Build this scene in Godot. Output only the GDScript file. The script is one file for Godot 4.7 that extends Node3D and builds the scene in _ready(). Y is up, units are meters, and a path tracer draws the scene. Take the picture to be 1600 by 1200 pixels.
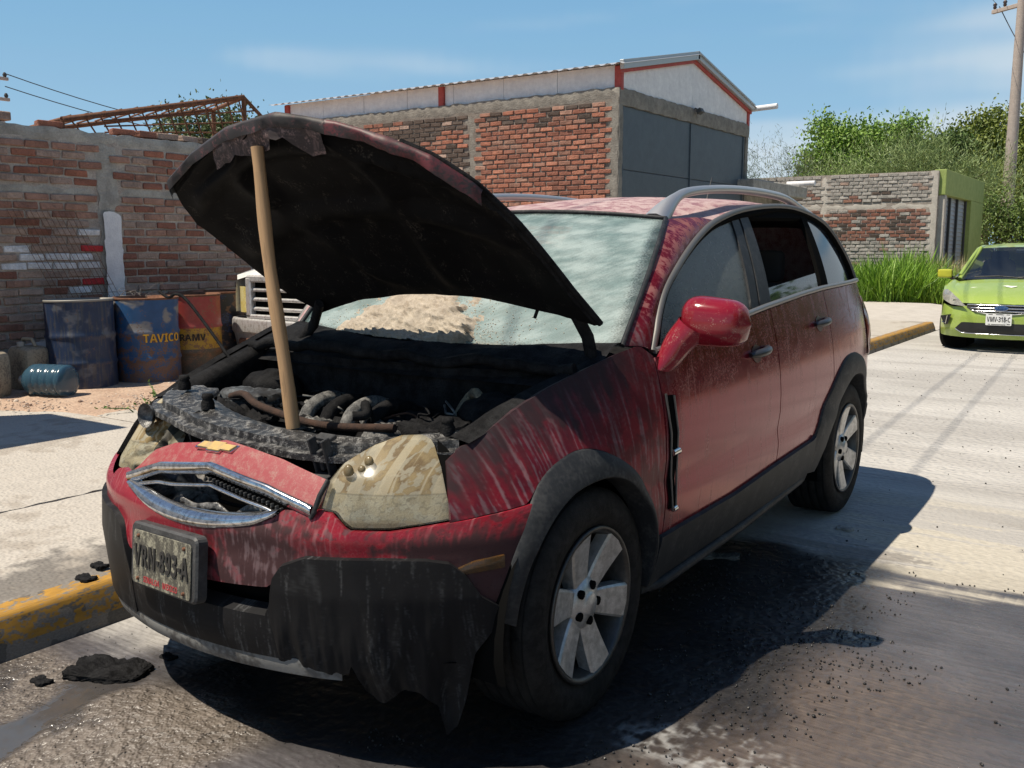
extends Node3D
# A burnt red SUV with a propped hood at the kerb, brick walls, drums, a green hatchback and trees behind.
# x: across the road (+x = the SUV's left side), z: along the road (+z = the SUV's front), metres.

var M := {}
var NZ := {}
var taken := {}
var rng := RandomNumberGenerator.new()

# ------------------------------------------------------------------ mesh builder
class B:
	var v := PackedVector3Array()
	var uv := PackedVector2Array()
	var col := PackedColorArray()
	var idx := PackedInt32Array()
	var tint := Color(1, 1, 1)
	func vert(p: Vector3, t := Vector2.ZERO) -> int:
		v.append(p); uv.append(t); col.append(tint)
		return v.size() - 1
	func tri(a: int, b: int, c: int):
		idx.append(a); idx.append(b); idx.append(c)
	func quad(a: Vector3, b: Vector3, c: Vector3, d: Vector3):
		var i := vert(a, Vector2(0, 0)); vert(b, Vector2(1, 0)); vert(c, Vector2(1, 1)); vert(d, Vector2(0, 1))
		tri(i, i + 1, i + 2); tri(i, i + 2, i + 3)
	# rows of equal length -> smooth sheet
	func sheet(rows: Array, flip := false, closed := false):
		var base := v.size()
		var n: int = rows[0].size()
		for r in rows.size():
			for k in n:
				vert(rows[r][k], Vector2(float(k) / maxf(1, n - 1), float(r) / maxf(1, rows.size() - 1)))
		for r in rows.size() - 1:
			for k in (n if closed else n - 1):
				var a := base + r * n + k
				var b := base + r * n + (k + 1) % n
				var c := b + n
				var d := a + n
				if flip:
					tri(a, c, b); tri(a, d, c)
				else:
					tri(a, b, c); tri(a, c, d)
	func fan(ring: Array, flip := false):
		var c := Vector3.ZERO
		for p in ring: c += p
		c /= ring.size()
		var base := v.size()
		vert(c, Vector2(.5, .5))
		for k in ring.size():
			vert(ring[k])
		for k in ring.size():
			if flip: tri(base, base + 1 + (k + 1) % ring.size(), base + 1 + k)
			else: tri(base, base + 1 + k, base + 1 + (k + 1) % ring.size())
	# box with chamfered edges; faces are flat
	func box(c: Vector3, s: Vector3, q := Basis.IDENTITY, ch := 0.0):
		var h := s / 2
		if ch <= 0.0:
			for ax in 3:
				for sg in [-1.0, 1.0]:
					var n := Vector3.ZERO; n[ax] = sg
					var u := Vector3.ZERO; u[(ax + 1) % 3] = 1
					var w := Vector3.ZERO; w[(ax + 2) % 3] = 1
					var o := n * h[ax]
					var du = u * h[(ax + 1) % 3] * sg
					var dw := w * h[(ax + 2) % 3]
					quad(c + q * (o - du - dw), c + q * (o - du + dw), c + q * (o + du + dw), c + q * (o + du - dw))
			return
		for ax in 3:
			var i1 := (ax + 1) % 3
			var i2 := (ax + 2) % 3
			for sg in [-1.0, 1.0]:
				var pts := []
				for cn in [[-1, -1], [-1, 1], [1, 1], [1, -1]]:
					var p := Vector3.ZERO
					p[ax] = sg * h[ax]; p[i1] = cn[0] * sg * (h[i1] - ch); p[i2] = cn[1] * (h[i2] - ch)
					pts.append(c + q * p)
				quad(pts[0], pts[1], pts[2], pts[3])
			# edge chamfers parallel to ax
			for a in [-1.0, 1.0]:
				for b in [-1.0, 1.0]:
					var e := []
					for t in [[0, -1.0], [0, 1.0], [1, 1.0], [1, -1.0]]:
						var p := Vector3.ZERO
						p[ax] = t[1] * (h[ax] - ch)
						p[i1] = a * (h[i1] if t[0] == 0 else h[i1] - ch)
						p[i2] = b * (h[i2] - ch if t[0] == 0 else h[i2])
						e.append(c + q * p)
					if a * b > 0: quad(e[0], e[1], e[2], e[3])
					else: quad(e[3], e[2], e[1], e[0])
		for a in [-1.0, 1.0]:
			for b in [-1.0, 1.0]:
				for d in [-1.0, 1.0]:
					var p0 := c + q * Vector3(a * h.x, b * (h.y - ch), d * (h.z - ch))
					var p1 := c + q * Vector3(a * (h.x - ch), b * h.y, d * (h.z - ch))
					var p2 := c + q * Vector3(a * (h.x - ch), b * (h.y - ch), d * h.z)
					var i := vert(p0); vert(p1); vert(p2)
					if a * b * d > 0: tri(i, i + 2, i + 1)
					else: tri(i, i + 1, i + 2)
	# tube along points; r is a number or an array
	func tube(pts: Array, r, sides := 8, caps := true, squash := 1.0):
		var rows := []
		var n := pts.size()
		var up := Vector3.UP
		for i in n:
			var t: Vector3 = (pts[mini(i + 1, n - 1)] - pts[maxi(i - 1, 0)]).normalized()
			if absf(t.dot(up)) > .97: up = Vector3.RIGHT if absf(t.x) < .9 else Vector3.BACK
			var a := t.cross(up).normalized()
			var b := a.cross(t).normalized()
			up = b
			var rr: float = r[i] if r is Array else r
			var ring := []
			for k in sides:
				var an := TAU * k / sides
				ring.append(pts[i] + a * cos(an) * rr + b * sin(an) * rr * squash)
			rows.append(ring)
		sheet(rows, false, true)
		if caps:
			fan(rows[0], false); fan(rows[n - 1], true)
	# profile: Vector2(radius, height along the local y axis)
	func lathe(prof: Array, xf: Transform3D, segs := 24):
		var rows := []
		for q in prof:
			var ring := []
			for k in segs:
				var an := TAU * k / segs
				ring.append(xf * Vector3(q.x * cos(an), q.y, q.x * sin(an)))
			rows.append(ring)
		sheet(rows, false, true)
	# flat polygon (local xy) pushed out along local z from 0 to depth, optional chamfer at the front
	func prism(poly: PackedVector2Array, depth: float, xf: Transform3D, ch := 0.0):
		if Geometry2D.is_polygon_clockwise(poly): poly.reverse()
		var front := poly
		if ch > 0.0:
			var off := Geometry2D.offset_polygon(poly, -ch)
			if off.size() == 1 and off[0].size() == poly.size():
				front = off[0]
				var best := 0
				for k in front.size():
					if front[k].distance_to(poly[0]) < front[best].distance_to(poly[0]): best = k
				var f2 := PackedVector2Array()
				for k in front.size(): f2.append(front[(best + k) % front.size()])
				front = f2
				if Geometry2D.is_polygon_clockwise(front): front = poly; ch = 0.0
			else: ch = 0.0
		var t := Geometry2D.triangulate_polygon(front)
		var b := v.size()
		for p in front: vert(xf * Vector3(p.x, p.y, depth), p)
		for k in range(0, t.size(), 3): tri(b + t[k], b + t[k + 2], b + t[k + 1])
		b = v.size()
		var t2 := Geometry2D.triangulate_polygon(poly)
		for p in poly: vert(xf * Vector3(p.x, p.y, 0), p)
		for k in range(0, t2.size(), 3): tri(b + t2[k], b + t2[k + 1], b + t2[k + 2])
		var n := poly.size()
		for k in n:
			var k2 := (k + 1) % n
			quad(xf * Vector3(poly[k].x, poly[k].y, 0), xf * Vector3(poly[k].x, poly[k].y, depth - ch), xf * Vector3(poly[k2].x, poly[k2].y, depth - ch), xf * Vector3(poly[k2].x, poly[k2].y, 0))
			if ch > 0.0:
				quad(xf * Vector3(poly[k].x, poly[k].y, depth - ch), xf * Vector3(front[k].x, front[k].y, depth), xf * Vector3(front[k2].x, front[k2].y, depth), xf * Vector3(poly[k2].x, poly[k2].y, depth - ch))
	# uv from position: u along axis a over [a0,a1], v (downward) along axis b over [b0,b1]
	func planar(a: int, a0: float, a1: float, b: int, b0: float, b1: float):
		for i in v.size():
			uv[i] = Vector2((v[i][a] - a0) / (a1 - a0), 1.0 - (v[i][b] - b0) / (b1 - b0))
	func mesh(colored := false) -> ArrayMesh:
		var nrm := PackedVector3Array(); nrm.resize(v.size())
		for k in range(0, idx.size(), 3):
			var a := idx[k]; var b := idx[k + 1]; var c := idx[k + 2]
			var n := (v[c] - v[a]).cross(v[b] - v[a])
			nrm[a] += n; nrm[b] += n; nrm[c] += n
		for i in nrm.size():
			nrm[i] = nrm[i].normalized() if nrm[i].length_squared() > 1e-20 else Vector3.UP
		var arr := []; arr.resize(Mesh.ARRAY_MAX)
		arr[Mesh.ARRAY_VERTEX] = v; arr[Mesh.ARRAY_NORMAL] = nrm; arr[Mesh.ARRAY_TEX_UV] = uv; arr[Mesh.ARRAY_INDEX] = idx
		if colored: arr[Mesh.ARRAY_COLOR] = col
		var m := ArrayMesh.new()
		m.add_surface_from_arrays(Mesh.PRIMITIVE_TRIANGLES, arr)
		return m

# ------------------------------------------------------------------ scene tree helpers
func put(o: Node3D, called: String, parent: Node) -> Node3D:
	var key := "%d/%s" % [parent.get_instance_id(), called]
	var n: int = taken.get(key, 0)
	taken[key] = n + 1
	o.name = called if n == 0 else "%s_%03d" % [called, n]
	parent.add_child(o, true)
	return o

func part(called: String, b, mat: Material, parent: Node = self, colored := false) -> MeshInstance3D:
	var o := MeshInstance3D.new()
	o.mesh = b.mesh(colored) if b is B else b
	o.material_override = mat
	put(o, called, parent)
	return o

func base(called: String, at := Vector3.ZERO, turn := 0.0) -> Node3D:
	var o := Node3D.new()
	put(o, called, self)
	o.position = at
	o.rotation.y = turn
	return o

func tag(o: Node, label: String, category: String, group := "", kind := ""):
	if label: o.set_meta("label", label)
	if category: o.set_meta("category", category)
	if group: o.set_meta("group", group)
	if kind: o.set_meta("kind", kind)
	return o

func structure(o: Node, label: String, category: String):
	return tag(o, label, category, "", "structure")

# ------------------------------------------------------------------ noise and textures
func noise_bank():
	for q in [["low", 3, .008, 4], ["mid", 7, .025, 4], ["fine", 11, .11, 3], ["cell", 5, .05, 2]]:
		var n := FastNoiseLite.new()
		n.seed = q[1]
		n.noise_type = FastNoiseLite.TYPE_SIMPLEX_SMOOTH if q[0] != "cell" else FastNoiseLite.TYPE_CELLULAR
		n.frequency = q[2]
		n.fractal_octaves = q[3]
		var im := n.get_seamless_image(512, 512)
		im.convert(Image.FORMAT_L8)
		NZ[q[0]] = im.get_data()
	var w := PackedByteArray(); w.resize(512 * 512)
	var r := RandomNumberGenerator.new(); r.seed = 99
	for i in w.size(): w[i] = r.randi() & 255
	NZ["white"] = w

# noise bank lookup, 0..1, smooth enough at the scales used
func nz(bank: PackedByteArray, x: float, y: float) -> float:
	return bank[((int(y) & 511) << 9) | (int(x) & 511)] / 255.0

# the same, blended between texels, for patterns drawn out over many pixels
func nzb(bank: PackedByteArray, x: float, y: float) -> float:
	var xi := int(floor(x)); var yi := int(floor(y))
	var fx_ := x - xi; var fy := y - yi
	var r0 := (yi & 511) << 9; var r1 := ((yi + 1) & 511) << 9
	var x0 := xi & 511; var x1 := (xi + 1) & 511
	return lerpf(lerpf(bank[r0 | x0], bank[r0 | x1], fx_), lerpf(bank[r1 | x0], bank[r1 | x1], fx_), fy) / 255.0

func tex(w: int, h: int, data: PackedByteArray, fmt := Image.FORMAT_RGB8) -> ImageTexture:
	var im := Image.create_from_data(w, h, false, fmt, data)
	im.generate_mipmaps()
	return ImageTexture.create_from_image(im)

func normal_tex(w: int, h: int, height: PackedByteArray, strength: float) -> ImageTexture:
	var im := Image.create_from_data(w, h, false, Image.FORMAT_L8, height)
	im.convert(Image.FORMAT_RGBA8)
	im.bump_map_to_normal_map(strength)
	im.generate_mipmaps()
	return ImageTexture.create_from_image(im)

# base colour in linear values
func lin(r: float, g: float, b: float) -> Color:
	return Color(r, g, b).linear_to_srgb()

func mat(c: Color, rough := .7, metal := 0.0) -> StandardMaterial3D:
	var m := StandardMaterial3D.new()
	m.albedo_color = c
	m.roughness = rough
	m.metallic = metal
	return m

# tiling surface: two linear colours blended by layered noise, with speckles, tri-planar in world or object space
func surface(key: String, a: Vector3, b: Vector3, per_m: float, rough := .85, relief := .6, speck := .15, contrast := 1.0, world := true, size := 512) -> StandardMaterial3D:
	var low: PackedByteArray = NZ.low; var mid: PackedByteArray = NZ.mid; var fine: PackedByteArray = NZ.fine; var white: PackedByteArray = NZ.white
	var d := PackedByteArray(); d.resize(size * size * 3)
	var hgt := PackedByteArray(); hgt.resize(size * size)
	var lut := PackedByteArray(); lut.resize(4096)
	for i in 4096: lut[i] = clampi(int(pow(i / 4095.0, 1.0 / 2.2) * 255.0), 0, 255)
	var o := key.hash() & 511
	var i := 0
	for y in size:
		for x in size:
			var k := ((y + o & 511) << 9) | (x + o * 3 & 511)
			var t := low[k] / 255.0 * .55 + mid[k] / 255.0 * .45
			t = clampf((t - .5) * 1.6 * contrast + .5, 0, 1)
			var s := 1.0 + (fine[k] / 255.0 - .5) * speck * 2.0 + (white[k] / 255.0 - .5) * speck
			d[i * 3] = lut[clampi(int((a.x + (b.x - a.x) * t) * s * 4095.0), 0, 4095)]
			d[i * 3 + 1] = lut[clampi(int((a.y + (b.y - a.y) * t) * s * 4095.0), 0, 4095)]
			d[i * 3 + 2] = lut[clampi(int((a.z + (b.z - a.z) * t) * s * 4095.0), 0, 4095)]
			hgt[i] = clampi(int(fine[k] * .5 + mid[k] * .35 + white[k] * .15), 0, 255)
			i += 1
	var m := StandardMaterial3D.new()
	m.albedo_texture = tex(size, size, d)
	m.roughness = rough
	if relief > 0.0:
		m.normal_enabled = true
		if not M.has("relief%d" % size): M["relief%d" % size] = normal_tex(size, size, hgt, 4.0)
		m.normal_texture = M["relief%d" % size]
		m.normal_scale = relief
	m.uv1_triplanar = true
	m.uv1_world_triplanar = world
	m.uv1_scale = Vector3.ONE * per_m
	M[key] = m
	return m

func tinted(m: StandardMaterial3D, c: Color) -> StandardMaterial3D:
	var k: StandardMaterial3D = m.duplicate()
	k.albedo_color = c
	return k

# polyline helpers
func resample(pts: Array, n: int) -> Array:
	var total := 0.0
	var acc := [0.0]
	for i in range(1, pts.size()):
		total += pts[i].distance_to(pts[i - 1]); acc.append(total)
	var out := []
	var j := 0
	for k in n:
		var t := total * k / (n - 1)
		while j < pts.size() - 2 and acc[j + 1] < t: j += 1
		var f: float = clampf((t - acc[j]) / maxf(1e-6, acc[j + 1] - acc[j]), 0, 1)
		out.append(pts[j].lerp(pts[j + 1], f))
	return out

func smooth_line(pts: Array, per := 6) -> Array:
	var out := []
	var n := pts.size()
	for i in n - 1:
		var p0 = pts[maxi(i - 1, 0)]; var p1 = pts[i]; var p2 = pts[i + 1]; var p3 = pts[mini(i + 2, n - 1)]
		for k in per:
			var t := float(k) / per
			out.append(.5 * ((2 * p1) + (p2 - p0) * t + (2 * p0 - 5 * p1 + 4 * p2 - p3) * t * t + (3 * p1 - p0 - 3 * p2 + p3) * t * t * t))
	out.append(pts[n - 1])
	return out

func lut1(xs: Array, ys: Array, x: float) -> float:
	if x <= xs[0]: return ys[0]
	for i in range(1, xs.size()):
		if x <= xs[i]: return lerpf(ys[i - 1], ys[i], (x - xs[i - 1]) / (xs[i] - xs[i - 1]))
	return ys[-1]

func lettering(txt: String, height: float, depth: float, mat_: Material, parent: Node, xf: Transform3D, called := "lettering", bold := true, wide := 1.0) -> MeshInstance3D:
	var tm := TextMesh.new()
	var f := SystemFont.new()
	f.font_names = PackedStringArray(["Droid Sans"])
	f.font_weight = 700 if bold else 400
	tm.font = f
	tm.text = txt
	tm.font_size = 32
	tm.pixel_size = height / 23.0
	tm.depth = depth
	var o := MeshInstance3D.new()
	o.mesh = tm
	o.material_override = mat_
	put(o, called, parent)
	o.transform = xf * Transform3D(Basis.from_scale(Vector3(wide, 1, 1)), Vector3.ZERO)
	return o

# ------------------------------------------------------------------ the scene
func _ready():
	# camera: 1.4 m above the road, looking across the SUV's front left corner
	var cam := Camera3D.new()
	cam.name = "camera"
	add_child(cam)
	cam.position = Vector3(2.2126, 1.40, 2.3684)
	cam.rotation = Vector3(-.1427, .6005, 0)
	cam.fov = 43.95
	cam.near = .05
	cam.far = 600.0
	cam.current = true
	noise_bank()
	var we := WorldEnvironment.new()
	we.name = "environment"
	var env := Environment.new()
	env.background_mode = Environment.BG_SKY
	env.tonemap_mode = Environment.TONE_MAPPER_LINEAR
	env.tonemap_exposure = 1.32
	env.sky = make_sky()
	env.background_energy_multiplier = .88
	env.sdfgi_enabled = true
	env.ssao_enabled = true
	env.ssil_enabled = true
	we.environment = env
	add_child(we)
	var sun := DirectionalLight3D.new()
	sun.name = "sun"
	add_child(sun)
	sun.look_at_from_position(Vector3.ZERO, Vector3(.31, -1.0, -.40))
	sun.light_energy = 1.6
	sun.light_color = Color(1.0, .955, .88)
	sun.light_angular_distance = .5
	sun.shadow_enabled = true
	make_materials()
	# the large structure
	build_ground()
	build_road()
	build_sidewalk()
	build_left_wall()
	build_garage()
	build_far_walls()
	# the objects
	build_suv()
	build_green_car()
	build_truck()
	build_drums()
	build_small_things()
	build_poles()
	build_vegetation()
	build_litter()

func make_sky() -> Sky:
	var w := 1024; var h := 512
	var d := PackedByteArray(); d.resize(w * h * 3)
	var low: PackedByteArray = NZ.low; var mid: PackedByteArray = NZ.mid
	for y in h:
		var el := 90.0 - 180.0 * (y + .5) / h
		var t := clampf(el / 60.0, 0, 1)
		# linear radiance: pale at the horizon, deeper blue above
		var c := Vector3(.40, .58, .71).lerp(Vector3(.115, .325, .56), pow(clampf(t * 2.8, 0, 1), .75)).lerp(Vector3(.025, .085, .25), smoothstep(.22, .85, t))
		for x in w:
			var k := c
			if el > 0.0:
				# thin, drawn-out cirrus
				var s := nz(low, x * .5 + y * .35, y * 2.3) * .6 + nz(mid, x * .35, y * 3.1) * .4
				var q := smoothstep(.44, .70, s) * smoothstep(.5, 4.0, el) * (.75 if el < 30.0 else .25)
				k = k.lerp(Vector3(.62, .68, .72), q)
			var i := (y * w + x) * 3
			d[i] = clampi(int(pow(k.x, 1.0 / 2.2) * 255.0), 0, 255)
			d[i + 1] = clampi(int(pow(k.y, 1.0 / 2.2) * 255.0), 0, 255)
			d[i + 2] = clampi(int(pow(k.z, 1.0 / 2.2) * 255.0), 0, 255)
	var pm := PanoramaSkyMaterial.new()
	pm.panorama = ImageTexture.create_from_image(Image.create_from_data(w, h, false, Image.FORMAT_RGB8, d))
	pm.energy_multiplier = 1.0
	var s := Sky.new()
	s.sky_material = pm
	return s

func make_materials():
	surface("concrete", Vector3(.40, .37, .33), Vector3(.50, .465, .42), .45, .9, .5, .10)
	surface("concrete_dark", Vector3(.25, .235, .21), Vector3(.40, .38, .34), .6, .92, .9, .16, 1.4)
	surface("mortar", Vector3(.30, .26, .23), Vector3(.43, .385, .34), .8, .95, 1.0, .2, 1.2)
	surface("dirt", Vector3(.34, .23, .165), Vector3(.46, .34, .25), .5, .97, 1.0, .25, 1.2)
	surface("char", Vector3(.004, .004, .0045), Vector3(.016, .016, .017), 2.2, .72, 1.0, .5, 1.6, false)
	M.char.metallic_specular = .15
	surface("ash_metal", Vector3(.008, .008, .009), Vector3(.20, .195, .19), 3.0, .30, 1.2, .5, 2.2, false)
	surface("rubber", Vector3(.006, .006, .006), Vector3(.022, .021, .020), 3.0, .75, .5, .3, 1.5, false)
	M.rubber.metallic_specular = .25
	surface("plastic_black", Vector3(.020, .021, .023), Vector3(.055, .056, .058), 1.6, .55, .35, .3, 1.5, false)
	surface("rust", Vector3(.09, .035, .018), Vector3(.20, .085, .04), 2.5, .9, .9, .35, 1.5, false)
	surface("plaster_white", Vector3(.60, .60, .62), Vector3(.74, .74, .75), .8, .85, .4, .06)
	surface("steel_grey", Vector3(.040, .058, .078), Vector3(.056, .078, .100), .5, .5, .15, .05)
	surface("bark", Vector3(.10, .075, .055), Vector3(.20, .155, .12), 2.0, .95, 1.0, .3, 1.5, false)
	surface("pole_concrete", Vector3(.30, .25, .22), Vector3(.42, .36, .32), 1.0, .9, .5, .1)
	surface("sand", Vector3(.24, .20, .155), Vector3(.44, .385, .31), 3.0, .97, 1.2, .35, 1.3, false)
	M.wood = wood_material()
	M.chrome = mat(lin(.62, .62, .62), .16, 1.0)
	M.alloy = surface("alloy", Vector3(.34, .335, .32), Vector3(.62, .615, .60), 3.0, .38, .15, .18, 1.4, false)
	M.alloy.metallic = .6
	M.glass = mat(lin(.02, .025, .025), .04)
	M.glass.transparency = BaseMaterial3D.TRANSPARENCY_ALPHA
	M.glass.albedo_color.a = .55
	M.void = mat(lin(.005, .005, .005), .9)
	M.void.metallic_specular = .1
	M.cloth_dark = mat(lin(.025, .024, .023), .95)
	M.red_paint = surface("red_paint", Vector3(.30, .03, .02), Vector3(.42, .06, .045), 1.2, .6, .3, .12)
	M.wire = mat(lin(.03, .03, .032), .7)

func wood_material() -> StandardMaterial3D:
	var n := 256
	var d := PackedByteArray(); d.resize(n * n * 3)
	for y in n:
		for x in n:
			var g := nz(NZ.mid, x * 2, y * .25) * .6 + nz(NZ.fine, x * 2, y * .12) * .4
			var s := .75 + .5 * g
			if nz(NZ.low, x * 1.3 + 40, y * .5) > .72: s *= .8
			var i := (y * n + x) * 3
			d[i] = clampi(int(pow(.36 * s, 1 / 2.2) * 255), 0, 255)
			d[i + 1] = clampi(int(pow(.225 * s, 1 / 2.2) * 255), 0, 255)
			d[i + 2] = clampi(int(pow(.115 * s, 1 / 2.2) * 255), 0, 255)
	var m := StandardMaterial3D.new()
	m.albedo_texture = tex(n, n, d)
	m.roughness = .75
	return m

# ------------------------------------------------------------------ ground, road, pavement
func build_ground():
	var b := B.new()
	var rows := []
	for r in 41:
		var row := []
		for k in 41:
			row.append(Vector3(lerpf(-240, 240, k / 40.0), -.03, lerpf(-420, 60, r / 40.0)))
		rows.append(row)
	b.sheet(rows)
	structure(part("ground", b, M.dirt), "dusty brown earth reaching to the horizon", "ground")

# what lies on the concrete road at a point: [r, g, b, roughness, height of the film]
func road_look(x: float, z: float) -> Array:
	var low: PackedByteArray = NZ.low; var mid: PackedByteArray = NZ.mid; var fine: PackedByteArray = NZ.fine; var white: PackedByteArray = NZ.white
	var n1 := nz(low, x * 60 + 300, z * 60)
	var n2 := nz(mid, x * 90 + 37, z * 90 + 11)
	var n3 := nz(fine, x * 190, z * 190)
	var n4 := nz(white, x * 260, z * 260)
	var str1 := nz(mid, x * 22 + 90, z * 210)          # brushed across the road
	var str2 := nz(fine, x * 30, z * 420)
	var wob := (n1 - .5) * .55 + (n2 - .5) * .35
	# dry concrete with dusty bands
	var c := Vector3(.43, .415, .39) * (.80 + .22 * n1 + .14 * str1 + .10 * (n3 - .5) + .06 * (n4 - .5))
	var band := smoothstep(.52, .70, nz(low, x * 14 + 60, z * 75 + 200)) * .35
	c = c.lerp(Vector3(.22, .205, .19), band)
	var rough := .92
	var h := .5 + .25 * (str2 - .5) + .3 * (n3 - .5)
	# dark damp film in front of z = -1.95
	var damp := smoothstep(-1.99, -1.90, z + wob * .5 + (str1 - .5) * .45 + (n3 - .5) * .08 + (x - 1.0) * .06)
	if x < -.35 : damp *= smoothstep(.2, .6, z + wob)
	var dc := Vector3(.100, .092, .096).lerp(Vector3(.052, .048, .052), n2)
	dc *= .75 + .5 * str2
	var brown := smoothstep(.5, .0, absf(x - 1.35) - .22 + wob * .3) * smoothstep(-1.15, -.6, z + wob * .4)
	dc = dc.lerp(Vector3(.105, .075, .054) * (.6 + .8 * n3), brown * .6)
	c = c.lerp(dc, damp)
	rough = lerpf(rough, .30 + .30 * n3, damp)
	# pale silt left between the damp tongues
	var silt := smoothstep(.50, .55, nz(low, x * 24 + 120, z * 110 + 40) * .6 + str1 * .3 + n3 * .1) * smoothstep(-3.5, -2.9, z) * (1.0 - smoothstep(-1.80, -1.66, z + wob * .5 + (str1 - .5) * .4)) * smoothstep(.6, 1.1, x)
	var tongue := smoothstep(.49, .53, nz(low, x * 20 + 10, z * 95 + 150) * .8 + str1 * .2) * smoothstep(-3.3, -2.5, z) * (1.0 - silt) * smoothstep(.4, 1.0, x)
	c = c.lerp(Vector3(.21, .19, .165) * (.8 + .4 * str2), tongue * .75 * (1.0 - damp))
	c = c.lerp(Vector3(.46, .425, .355) * (.8 + .3 * n3), silt * .85)
	rough = lerpf(rough, .95, silt)
	# soot and oil film round the front of the car
	var sx := smoothstep(1.42, 1.22, x + wob * .35 + .05 * sin(z * 7.0)) * smoothstep(-.62, -.30, x + wob * .2)
	var sz := smoothstep(-2.0, -1.8, z + wob * .45) * smoothstep(.72, .50, z + wob * .3)
	var soot := sx * sz
	if z > -.35: soot *= lerpf(1.0, smoothstep(1.32, 1.0, x + wob * .5), smoothstep(-.35, .1, z))
	var gritty := smoothstep(.45, .62, n3 * .6 + n4 * .4)
	var sc := Vector3(.011, .0105, .011).lerp(Vector3(.032, .030, .029), gritty * .6)
	c = c.lerp(sc, soot * .95)
	rough = lerpf(rough, .26 + .34 * n2, soot)
	h = lerpf(h, .45 + .25 * (n2 - .5) + .22 * (n3 - .5), soot)
	# grey mud washed down to the kerb side in front
	var mud := smoothstep(.22, .05, x + wob * .25) * smoothstep(.50, .66, z + wob * .25 + x * .12)
	if mud > 0.0:
		var mc := Vector3(.105, .088, .074).lerp(Vector3(.19, .160, .135), n2) * (.75 + .5 * n3)
		c = c.lerp(mc, mud)
		rough = lerpf(rough, .30 + .4 * n3, mud)
		h += mud * (n2 * .5 + n3 * .7 + n4 * .3 - .6)
		# wet runnel between mud and kerb
		var rx := -.56 + (z - .5) * .16 + (n1 - .5) * .25
		var wet := smoothstep(.13, .06, absf(x - rx) + (n2 - .5) * .12) * smoothstep(.45, .6, z)
		c = c.lerp(Vector3(.045, .043, .045), wet * .85)
		rough = lerpf(rough, .07 + .3 * n3 * n3, wet)
		h = lerpf(h, .35, wet)
		var wet2 := smoothstep(.52, .66, n2 * .6 + n1 * .4) * smoothstep(.6, .9, z)
		c = c.lerp(Vector3(.06, .055, .053), wet2 * .8)
		rough = lerpf(rough, .15, wet2 * .8)
	# dried foam
	var foam := smoothstep(.30, .12, Vector2((x - 1.22) * 1.0, (z - .02) * 1.7).length() + (n2 - .5) * .35) * smoothstep(.35, .6, n3 * .5 + n2 * .5)
	c = c.lerp(Vector3(.40, .40, .39), foam * .6)
	return [c.x, c.y, c.z, clampf(rough, .05, 1.0), clampf(h, 0, 1)]

func road_height(x: float, z: float) -> float:
	var h := 0.0
	h += .035 * exp(-pow((x + .22) / .24, 2) - pow((z - .80) / .20, 2)) * (.6 + .8 * nz(NZ.mid, x * 120, z * 120))
	h += .018 * exp(-pow((x - .15) / .30, 2) - pow((z - .72) / .16, 2)) * nz(NZ.mid, x * 160 + 70, z * 160)
	if x < .5 and z > .3: h += .003 * (nz(NZ.mid, x * 200, z * 200) - .5) * smoothstep(.3, .5, z) * smoothstep(.5, .2, x) * smoothstep(-.93, -.8, x)
	return h

func road_patch(called: String, road: Node3D, x0: float, x1: float, z0: float, z1: float, w: int, hh: int, cell: float, bumps: bool):
	var d := PackedByteArray(); d.resize(w * hh * 3)
	var ro := PackedByteArray(); ro.resize(w * hh)
	var he := PackedByteArray(); he.resize(w * hh)
	var lut := PackedByteArray(); lut.resize(4096)
	for i in 4096: lut[i] = clampi(int(pow(i / 4095.0, 1.0 / 2.2) * 255.0), 0, 255)
	for y in hh:
		var z := lerpf(z1, z0, (y + .5) / hh)
		for x in w:
			var q := road_look(lerpf(x0, x1, (x + .5) / w), z)
			var i := y * w + x
			d[i * 3] = lut[clampi(int(q[0] * 4095), 0, 4095)]
			d[i * 3 + 1] = lut[clampi(int(q[1] * 4095), 0, 4095)]
			d[i * 3 + 2] = lut[clampi(int(q[2] * 4095), 0, 4095)]
			ro[i] = int(q[3] * 255)
			he[i] = int(q[4] * 255)
	var m := StandardMaterial3D.new()
	m.albedo_texture = tex(w, hh, d)
	m.roughness_texture = tex(w, hh, ro, Image.FORMAT_L8)
	m.roughness_texture_channel = BaseMaterial3D.TEXTURE_CHANNEL_RED
	m.roughness = 1.0
	m.normal_enabled = true
	m.normal_texture = normal_tex(w, hh, he, 5.0)
	m.normal_scale = .8
	var b := B.new()
	var rows := []
	var nz_ := int((z1 - z0) / cell)
	var nx_ := int((x1 - x0) / cell)
	for r in nz_ + 1:
		var row := []
		var z := lerpf(z0, z1, float(r) / nz_)
		for k in nx_ + 1:
			var x := lerpf(x0, x1, float(k) / nx_)
			row.append(Vector3(x, road_height(x, z) if bumps else 0.0, z))
		rows.append(row)
	b.sheet(rows)
	b.planar(0, x0, x1, 2, z0, z1)
	part(called, b, m, road)

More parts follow.
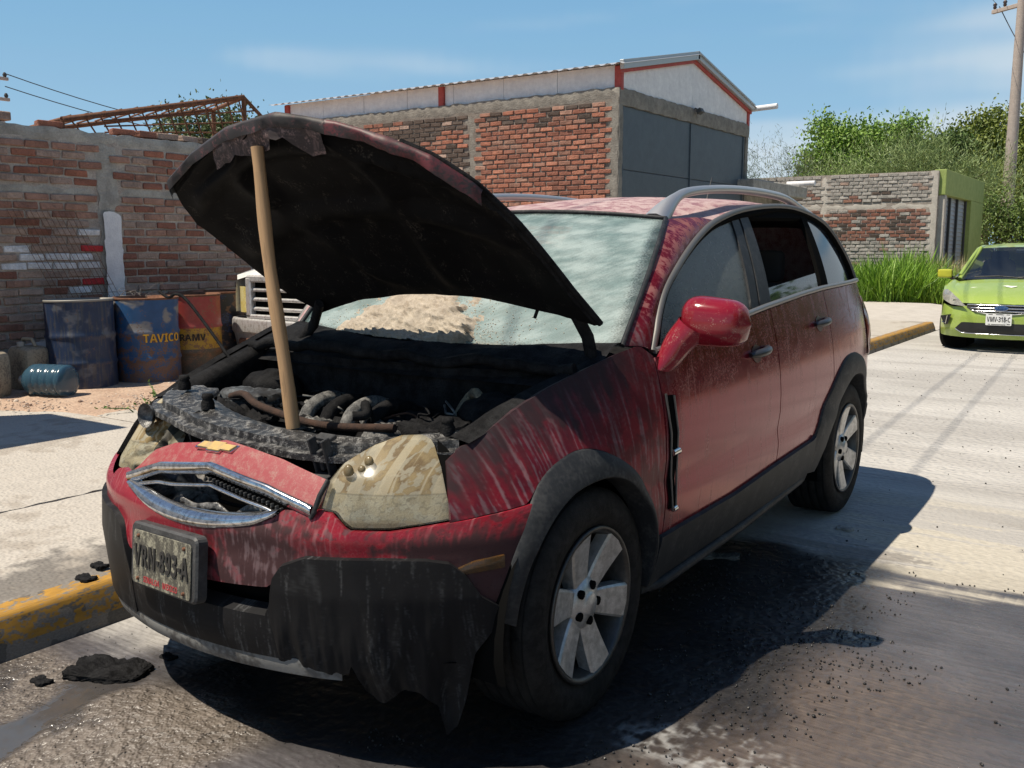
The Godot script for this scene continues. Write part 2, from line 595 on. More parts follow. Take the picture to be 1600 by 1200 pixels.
func build_road():
	var road := base("road")
	structure(road, "pale brushed concrete street with a soot-black wet patch round the burnt vehicle", "road")
	road_patch("slab", road, -.95, 4.05, -3.6, 2.6, 1024, 1270, .03, true)
	road_patch("slab", road, -.95, 7.05, -18.0, -3.6, 480, 860, .8, false)
	var b := B.new()
	b.quad(Vector3(-.95, 0, -140), Vector3(7.05, 0, -140), Vector3(7.05, 0, -18), Vector3(-.95, 0, -18))
	b.quad(Vector3(4.05, 0, -3.6), Vector3(7.05, 0, -3.6), Vector3(7.05, 0, 2.6), Vector3(4.05, 0, 2.6))
	b.quad(Vector3(-.95, 0, 2.6), Vector3(7.05, 0, 2.6), Vector3(7.05, 0, 40), Vector3(-.95, 0, 40))
	part("outer_slab", b, M.concrete, road)

func kerb_material() -> StandardMaterial3D:
	var w := 512; var h := 256
	var d := PackedByteArray(); d.resize(w * h * 3)
	for y in h:
		for x in w:
			var n := nz(NZ.mid, x * 1.3 + 50, y * 1.3) * .5 + nz(NZ.fine, x, y) * .3 + nz(NZ.low, x * 2.0, y * 2.0 + 90) * .2
			var v := float(y) / h      # 0 = back of the top, .45 = edge, 1 = foot
			var paint := smoothstep(.57, .47, n + (.24 if v > .86 else 0.0) - (.10 if v > .3 and v < .62 else 0.0))
			var s := .7 + .6 * nz(NZ.fine, x * 2 + 9, y * 2)
			var c := Vector3(.185, .165, .14) * s
			if nz(NZ.low, x * 1.5 + 200, y + 10) > .55: c *= .6
			c = c.lerp(Vector3(.42, .215, .016) * (.65 + .5 * nz(NZ.mid, x + 90, y * 2)), paint * .9)
			var i := (y * w + x) * 3
			d[i] = clampi(int(pow(c.x, 1 / 2.2) * 255), 0, 255)
			d[i + 1] = clampi(int(pow(c.y, 1 / 2.2) * 255), 0, 255)
			d[i + 2] = clampi(int(pow(c.z, 1 / 2.2) * 255), 0, 255)
	var m := StandardMaterial3D.new()
	m.albedo_texture = tex(w, h, d)
	m.roughness = .9
	return m

func build_sidewalk():
	var kerb := base("kerb", Vector3(-.95, 0, 0))
	structure(kerb, "worn yellow-painted concrete kerb along the street", "kerb")
	var km := kerb_material()
	rng.seed = 41
	var z := 5.0
	var q := 0
	while z > -14.4:
		var len := 1.0
		var b := B.new()
		var prof := [Vector2(-.17, .142), Vector2(-.16, .150), Vector2(-.075, .152), Vector2(-.055, .145), Vector2(-.042, .128), Vector2(-.018, .06), Vector2(0, -.02)]
		var rows := []
		for p in prof:
			var row := []
			for k in 13:
				var t := k / 12.0
				var zz := z - len * t * .992
				var j := (nz(NZ.mid, zz * 130, p.y * 600 + q) - .5) * .012
				if k == 0 or k == 12: j -= .006
				row.append(Vector3(p.x + j, p.y + j * .5, zz))
			rows.append(row)
		b.sheet(rows)
		for i in b.v.size():
			var ring := i / 13
			b.uv[i] = Vector2(-b.v[i].z * .7 + q * .37, ring / 6.0)
		var e0 := []; var e1 := []
		for r in rows: e0.append(r[0]); e1.append(r[12])
		e0.append(Vector3(-.17, -.02, z)); e1.append(Vector3(-.17, -.02, z - len * .992))
		b.fan(e0); b.fan(e1, true)
		part("kerb_stone", b, km, kerb)
		z -= len
		q += 1
	# pavement slabs: a lengthwise joint at x = -2.3
	var sw := base("sidewalk")
	structure(sw, "broad pale concrete pavement slabs between kerb and dirt lot", "sidewalk")
	var sm := sidewalk_material()
	var cuts := [6.0, 2.9, -1.7, -6.2, -10.5, -15.0]
	for c in 5:
		for s in [[-2.288, -1.122], [-5.9, -2.318]]:
			var b := B.new()
			var nx := 12; var nzz := 60
			var rows := []
			for r in nzz + 1:
				var row := []
				for k in nx + 1:
					var x := lerpf(s[0], s[1], float(k) / nx)
					var zz := lerpf(cuts[c + 1] + .01, cuts[c] - .006, float(r) / nzz)
					var jag := (nz(NZ.fine, zz * 90, s[0] * 100) - .5) * .055
					if k == nx and s[0] < -3: x += jag
					if k == 0 and s[0] > -3: x += jag
					var yy := .147 + (nz(NZ.low, x * 18, zz * 18) - .5) * .008 - (.006 if (k == 0 or k == nx or r == 0 or r == nzz) else 0.0)
					row.append(Vector3(x, yy, zz))
				rows.append(row)
			b.sheet(rows)
			# edges down to the bed
			var ring := []
			for k in nx + 1: ring.append(rows[0][k])
			for r in range(1, nzz + 1): ring.append(rows[r][nx])
			for k in range(nx - 1, -1, -1): ring.append(rows[nzz][k])
			for r in range(nzz - 1, 0, -1): ring.append(rows[r][0])
			var low_ring := []
			for p in ring: low_ring.append(Vector3(p.x, .02, p.z))
			b.sheet([ring, low_ring], true, true)
			part("paving_slab", b, sm, sw)
	var d := B.new()
	d.quad(Vector3(-5.9, .15, -21), Vector3(-2.2, .13, -21), Vector3(-2.2, .13, -15.0), Vector3(-5.9, .15, -15.0))
	d.quad(Vector3(-2.2, .13, -21), Vector3(-.95, .006, -21), Vector3(-.95, .006, -15.0), Vector3(-2.2, .13, -15.0))
	d.quad(Vector3(-.95, .006, -15), Vector3(-1.1, .14, -14.42), Vector3(-2.2, .14, -14.42), Vector3(-2.2, .13, -15.0))
	part("driveway_slab", d, M.concrete, sw)
	# dirt lot behind the pavement: it creeps over the slabs with a ragged edge
	var g := B.new()
	var rows := []
	for r in 121:
		var row := []
		for k in 91:
			var x := lerpf(-3.7, -14.0, pow(k / 90.0, 1.5))
			var zz := lerpf(5.0, -24.0, r / 120.0)
			var edge := -4.15 if zz < -1.9 else lerpf(-4.15, -5.35, clampf((zz + 1.9) / .6, 0, 1))
			var t := edge - x + (nz(NZ.mid, x * 60, zz * 60) - .5) * .5
			row.append(Vector3(x, .142 + clampf(t * .04, -.03, .035) + (nz(NZ.fine, x * 90, zz * 90) - .5) * .012, zz))
		rows.append(row)
	g.sheet(rows, true)
	structure(part("dirt_lot", g, M.dirt), "reddish gravelly dirt yard in front of the brick wall", "ground")

func sidewalk_material() -> StandardMaterial3D:
	var w := 1024; var h := 1024
	var d := PackedByteArray(); d.resize(w * h * 3)
	var he := PackedByteArray(); he.resize(w * h)
	for y in h:
		for x in w:
			# 8 m x 8 m, repeats beyond
			var n1 := nz(NZ.low, x * .8, y * .8); var n2 := nz(NZ.mid, x * 1.5, y * 1.5); var n3 := nz(NZ.fine, x * 3, y * 3); var n4 := nz(NZ.white, x, y)
			var c := Vector3(.46, .425, .375) * (.82 + .18 * n1 + .12 * (n2 - .5) + .14 * (n3 - .5) + .10 * (n4 - .5))
			c = c.lerp(Vector3(.26, .225, .185), smoothstep(.55, .75, n1 * .6 + n2 * .4) * .65)
			if n4 > .995: c *= .55
			var i := y * w + x
			# oily stain and run-off on the slab beside the burnt front, down to the kerb
			var px := -5.9 + 8.0 * x / w; var pz := -5.0 + 8.0 * y / h
			var st := smoothstep(.32, .10, absf(px + 1.22 - (pz - .3) * .06) + (n2 - .5) * .45) * smoothstep(-1.2, -.3, pz) * smoothstep(1.6, .7, pz)
			c = c.lerp(Vector3(.085, .076, .068) * (.7 + .6 * n3), st * .75)
			d[i * 3] = clampi(int(pow(c.x, 1 / 2.2) * 255), 0, 255)
			d[i * 3 + 1] = clampi(int(pow(c.y, 1 / 2.2) * 255), 0, 255)
			d[i * 3 + 2] = clampi(int(pow(c.z, 1 / 2.2) * 255), 0, 255)
			he[i] = int((n3 * .6 + n4 * .4) * 255)
	var m := StandardMaterial3D.new()
	m.albedo_texture = tex(w, h, d)
	m.roughness = .93
	m.normal_enabled = true
	m.normal_texture = normal_tex(w, h, he, 3.0)
	m.normal_scale = .5
	m.uv1_triplanar = true
	m.uv1_world_triplanar = true
	m.uv1_scale = Vector3(.125, .125, .125)
	m.uv1_offset = Vector3(5.9 / 8.0, 0, 5.0 / 8.0)
	return m

# ------------------------------------------------------------------ brick walls and buildings
var brick_meshes := {}

func brick_mesh_set(bl: float, bh: float, bd: float) -> Array:
	var key := "%.3f/%.3f/%.3f" % [bl, bh, bd]
	if brick_meshes.has(key): return brick_meshes[key]
	var out := []
	var r := RandomNumberGenerator.new(); r.seed = 17
	for k in 8:
		var b := B.new()
		b.box(Vector3.ZERO, Vector3(bl, bh, bd), Basis.IDENTITY, .006)
		# uneven faces: every corner cluster is nudged a little
		var nudge := {}
		for i in b.v.size():
			var p := b.v[i]
			var key2 := Vector3(signf(p.x), signf(p.y), signf(p.z))
			if not nudge.has(key2): nudge[key2] = Vector3(r.randf_range(-.007, .004), r.randf_range(-.005, .003), r.randf_range(-.005, .006)) * key2
			b.v[i] = p + nudge[key2]
		out.append(b.mesh())
	brick_meshes[key] = out
	return out

var brick_mats := []
func brick_palette() -> Array:
	if brick_mats.size(): return brick_mats
	# 0-3 orange red, 4-6 dull brown red, 7-8 mortar smeared, 9 sooty, 10 white-washed, 11 red paint, 12 grey wash
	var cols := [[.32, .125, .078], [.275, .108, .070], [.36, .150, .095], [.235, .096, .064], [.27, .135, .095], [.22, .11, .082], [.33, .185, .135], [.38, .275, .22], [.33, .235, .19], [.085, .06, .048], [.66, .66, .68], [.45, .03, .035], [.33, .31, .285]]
	for k in cols.size():
		var c: Array = cols[k]
		var v := Vector3(c[0], c[1], c[2])
		var m: StandardMaterial3D = surface("brick%d" % k, v * .72, v * 1.18, 2.3, .93, 1.0, .22, 1.4, true, 128)
		brick_mats.append(m)
	return brick_mats

# courses of bricks on a face: o = lower start corner on the face, u = along it, n = outward
func brick_field(wall: Node3D, o: Vector3, u: Vector3, n: Vector3, length: float, height: float, bl: float, bh: float, joint: float, skip: Callable, pick: Callable, prio: Callable, parts: int, sd: int):
	var r := RandomNumberGenerator.new(); r.seed = sd
	var pal := brick_palette()
	var meshes := brick_mesh_set(bl, bh, .07)
	var list := []
	var rows := int(height / (bh + joint))
	for row in rows:
		var a := -(bl * .5 if row % 2 == 1 else 0.0) + r.randf_range(-.02, .02)
		while a < length:
			var c := a + bl * .5
			var y := (row + .5) * (bh + joint)
			if c > 0.0 and c < length and not skip.call(c, y):
				var p := o + u * (c + r.randf_range(-.006, .006)) + Vector3.UP * (y + r.randf_range(-.004, .004)) + n * r.randf_range(-.030, -.016)
				var m: int = pick.call(c, y, r.randf())
				list.append([prio.call(c, y), p, m, r.randi() % 8, r.randf_range(-.025, .025), r.randf_range(-.03, .03)])
			a += bl + joint + r.randf_range(-.004, .006)
	list.sort_custom(func(x, y): return x[0] < y[0])
	var q := Basis(u, Vector3.UP, n)
	var rest := {}
	for k in list.size():
		var e: Array = list[k]
		var bs: Basis = q * Basis(Vector3.BACK, e[4]) * Basis(Vector3.UP, e[5])
		if k < parts:
			var i := MeshInstance3D.new()
			i.mesh = meshes[e[3]]
			i.material_override = pal[e[2]]
			put(i, "brick", wall)
			i.transform = Transform3D(bs, e[1])
		else:
			if not rest.has(e[2]): rest[e[2]] = B.new()
			rest[e[2]].box(e[1], Vector3(bl, bh, .07) - Vector3.ONE * .004, bs)
	if rest.size():
		var am := ArrayMesh.new()
		var keys := rest.keys()
		for key in keys:
			am.add_surface_from_arrays(Mesh.PRIMITIVE_TRIANGLES, rest[key].mesh().surface_get_arrays(0))
			am.surface_set_material(am.get_surface_count() - 1, pal[key])
		var i := MeshInstance3D.new()
		i.mesh = am
		put(i, "brickwork", wall)
		i.set_meta("kind", "stuff")

# a slab of rendered concrete with an uneven face, in the plane of the wall
func rough_slab(called: String, wall: Node3D, o: Vector3, u: Vector3, n: Vector3, w: float, h: float, thick: float, m: Material, rag := .012, cell := .07):
	var b := B.new()
	var nu := maxi(2, int(w / cell)); var nv := maxi(2, int(h / cell))
	var rows := []
	for j in nv + 1:
		var row := []
		for i in nu + 1:
			var a := w * i / nu; var y := h * j / nv
			var f := o + u * a + Vector3.UP * y
			var e := i == 0 or i == nu or j == 0 or j == nv
			var k := (nz(NZ.mid, (f.x + f.z) * 140, f.y * 140) - .5) * rag * 2.0
			if i == 0 or i == nu: f += u * k * 1.5
			if j == 0 or j == nv: f += Vector3.UP * k * 1.5
			row.append(f + n * (thick + k - (.015 if e else 0.0)))
		rows.append(row)
	b.sheet(rows)
	var ring := []
	for i in nu + 1: ring.append(rows[0][i])
	for j in range(1, nv + 1): ring.append(rows[j][nu])
	for i in range(nu - 1, -1, -1): ring.append(rows[nv][i])
	for j in range(nv - 1, 0, -1): ring.append(rows[j][0])
	var back := []
	for p in ring: back.append(p - n * (thick + .05))
	b.sheet([ring, back], true, true)
	return part(called, b, m, wall)

# a ragged flat patch of paint a few millimetres thick
func paint_patch(wall: Node3D, c: Vector3, u: Vector3, n: Vector3, w: float, h: float, m: Material, sd: int, called := "paint_patch", rag := .18):
	var r := RandomNumberGenerator.new(); r.seed = sd
	var poly := PackedVector2Array()
	var per := 2 * (w + h)
	var cnt := maxi(14, int(per / .05))
	for k in cnt:
		var t := per * k / cnt
		var p := Vector2.ZERO
		if t < w: p = Vector2(t - w / 2, -h / 2)
		elif t < w + h: p = Vector2(w / 2, t - w - h / 2)
		elif t < 2 * w + h: p = Vector2(w / 2 - (t - w - h), h / 2)
		else: p = Vector2(-w / 2, h / 2 - (t - 2 * w - h))
		poly.append(p * (1.0 + r.randf_range(-rag, rag * .5)))
	var b := B.new()
	b.prism(poly, .004, Transform3D(Basis(u, Vector3.UP, u.cross(Vector3.UP)), c), 0)
	if u.cross(Vector3.UP).dot(n) < 0:
		for i in b.v.size(): b.v[i] = b.v[i] + n * .004
	return part(called, b, m, wall)

func build_left_wall():
	var w := base("brick_wall", Vector3(-6.3, 0, 0))
	tag(w, "tall brick wall with grey concrete bands behind the row of steel drums", "wall")
	var n := Vector3(1, 0, 0); var u := Vector3(0, 0, -1)
	var core := B.new()
	core.box(Vector3(-.086, 1.22, -1.45), Vector3(.16, 2.44, 7.88))
	part("mortar", core, M.mortar, w)
	# u runs from z = 2.5 (u = 0) to z = -8.5
	var o := Vector3(0, .1, 2.5)
	var skip := func(a, y):
		var Y: float = y + .1
		var z: float = 2.5 - a
		if Y > 2.37: return true
		if Y > 1.87 and Y < 1.97: return true
		if z < -3.03 and z > -3.26: return true
		return false
	var pick := func(a, y, t):
		var z: float = 2.5 - a
		var Y: float = y + .1
		if Y > 1.20 and Y < 1.40 and z > -2.95 and z < -1.4 and t < .8: return 10
		if Y > .95 and Y < 1.60 and z < -2.78 and z > -3.0: return 11 if t < .25 else (10 if t < .55 else 7)
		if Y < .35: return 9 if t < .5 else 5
		if Y > 2.0: return [0, 1, 3, 4, 6, 8][int(t * 5.99)]
		if z > -3.0: return [4, 6, 7, 8, 6, 3, 7, 8][int(t * 7.99)]
		return [1, 3, 4, 6, 7, 8, 6, 8, 7, 8, 6][int(t * 10.99)]
	var prio := func(a, y):
		var z: float = 2.5 - a
		return absf(z + 3.4) + (10.0 if y < .35 else 0.0) + maxf(0.0, y * .02)
	brick_field(w, o, u, n, 7.88, 2.30, .225, .062, .016, skip, pick, prio, 300, 5)
	rough_slab("tie_beam", w, Vector3(-.05, 2.36, 2.5), u, n, 7.9, .12, .055, M.concrete_dark, .016)
	rough_slab("tie_beam", w, Vector3(-.05, 1.875, 2.5), u, n, 5.5, .09, .055, M.concrete_dark, .010)
	rough_slab("tie_beam", w, Vector3(-.05, 1.875, -3.27), u, n, 2.12, .09, .055, M.concrete_dark, .010)
	rough_slab("tie_column", w, Vector3(-.05, .1, -3.04), u, n, .22, 2.27, .062, M.concrete_dark, .022)
	paint_patch(w, Vector3(.042, 1.22, -3.155), u, n, .19, 1.05, M.plaster_white, 3, "paint_patch", .10)
	# loose bricks along the top
	rng.seed = 8
	var z := -1.4
	var ms := brick_mesh_set(.225, .062, .11)
	while z > -4.6:
		if rng.randf() < .6:
			var i := MeshInstance3D.new()
			i.mesh = ms[rng.randi() % 8]
			i.material_override = brick_palette()[[3, 4, 5, 9, 1, 8][rng.randi() % 6]]
			put(i, "loose_brick", w)
			i.transform = Transform3D(Basis(Vector3.UP, PI / 2 + rng.randf_range(-.2, .2)), Vector3(-.09, 2.518, z))
		z -= .25
	# white block of a higher house wall behind the top left end
	var hs := base("house_parapet", Vector3(-9.2, 0, -3.55))
	tag(hs, "whitewashed house wall end rising behind the brick wall", "building")
	var hb := B.new()
	hb.box(Vector3(0, 1.42, 1.5), Vector3(.25, 2.86, 3.3), Basis.IDENTITY, .01)
	part("wall", hb, M.plaster_white, hs)
	var ht := B.new()
	ht.box(Vector3(0, 2.91, 1.5), Vector3(.32, .10, 3.4), Basis.IDENTITY, .01)
	part("coping", ht, brick_palette()[8], hs)
	# neighbouring wall outside the frame, whose shadow falls on the pavement
	var nb := base("boundary_wall", Vector3(-4.62, 0, 3.2))
	tag(nb, "rendered boundary wall end beyond the left edge that shades the pavement", "wall")
	var nbb := B.new()
	nbb.box(Vector3(-.5, 1.5, 0), Vector3(1.0, 3.0, 7.2), Basis.IDENTITY, .01)
	part("wall", nbb, M.plaster_white, nb)
	# rusty roof frame of bars above the wall
	var rf := base("roof_frame", Vector3(-7.0, 0, -4.3))
	tag(rf, "rusty open steel roof frame of thin bars standing above the brick wall", "frame")
	var rusty: Material = M.rust
	var A := Vector3(0, 2.66, 1.15); var Bq := Vector3(0, 3.16, -1.15); var C := Vector3(-1.3, 2.62, 1.0); var D := Vector3(-1.5, 3.22, -1.9)
	for s in [[A, Bq, .035], [Bq, Bq + Vector3(0, -.55, -.75), .022], [C, D, .03], [A, C, .025], [Bq, D, .025], [A + Vector3(0, -.12, -.4), Bq + Vector3(0, -.62, -.6), .018], [A + Vector3(0, -.4, 0), A, .025], [Bq, Vector3(0, .1, -1.15), .03], [D, Vector3(-1.5, .1, -1.9), .03], [C, Vector3(-1.3, .1, 1.0), .03]]:
		var b := B.new(); b.tube([s[0], s[1]], s[2], 6)
		part("beam", b, rusty, rf)
	for k in 12:
		var t := (k + .5) / 12.0
		var b := B.new(); b.tube([A.lerp(Bq, t) + Vector3(0, .03, 0), C.lerp(D, t) + Vector3(0, .03, 0)], .011, 5)
		part("bar", b, rusty, rf)
	for k in 14:
		var t := (k + .5) / 14.0
		var top := A.lerp(Bq, t)
		var low := (A + Vector3(0, -.12, -.4)).lerp(Bq + Vector3(0, -.62, -.6), t)
		var b := B.new(); b.tube([top, Vector3(top.x, low.y, lerpf(top.z, low.z, .3))], .009, 5)
		part("bar", b, rusty, rf)
	for k in 3:
		var b := B.new()
		var dy := -.10 * (k + 1)
		b.tube([A.lerp(Bq, .2) + Vector3(0, dy * .6, 0), Bq + Vector3(0, dy * 1.3, -.2)], .009, 5)
		part("bar", b, rusty, rf)
	# rusty reinforcing mesh leaning on the wall
	var gm := base("steel_mesh", Vector3(-6.16, .15, -2.8))
	tag(gm, "rusty welded steel mesh sheet leaning on the brick wall above the blue drum", "mesh")
	for k in 13:
		var a := -.45 + k * .075
		var b := B.new(); b.tube([Vector3(.08, .60, a * .7 - .35 + .30), Vector3(-.06, 1.58, a * .7 + .35 + .02)], .0022, 4)
		part("rod", b, rusty, gm)
	for k in 14:
		var t := k / 13.0
		var b := B.new(); b.tube([Vector3(.08, .60, -.365).lerp(Vector3(-.06, 1.58, .055), t), Vector3(.08, .60, .265).lerp(Vector3(-.06, 1.58, .685), t)], .0022, 4)
		part("rod", b, rusty, gm)

func build_garage():
	var g := base("warehouse", Vector3(-5.0, 0, -11.1))
	tag(g, "brick warehouse with white sheet-metal gable, red trim and a big grey door", "building")
	var dark_c: StandardMaterial3D = tinted(M.concrete_dark, lin(.62, .61, .60))
	var W := 7.6; var L := 5.55     # depth away from the street (-x), width along the street (-z)
	var core := B.new()
	core.box(Vector3(-W / 2, 1.85, -.077), Vector3(W - .1, 3.7, .14))
	core.box(Vector3(-W + .12, 1.85, -L / 2), Vector3(.2, 3.7, L - .4))
	core.box(Vector3(-W / 2, 1.85, -L + .12), Vector3(W - .3, 3.7, .2))
	part("mortar", core, tinted(M.mortar, lin(.50, .49, .48)), g)
	var u := Vector3(-1, 0, 0); var n := Vector3(0, 0, 1)
	var skip := func(a, y):
		if y + .1 > 3.66: return true
		if a < .20: return true
		for c in [2.72, 5.35]:
			if a > c and a < c + .26: return true
		return false
	var pick := func(a, y, t):
		if a > 2.95 and nz(NZ.low, a * 40, y * 40) > .30: return 9 if t < .62 else [5, 4, 8, 9][int(t * 3.99)]
		if y > 3.2 and t < .3: return 9
		return [0, 1, 2, 3, 0, 1, 2, 4, 6, 3][int(t * 9.99)]
	var prio := func(a, y): return (0.0 if y > 1.9 else 20.0) + a
	brick_field(g, Vector3(0, .1, 0), u, n, W, 3.62, .225, .062, .017, skip, pick, prio, 300, 9)
	rough_slab("tie_beam", g, Vector3(0, 3.66, -.05), u, n, W, .19, .055, dark_c, .014, .1)
	rough_slab("tie_column", g, Vector3(.0, .1, -.05), u, n, .20, 3.56, .058, dark_c, .014, .1)
	for c in [2.72, 5.35]:
		rough_slab("tie_column", g, Vector3(-c, .1, -.05), u, n, .26, 3.56, .05, dark_c, .016, .1)
	# street front: columns, lintel, steel door leaves
	var uz := Vector3(0, 0, -1); var nx := Vector3(1, 0, 0)
	rough_slab("tie_column", g, Vector3(-.06, .1, 0), uz, nx, .16, 3.75, .06, dark_c, .008, .1)
	rough_slab("tie_column", g, Vector3(-.06, .1, -L + .14), uz, nx, .14, 3.75, .06, dark_c, .008, .1)
	rough_slab("lintel", g, Vector3(-.06, 3.60, -.0), uz, nx, L, .25, .075, dark_c, .01, .1)
	for k in 2:
		var z0 := -.18 - k * 2.58
		for j in 3:
			var b := B.new()
			var y0: float = [.15, 1.55, 2.62][j]; var y1: float = [1.545, 2.615, 3.60][j]
			b.box(Vector3(-.06, (y0 + y1) / 2, z0 - 1.285), Vector3(.05, y1 - y0, 2.56), Basis.IDENTITY, .008)
			part("door_panel", b, M.steel_grey, g)
	for z in [-.18, -2.76, -5.32]:
		var fr := B.new(); fr.box(Vector3(-.045, 1.86, z), Vector3(.06, 3.45, .035))
		part("door_frame", fr, M.steel_grey, g)
	# white sheet walls above the brick, red posts, corrugated roof
	var wb := B.new()
	for k in 7:
		wb.box(Vector3(-.12 - (k + .5) * 1.06, 4.015, -.10), Vector3(1.054, .37, .03), Basis.IDENTITY, .004)
	part("cladding_sheet", wb, M.plaster_white, g)
	for k in 2:
		var gb := B.new()
		var sgn := -1.0 if k == 0 else 1.0
		var poly := PackedVector2Array([Vector2(0, 3.84), Vector2(sgn * 2.70, 3.84), Vector2(sgn * 2.70, 4.10), Vector2(0, 4.66)])
		gb.prism(poly, .03, Transform3D(Basis(Vector3(0, 0, 1), Vector3.UP, Vector3(-1, 0, 0)), Vector3(-.02, 0, -L / 2 + sgn * .003)))
		part("gable_sheet", gb, M.plaster_white, g)
	for x in [-.05, -3.55, -7.45]:
		var b := B.new(); b.box(Vector3(x, 4.0, -.08), Vector3(.12, .36, .09), Basis.IDENTITY, .006)
		part("post", b, M.red_paint, g)
	var rp := B.new(); rp.box(Vector3(-.05, 4.0, -L + .06), Vector3(.12, .36, .10), Basis.IDENTITY, .006)
	part("post", rp, M.red_paint, g)
	var apex := Vector3(0, 4.72, -L / 2)
	for e in [0.02, -L - .02]:
		var eave := Vector3(0, 4.15, e)
		var b := B.new()
		var mid := (apex + eave) / 2
		b.box(mid + Vector3(.01, -.07, 0), Vector3(.05, .055, apex.distance_to(eave)), Basis.looking_at((eave - apex).normalized()), .004)
		part("gable_trim", b, M.red_paint, g)
		var fb := B.new()
		fb.box(mid + Vector3(.06, .03, 0), Vector3(.07, .14, apex.distance_to(eave) + .05), Basis.looking_at((eave - apex).normalized()), .004)
		part("fascia", fb, mat(lin(.36, .38, .39), .45, .4), g)
		# corrugated sheet
		var rb := B.new()
		var rows := []
		var per := .19
		var cnt := int((W + .3) / per * 6.0)
		for j in 2:
			var row := []
			for k in cnt + 1:
				var x := .12 - (W + .3) * k / cnt
				var c := .013 * clampf(sin(TAU * x / per) * 1.8, -1, 1)
				row.append((eave if j == 0 else apex) + Vector3(x, .055 + c, 0) + (eave - apex).normalized() * (.12 if j == 0 else 0.0))
			rows.append(row)
		rb.sheet(rows)
		part("roof_sheet", rb, mat(lin(.62, .63, .64), .4, .5), g)
	# lamp over the door
	var lamp := B.new()
	lamp.box(Vector3(.10, 3.80, -2.85), Vector3(.10, .09, .14), Basis(Vector3.BACK, .5), .012)
	lamp.tube([Vector3(.0, 3.86, -2.85), Vector3(.09, 3.82, -2.85)], .014, 6)
	part("floodlight", lamp, mat(lin(.05, .05, .05), .5), g)
	var pipe := B.new()
	pipe.tube([Vector3(-.2, 4.16, -L - .12), Vector3(.52, 4.19, -L - .12)], .055, 12)
	part("drain_pipe", pipe, M.plaster_white, g)

func build_far_walls():
	# flat concrete canopy next to the warehouse
	var c := base("concrete_porch", Vector3(-4.8, 0, -17.6))
	tag(c, "small raw concrete house with a thick flat roof slab beyond the warehouse", "building")
	rough_slab("wall", c, Vector3(-.6, .1, .6), Vector3(0, 0, -1), Vector3(1, 0, 0), 2.4, 2.4, .05, M.concrete_dark, .01, .2)
	var b := B.new()
	b.box(Vector3(-1.4, 2.62, -.3), Vector3(3.0, .26, 3.4), Basis.IDENTITY, .02)
	part("roof_slab", b, M.concrete_dark, c)
	b = B.new(); b.box(Vector3(-1.9, 1.3, -.3), Vector3(2.4, 2.4, 2.6))
	part("wall", b, M.concrete_dark, c)
	b = B.new(); b.box(Vector3(-.5, 1.3, -1.7), Vector3(.25, 2.4, .25), Basis.IDENTITY, .01)
	part("pillar", b, M.concrete_dark, c)
	b = B.new(); b.tube([Vector3(-.2, 2.80, -1.5), Vector3(.42, 2.80, -1.5)], .06, 10)
	part("drain_pipe", b, M.plaster_white, c)
	# grey washed brick wall across the far end of the verge
	var w := base("brick_wall", Vector3(-2.95, 0, -25.0))
	tag(w, "grey-washed brick wall with dark red courses behind the tall grass", "wall")
	var u := Vector3(-1, 0, 0); var n := Vector3(0, 0, 1)
	var core := B.new(); core.box(Vector3(-4.0, 1.7, -.077), Vector3(8.0, 3.38, .14))
	part("mortar", core, tinted(M.mortar, lin(.85, .85, .85)), w)
	var skip := func(a, y):
		if y > 3.32: return true
		if a < .2 or (a > 2.85 and a < 3.07): return true
		return y > 2.40 and y < 2.60
	var pick := func(a, y, t):
		if y > 2.85 or (y < 1.5) or (y > 2.6 and t < .45): return 12 if t < .9 else 8
		return [3, 5, 4, 9, 5, 12][int(t * 5.99)]
	var prio := func(a, y): return (0.0 if y > 1.0 else 30.0) + a
	brick_field(w, Vector3(0, .05, 0), u, n, 8.0, 3.36, .235, .075, .02, skip, pick, prio, 250, 21)
	rough_slab("tie_beam", w, Vector3(0, 2.40, -.05), u, n, 8.0, .2, .05, M.concrete, .015, .15)
	for a in [0.0, 2.86]:
		rough_slab("tie_column", w, Vector3(-a, .05, -.05), u, n, .2, 3.34, .056, M.concrete, .015, .15)
	# lime green gatehouse front on the street side
	var g := base("gate_house", Vector3(-2.95, 0, -25.2))
	tag(g, "lime green gate frame with grey sheet-metal gates at the end of the wall", "gate")
	var green := surface("green_render", Vector3(.24, .31, .085), Vector3(.31, .38, .12), .6, .85, .4, .08)
	b = B.new(); b.box(Vector3(.02, 3.10, -3.0), Vector3(.3, .66, 6.2), Basis.IDENTITY, .01)
	part("header", b, green, g)
	b = B.new(); b.box(Vector3(.02, 1.38, -5.0), Vector3(.3, 2.77, 2.2), Basis.IDENTITY, .01)
	part("pier", b, green, g)
	b = B.new(); b.box(Vector3(.02, 1.38, -.06), Vector3(.28, 2.77, .22), Basis.IDENTITY, .01)
	part("pier", b, M.concrete, g)
	for k in 22:
		b = B.new(); b.box(Vector3(-.02, .25 + k * .117, -2.0), Vector3(.04, .112, 3.6), Basis(Vector3.BACK, .25))
		part("slat", b, mat(lin(.34, .36, .39), .5, .3), g)
	for z in [-.25, -1.3, -2.4, -3.75]:
		b = B.new(); b.box(Vector3(.04, 1.45, z), Vector3(.06, 2.6, .10), Basis.IDENTITY, .005)
		part("gate_post", b, mat(lin(.03, .03, .03), .5), g)

# ------------------------------------------------------------------ the burnt SUV
# The body below the windows is a shell over a plan curve: s runs along it from the nose (0) to the tail, y is the height.
var PX := PackedFloat32Array(); var PZ := PackedFloat32Array(); var PS := PackedFloat32Array(); var PN := PackedVector2Array()

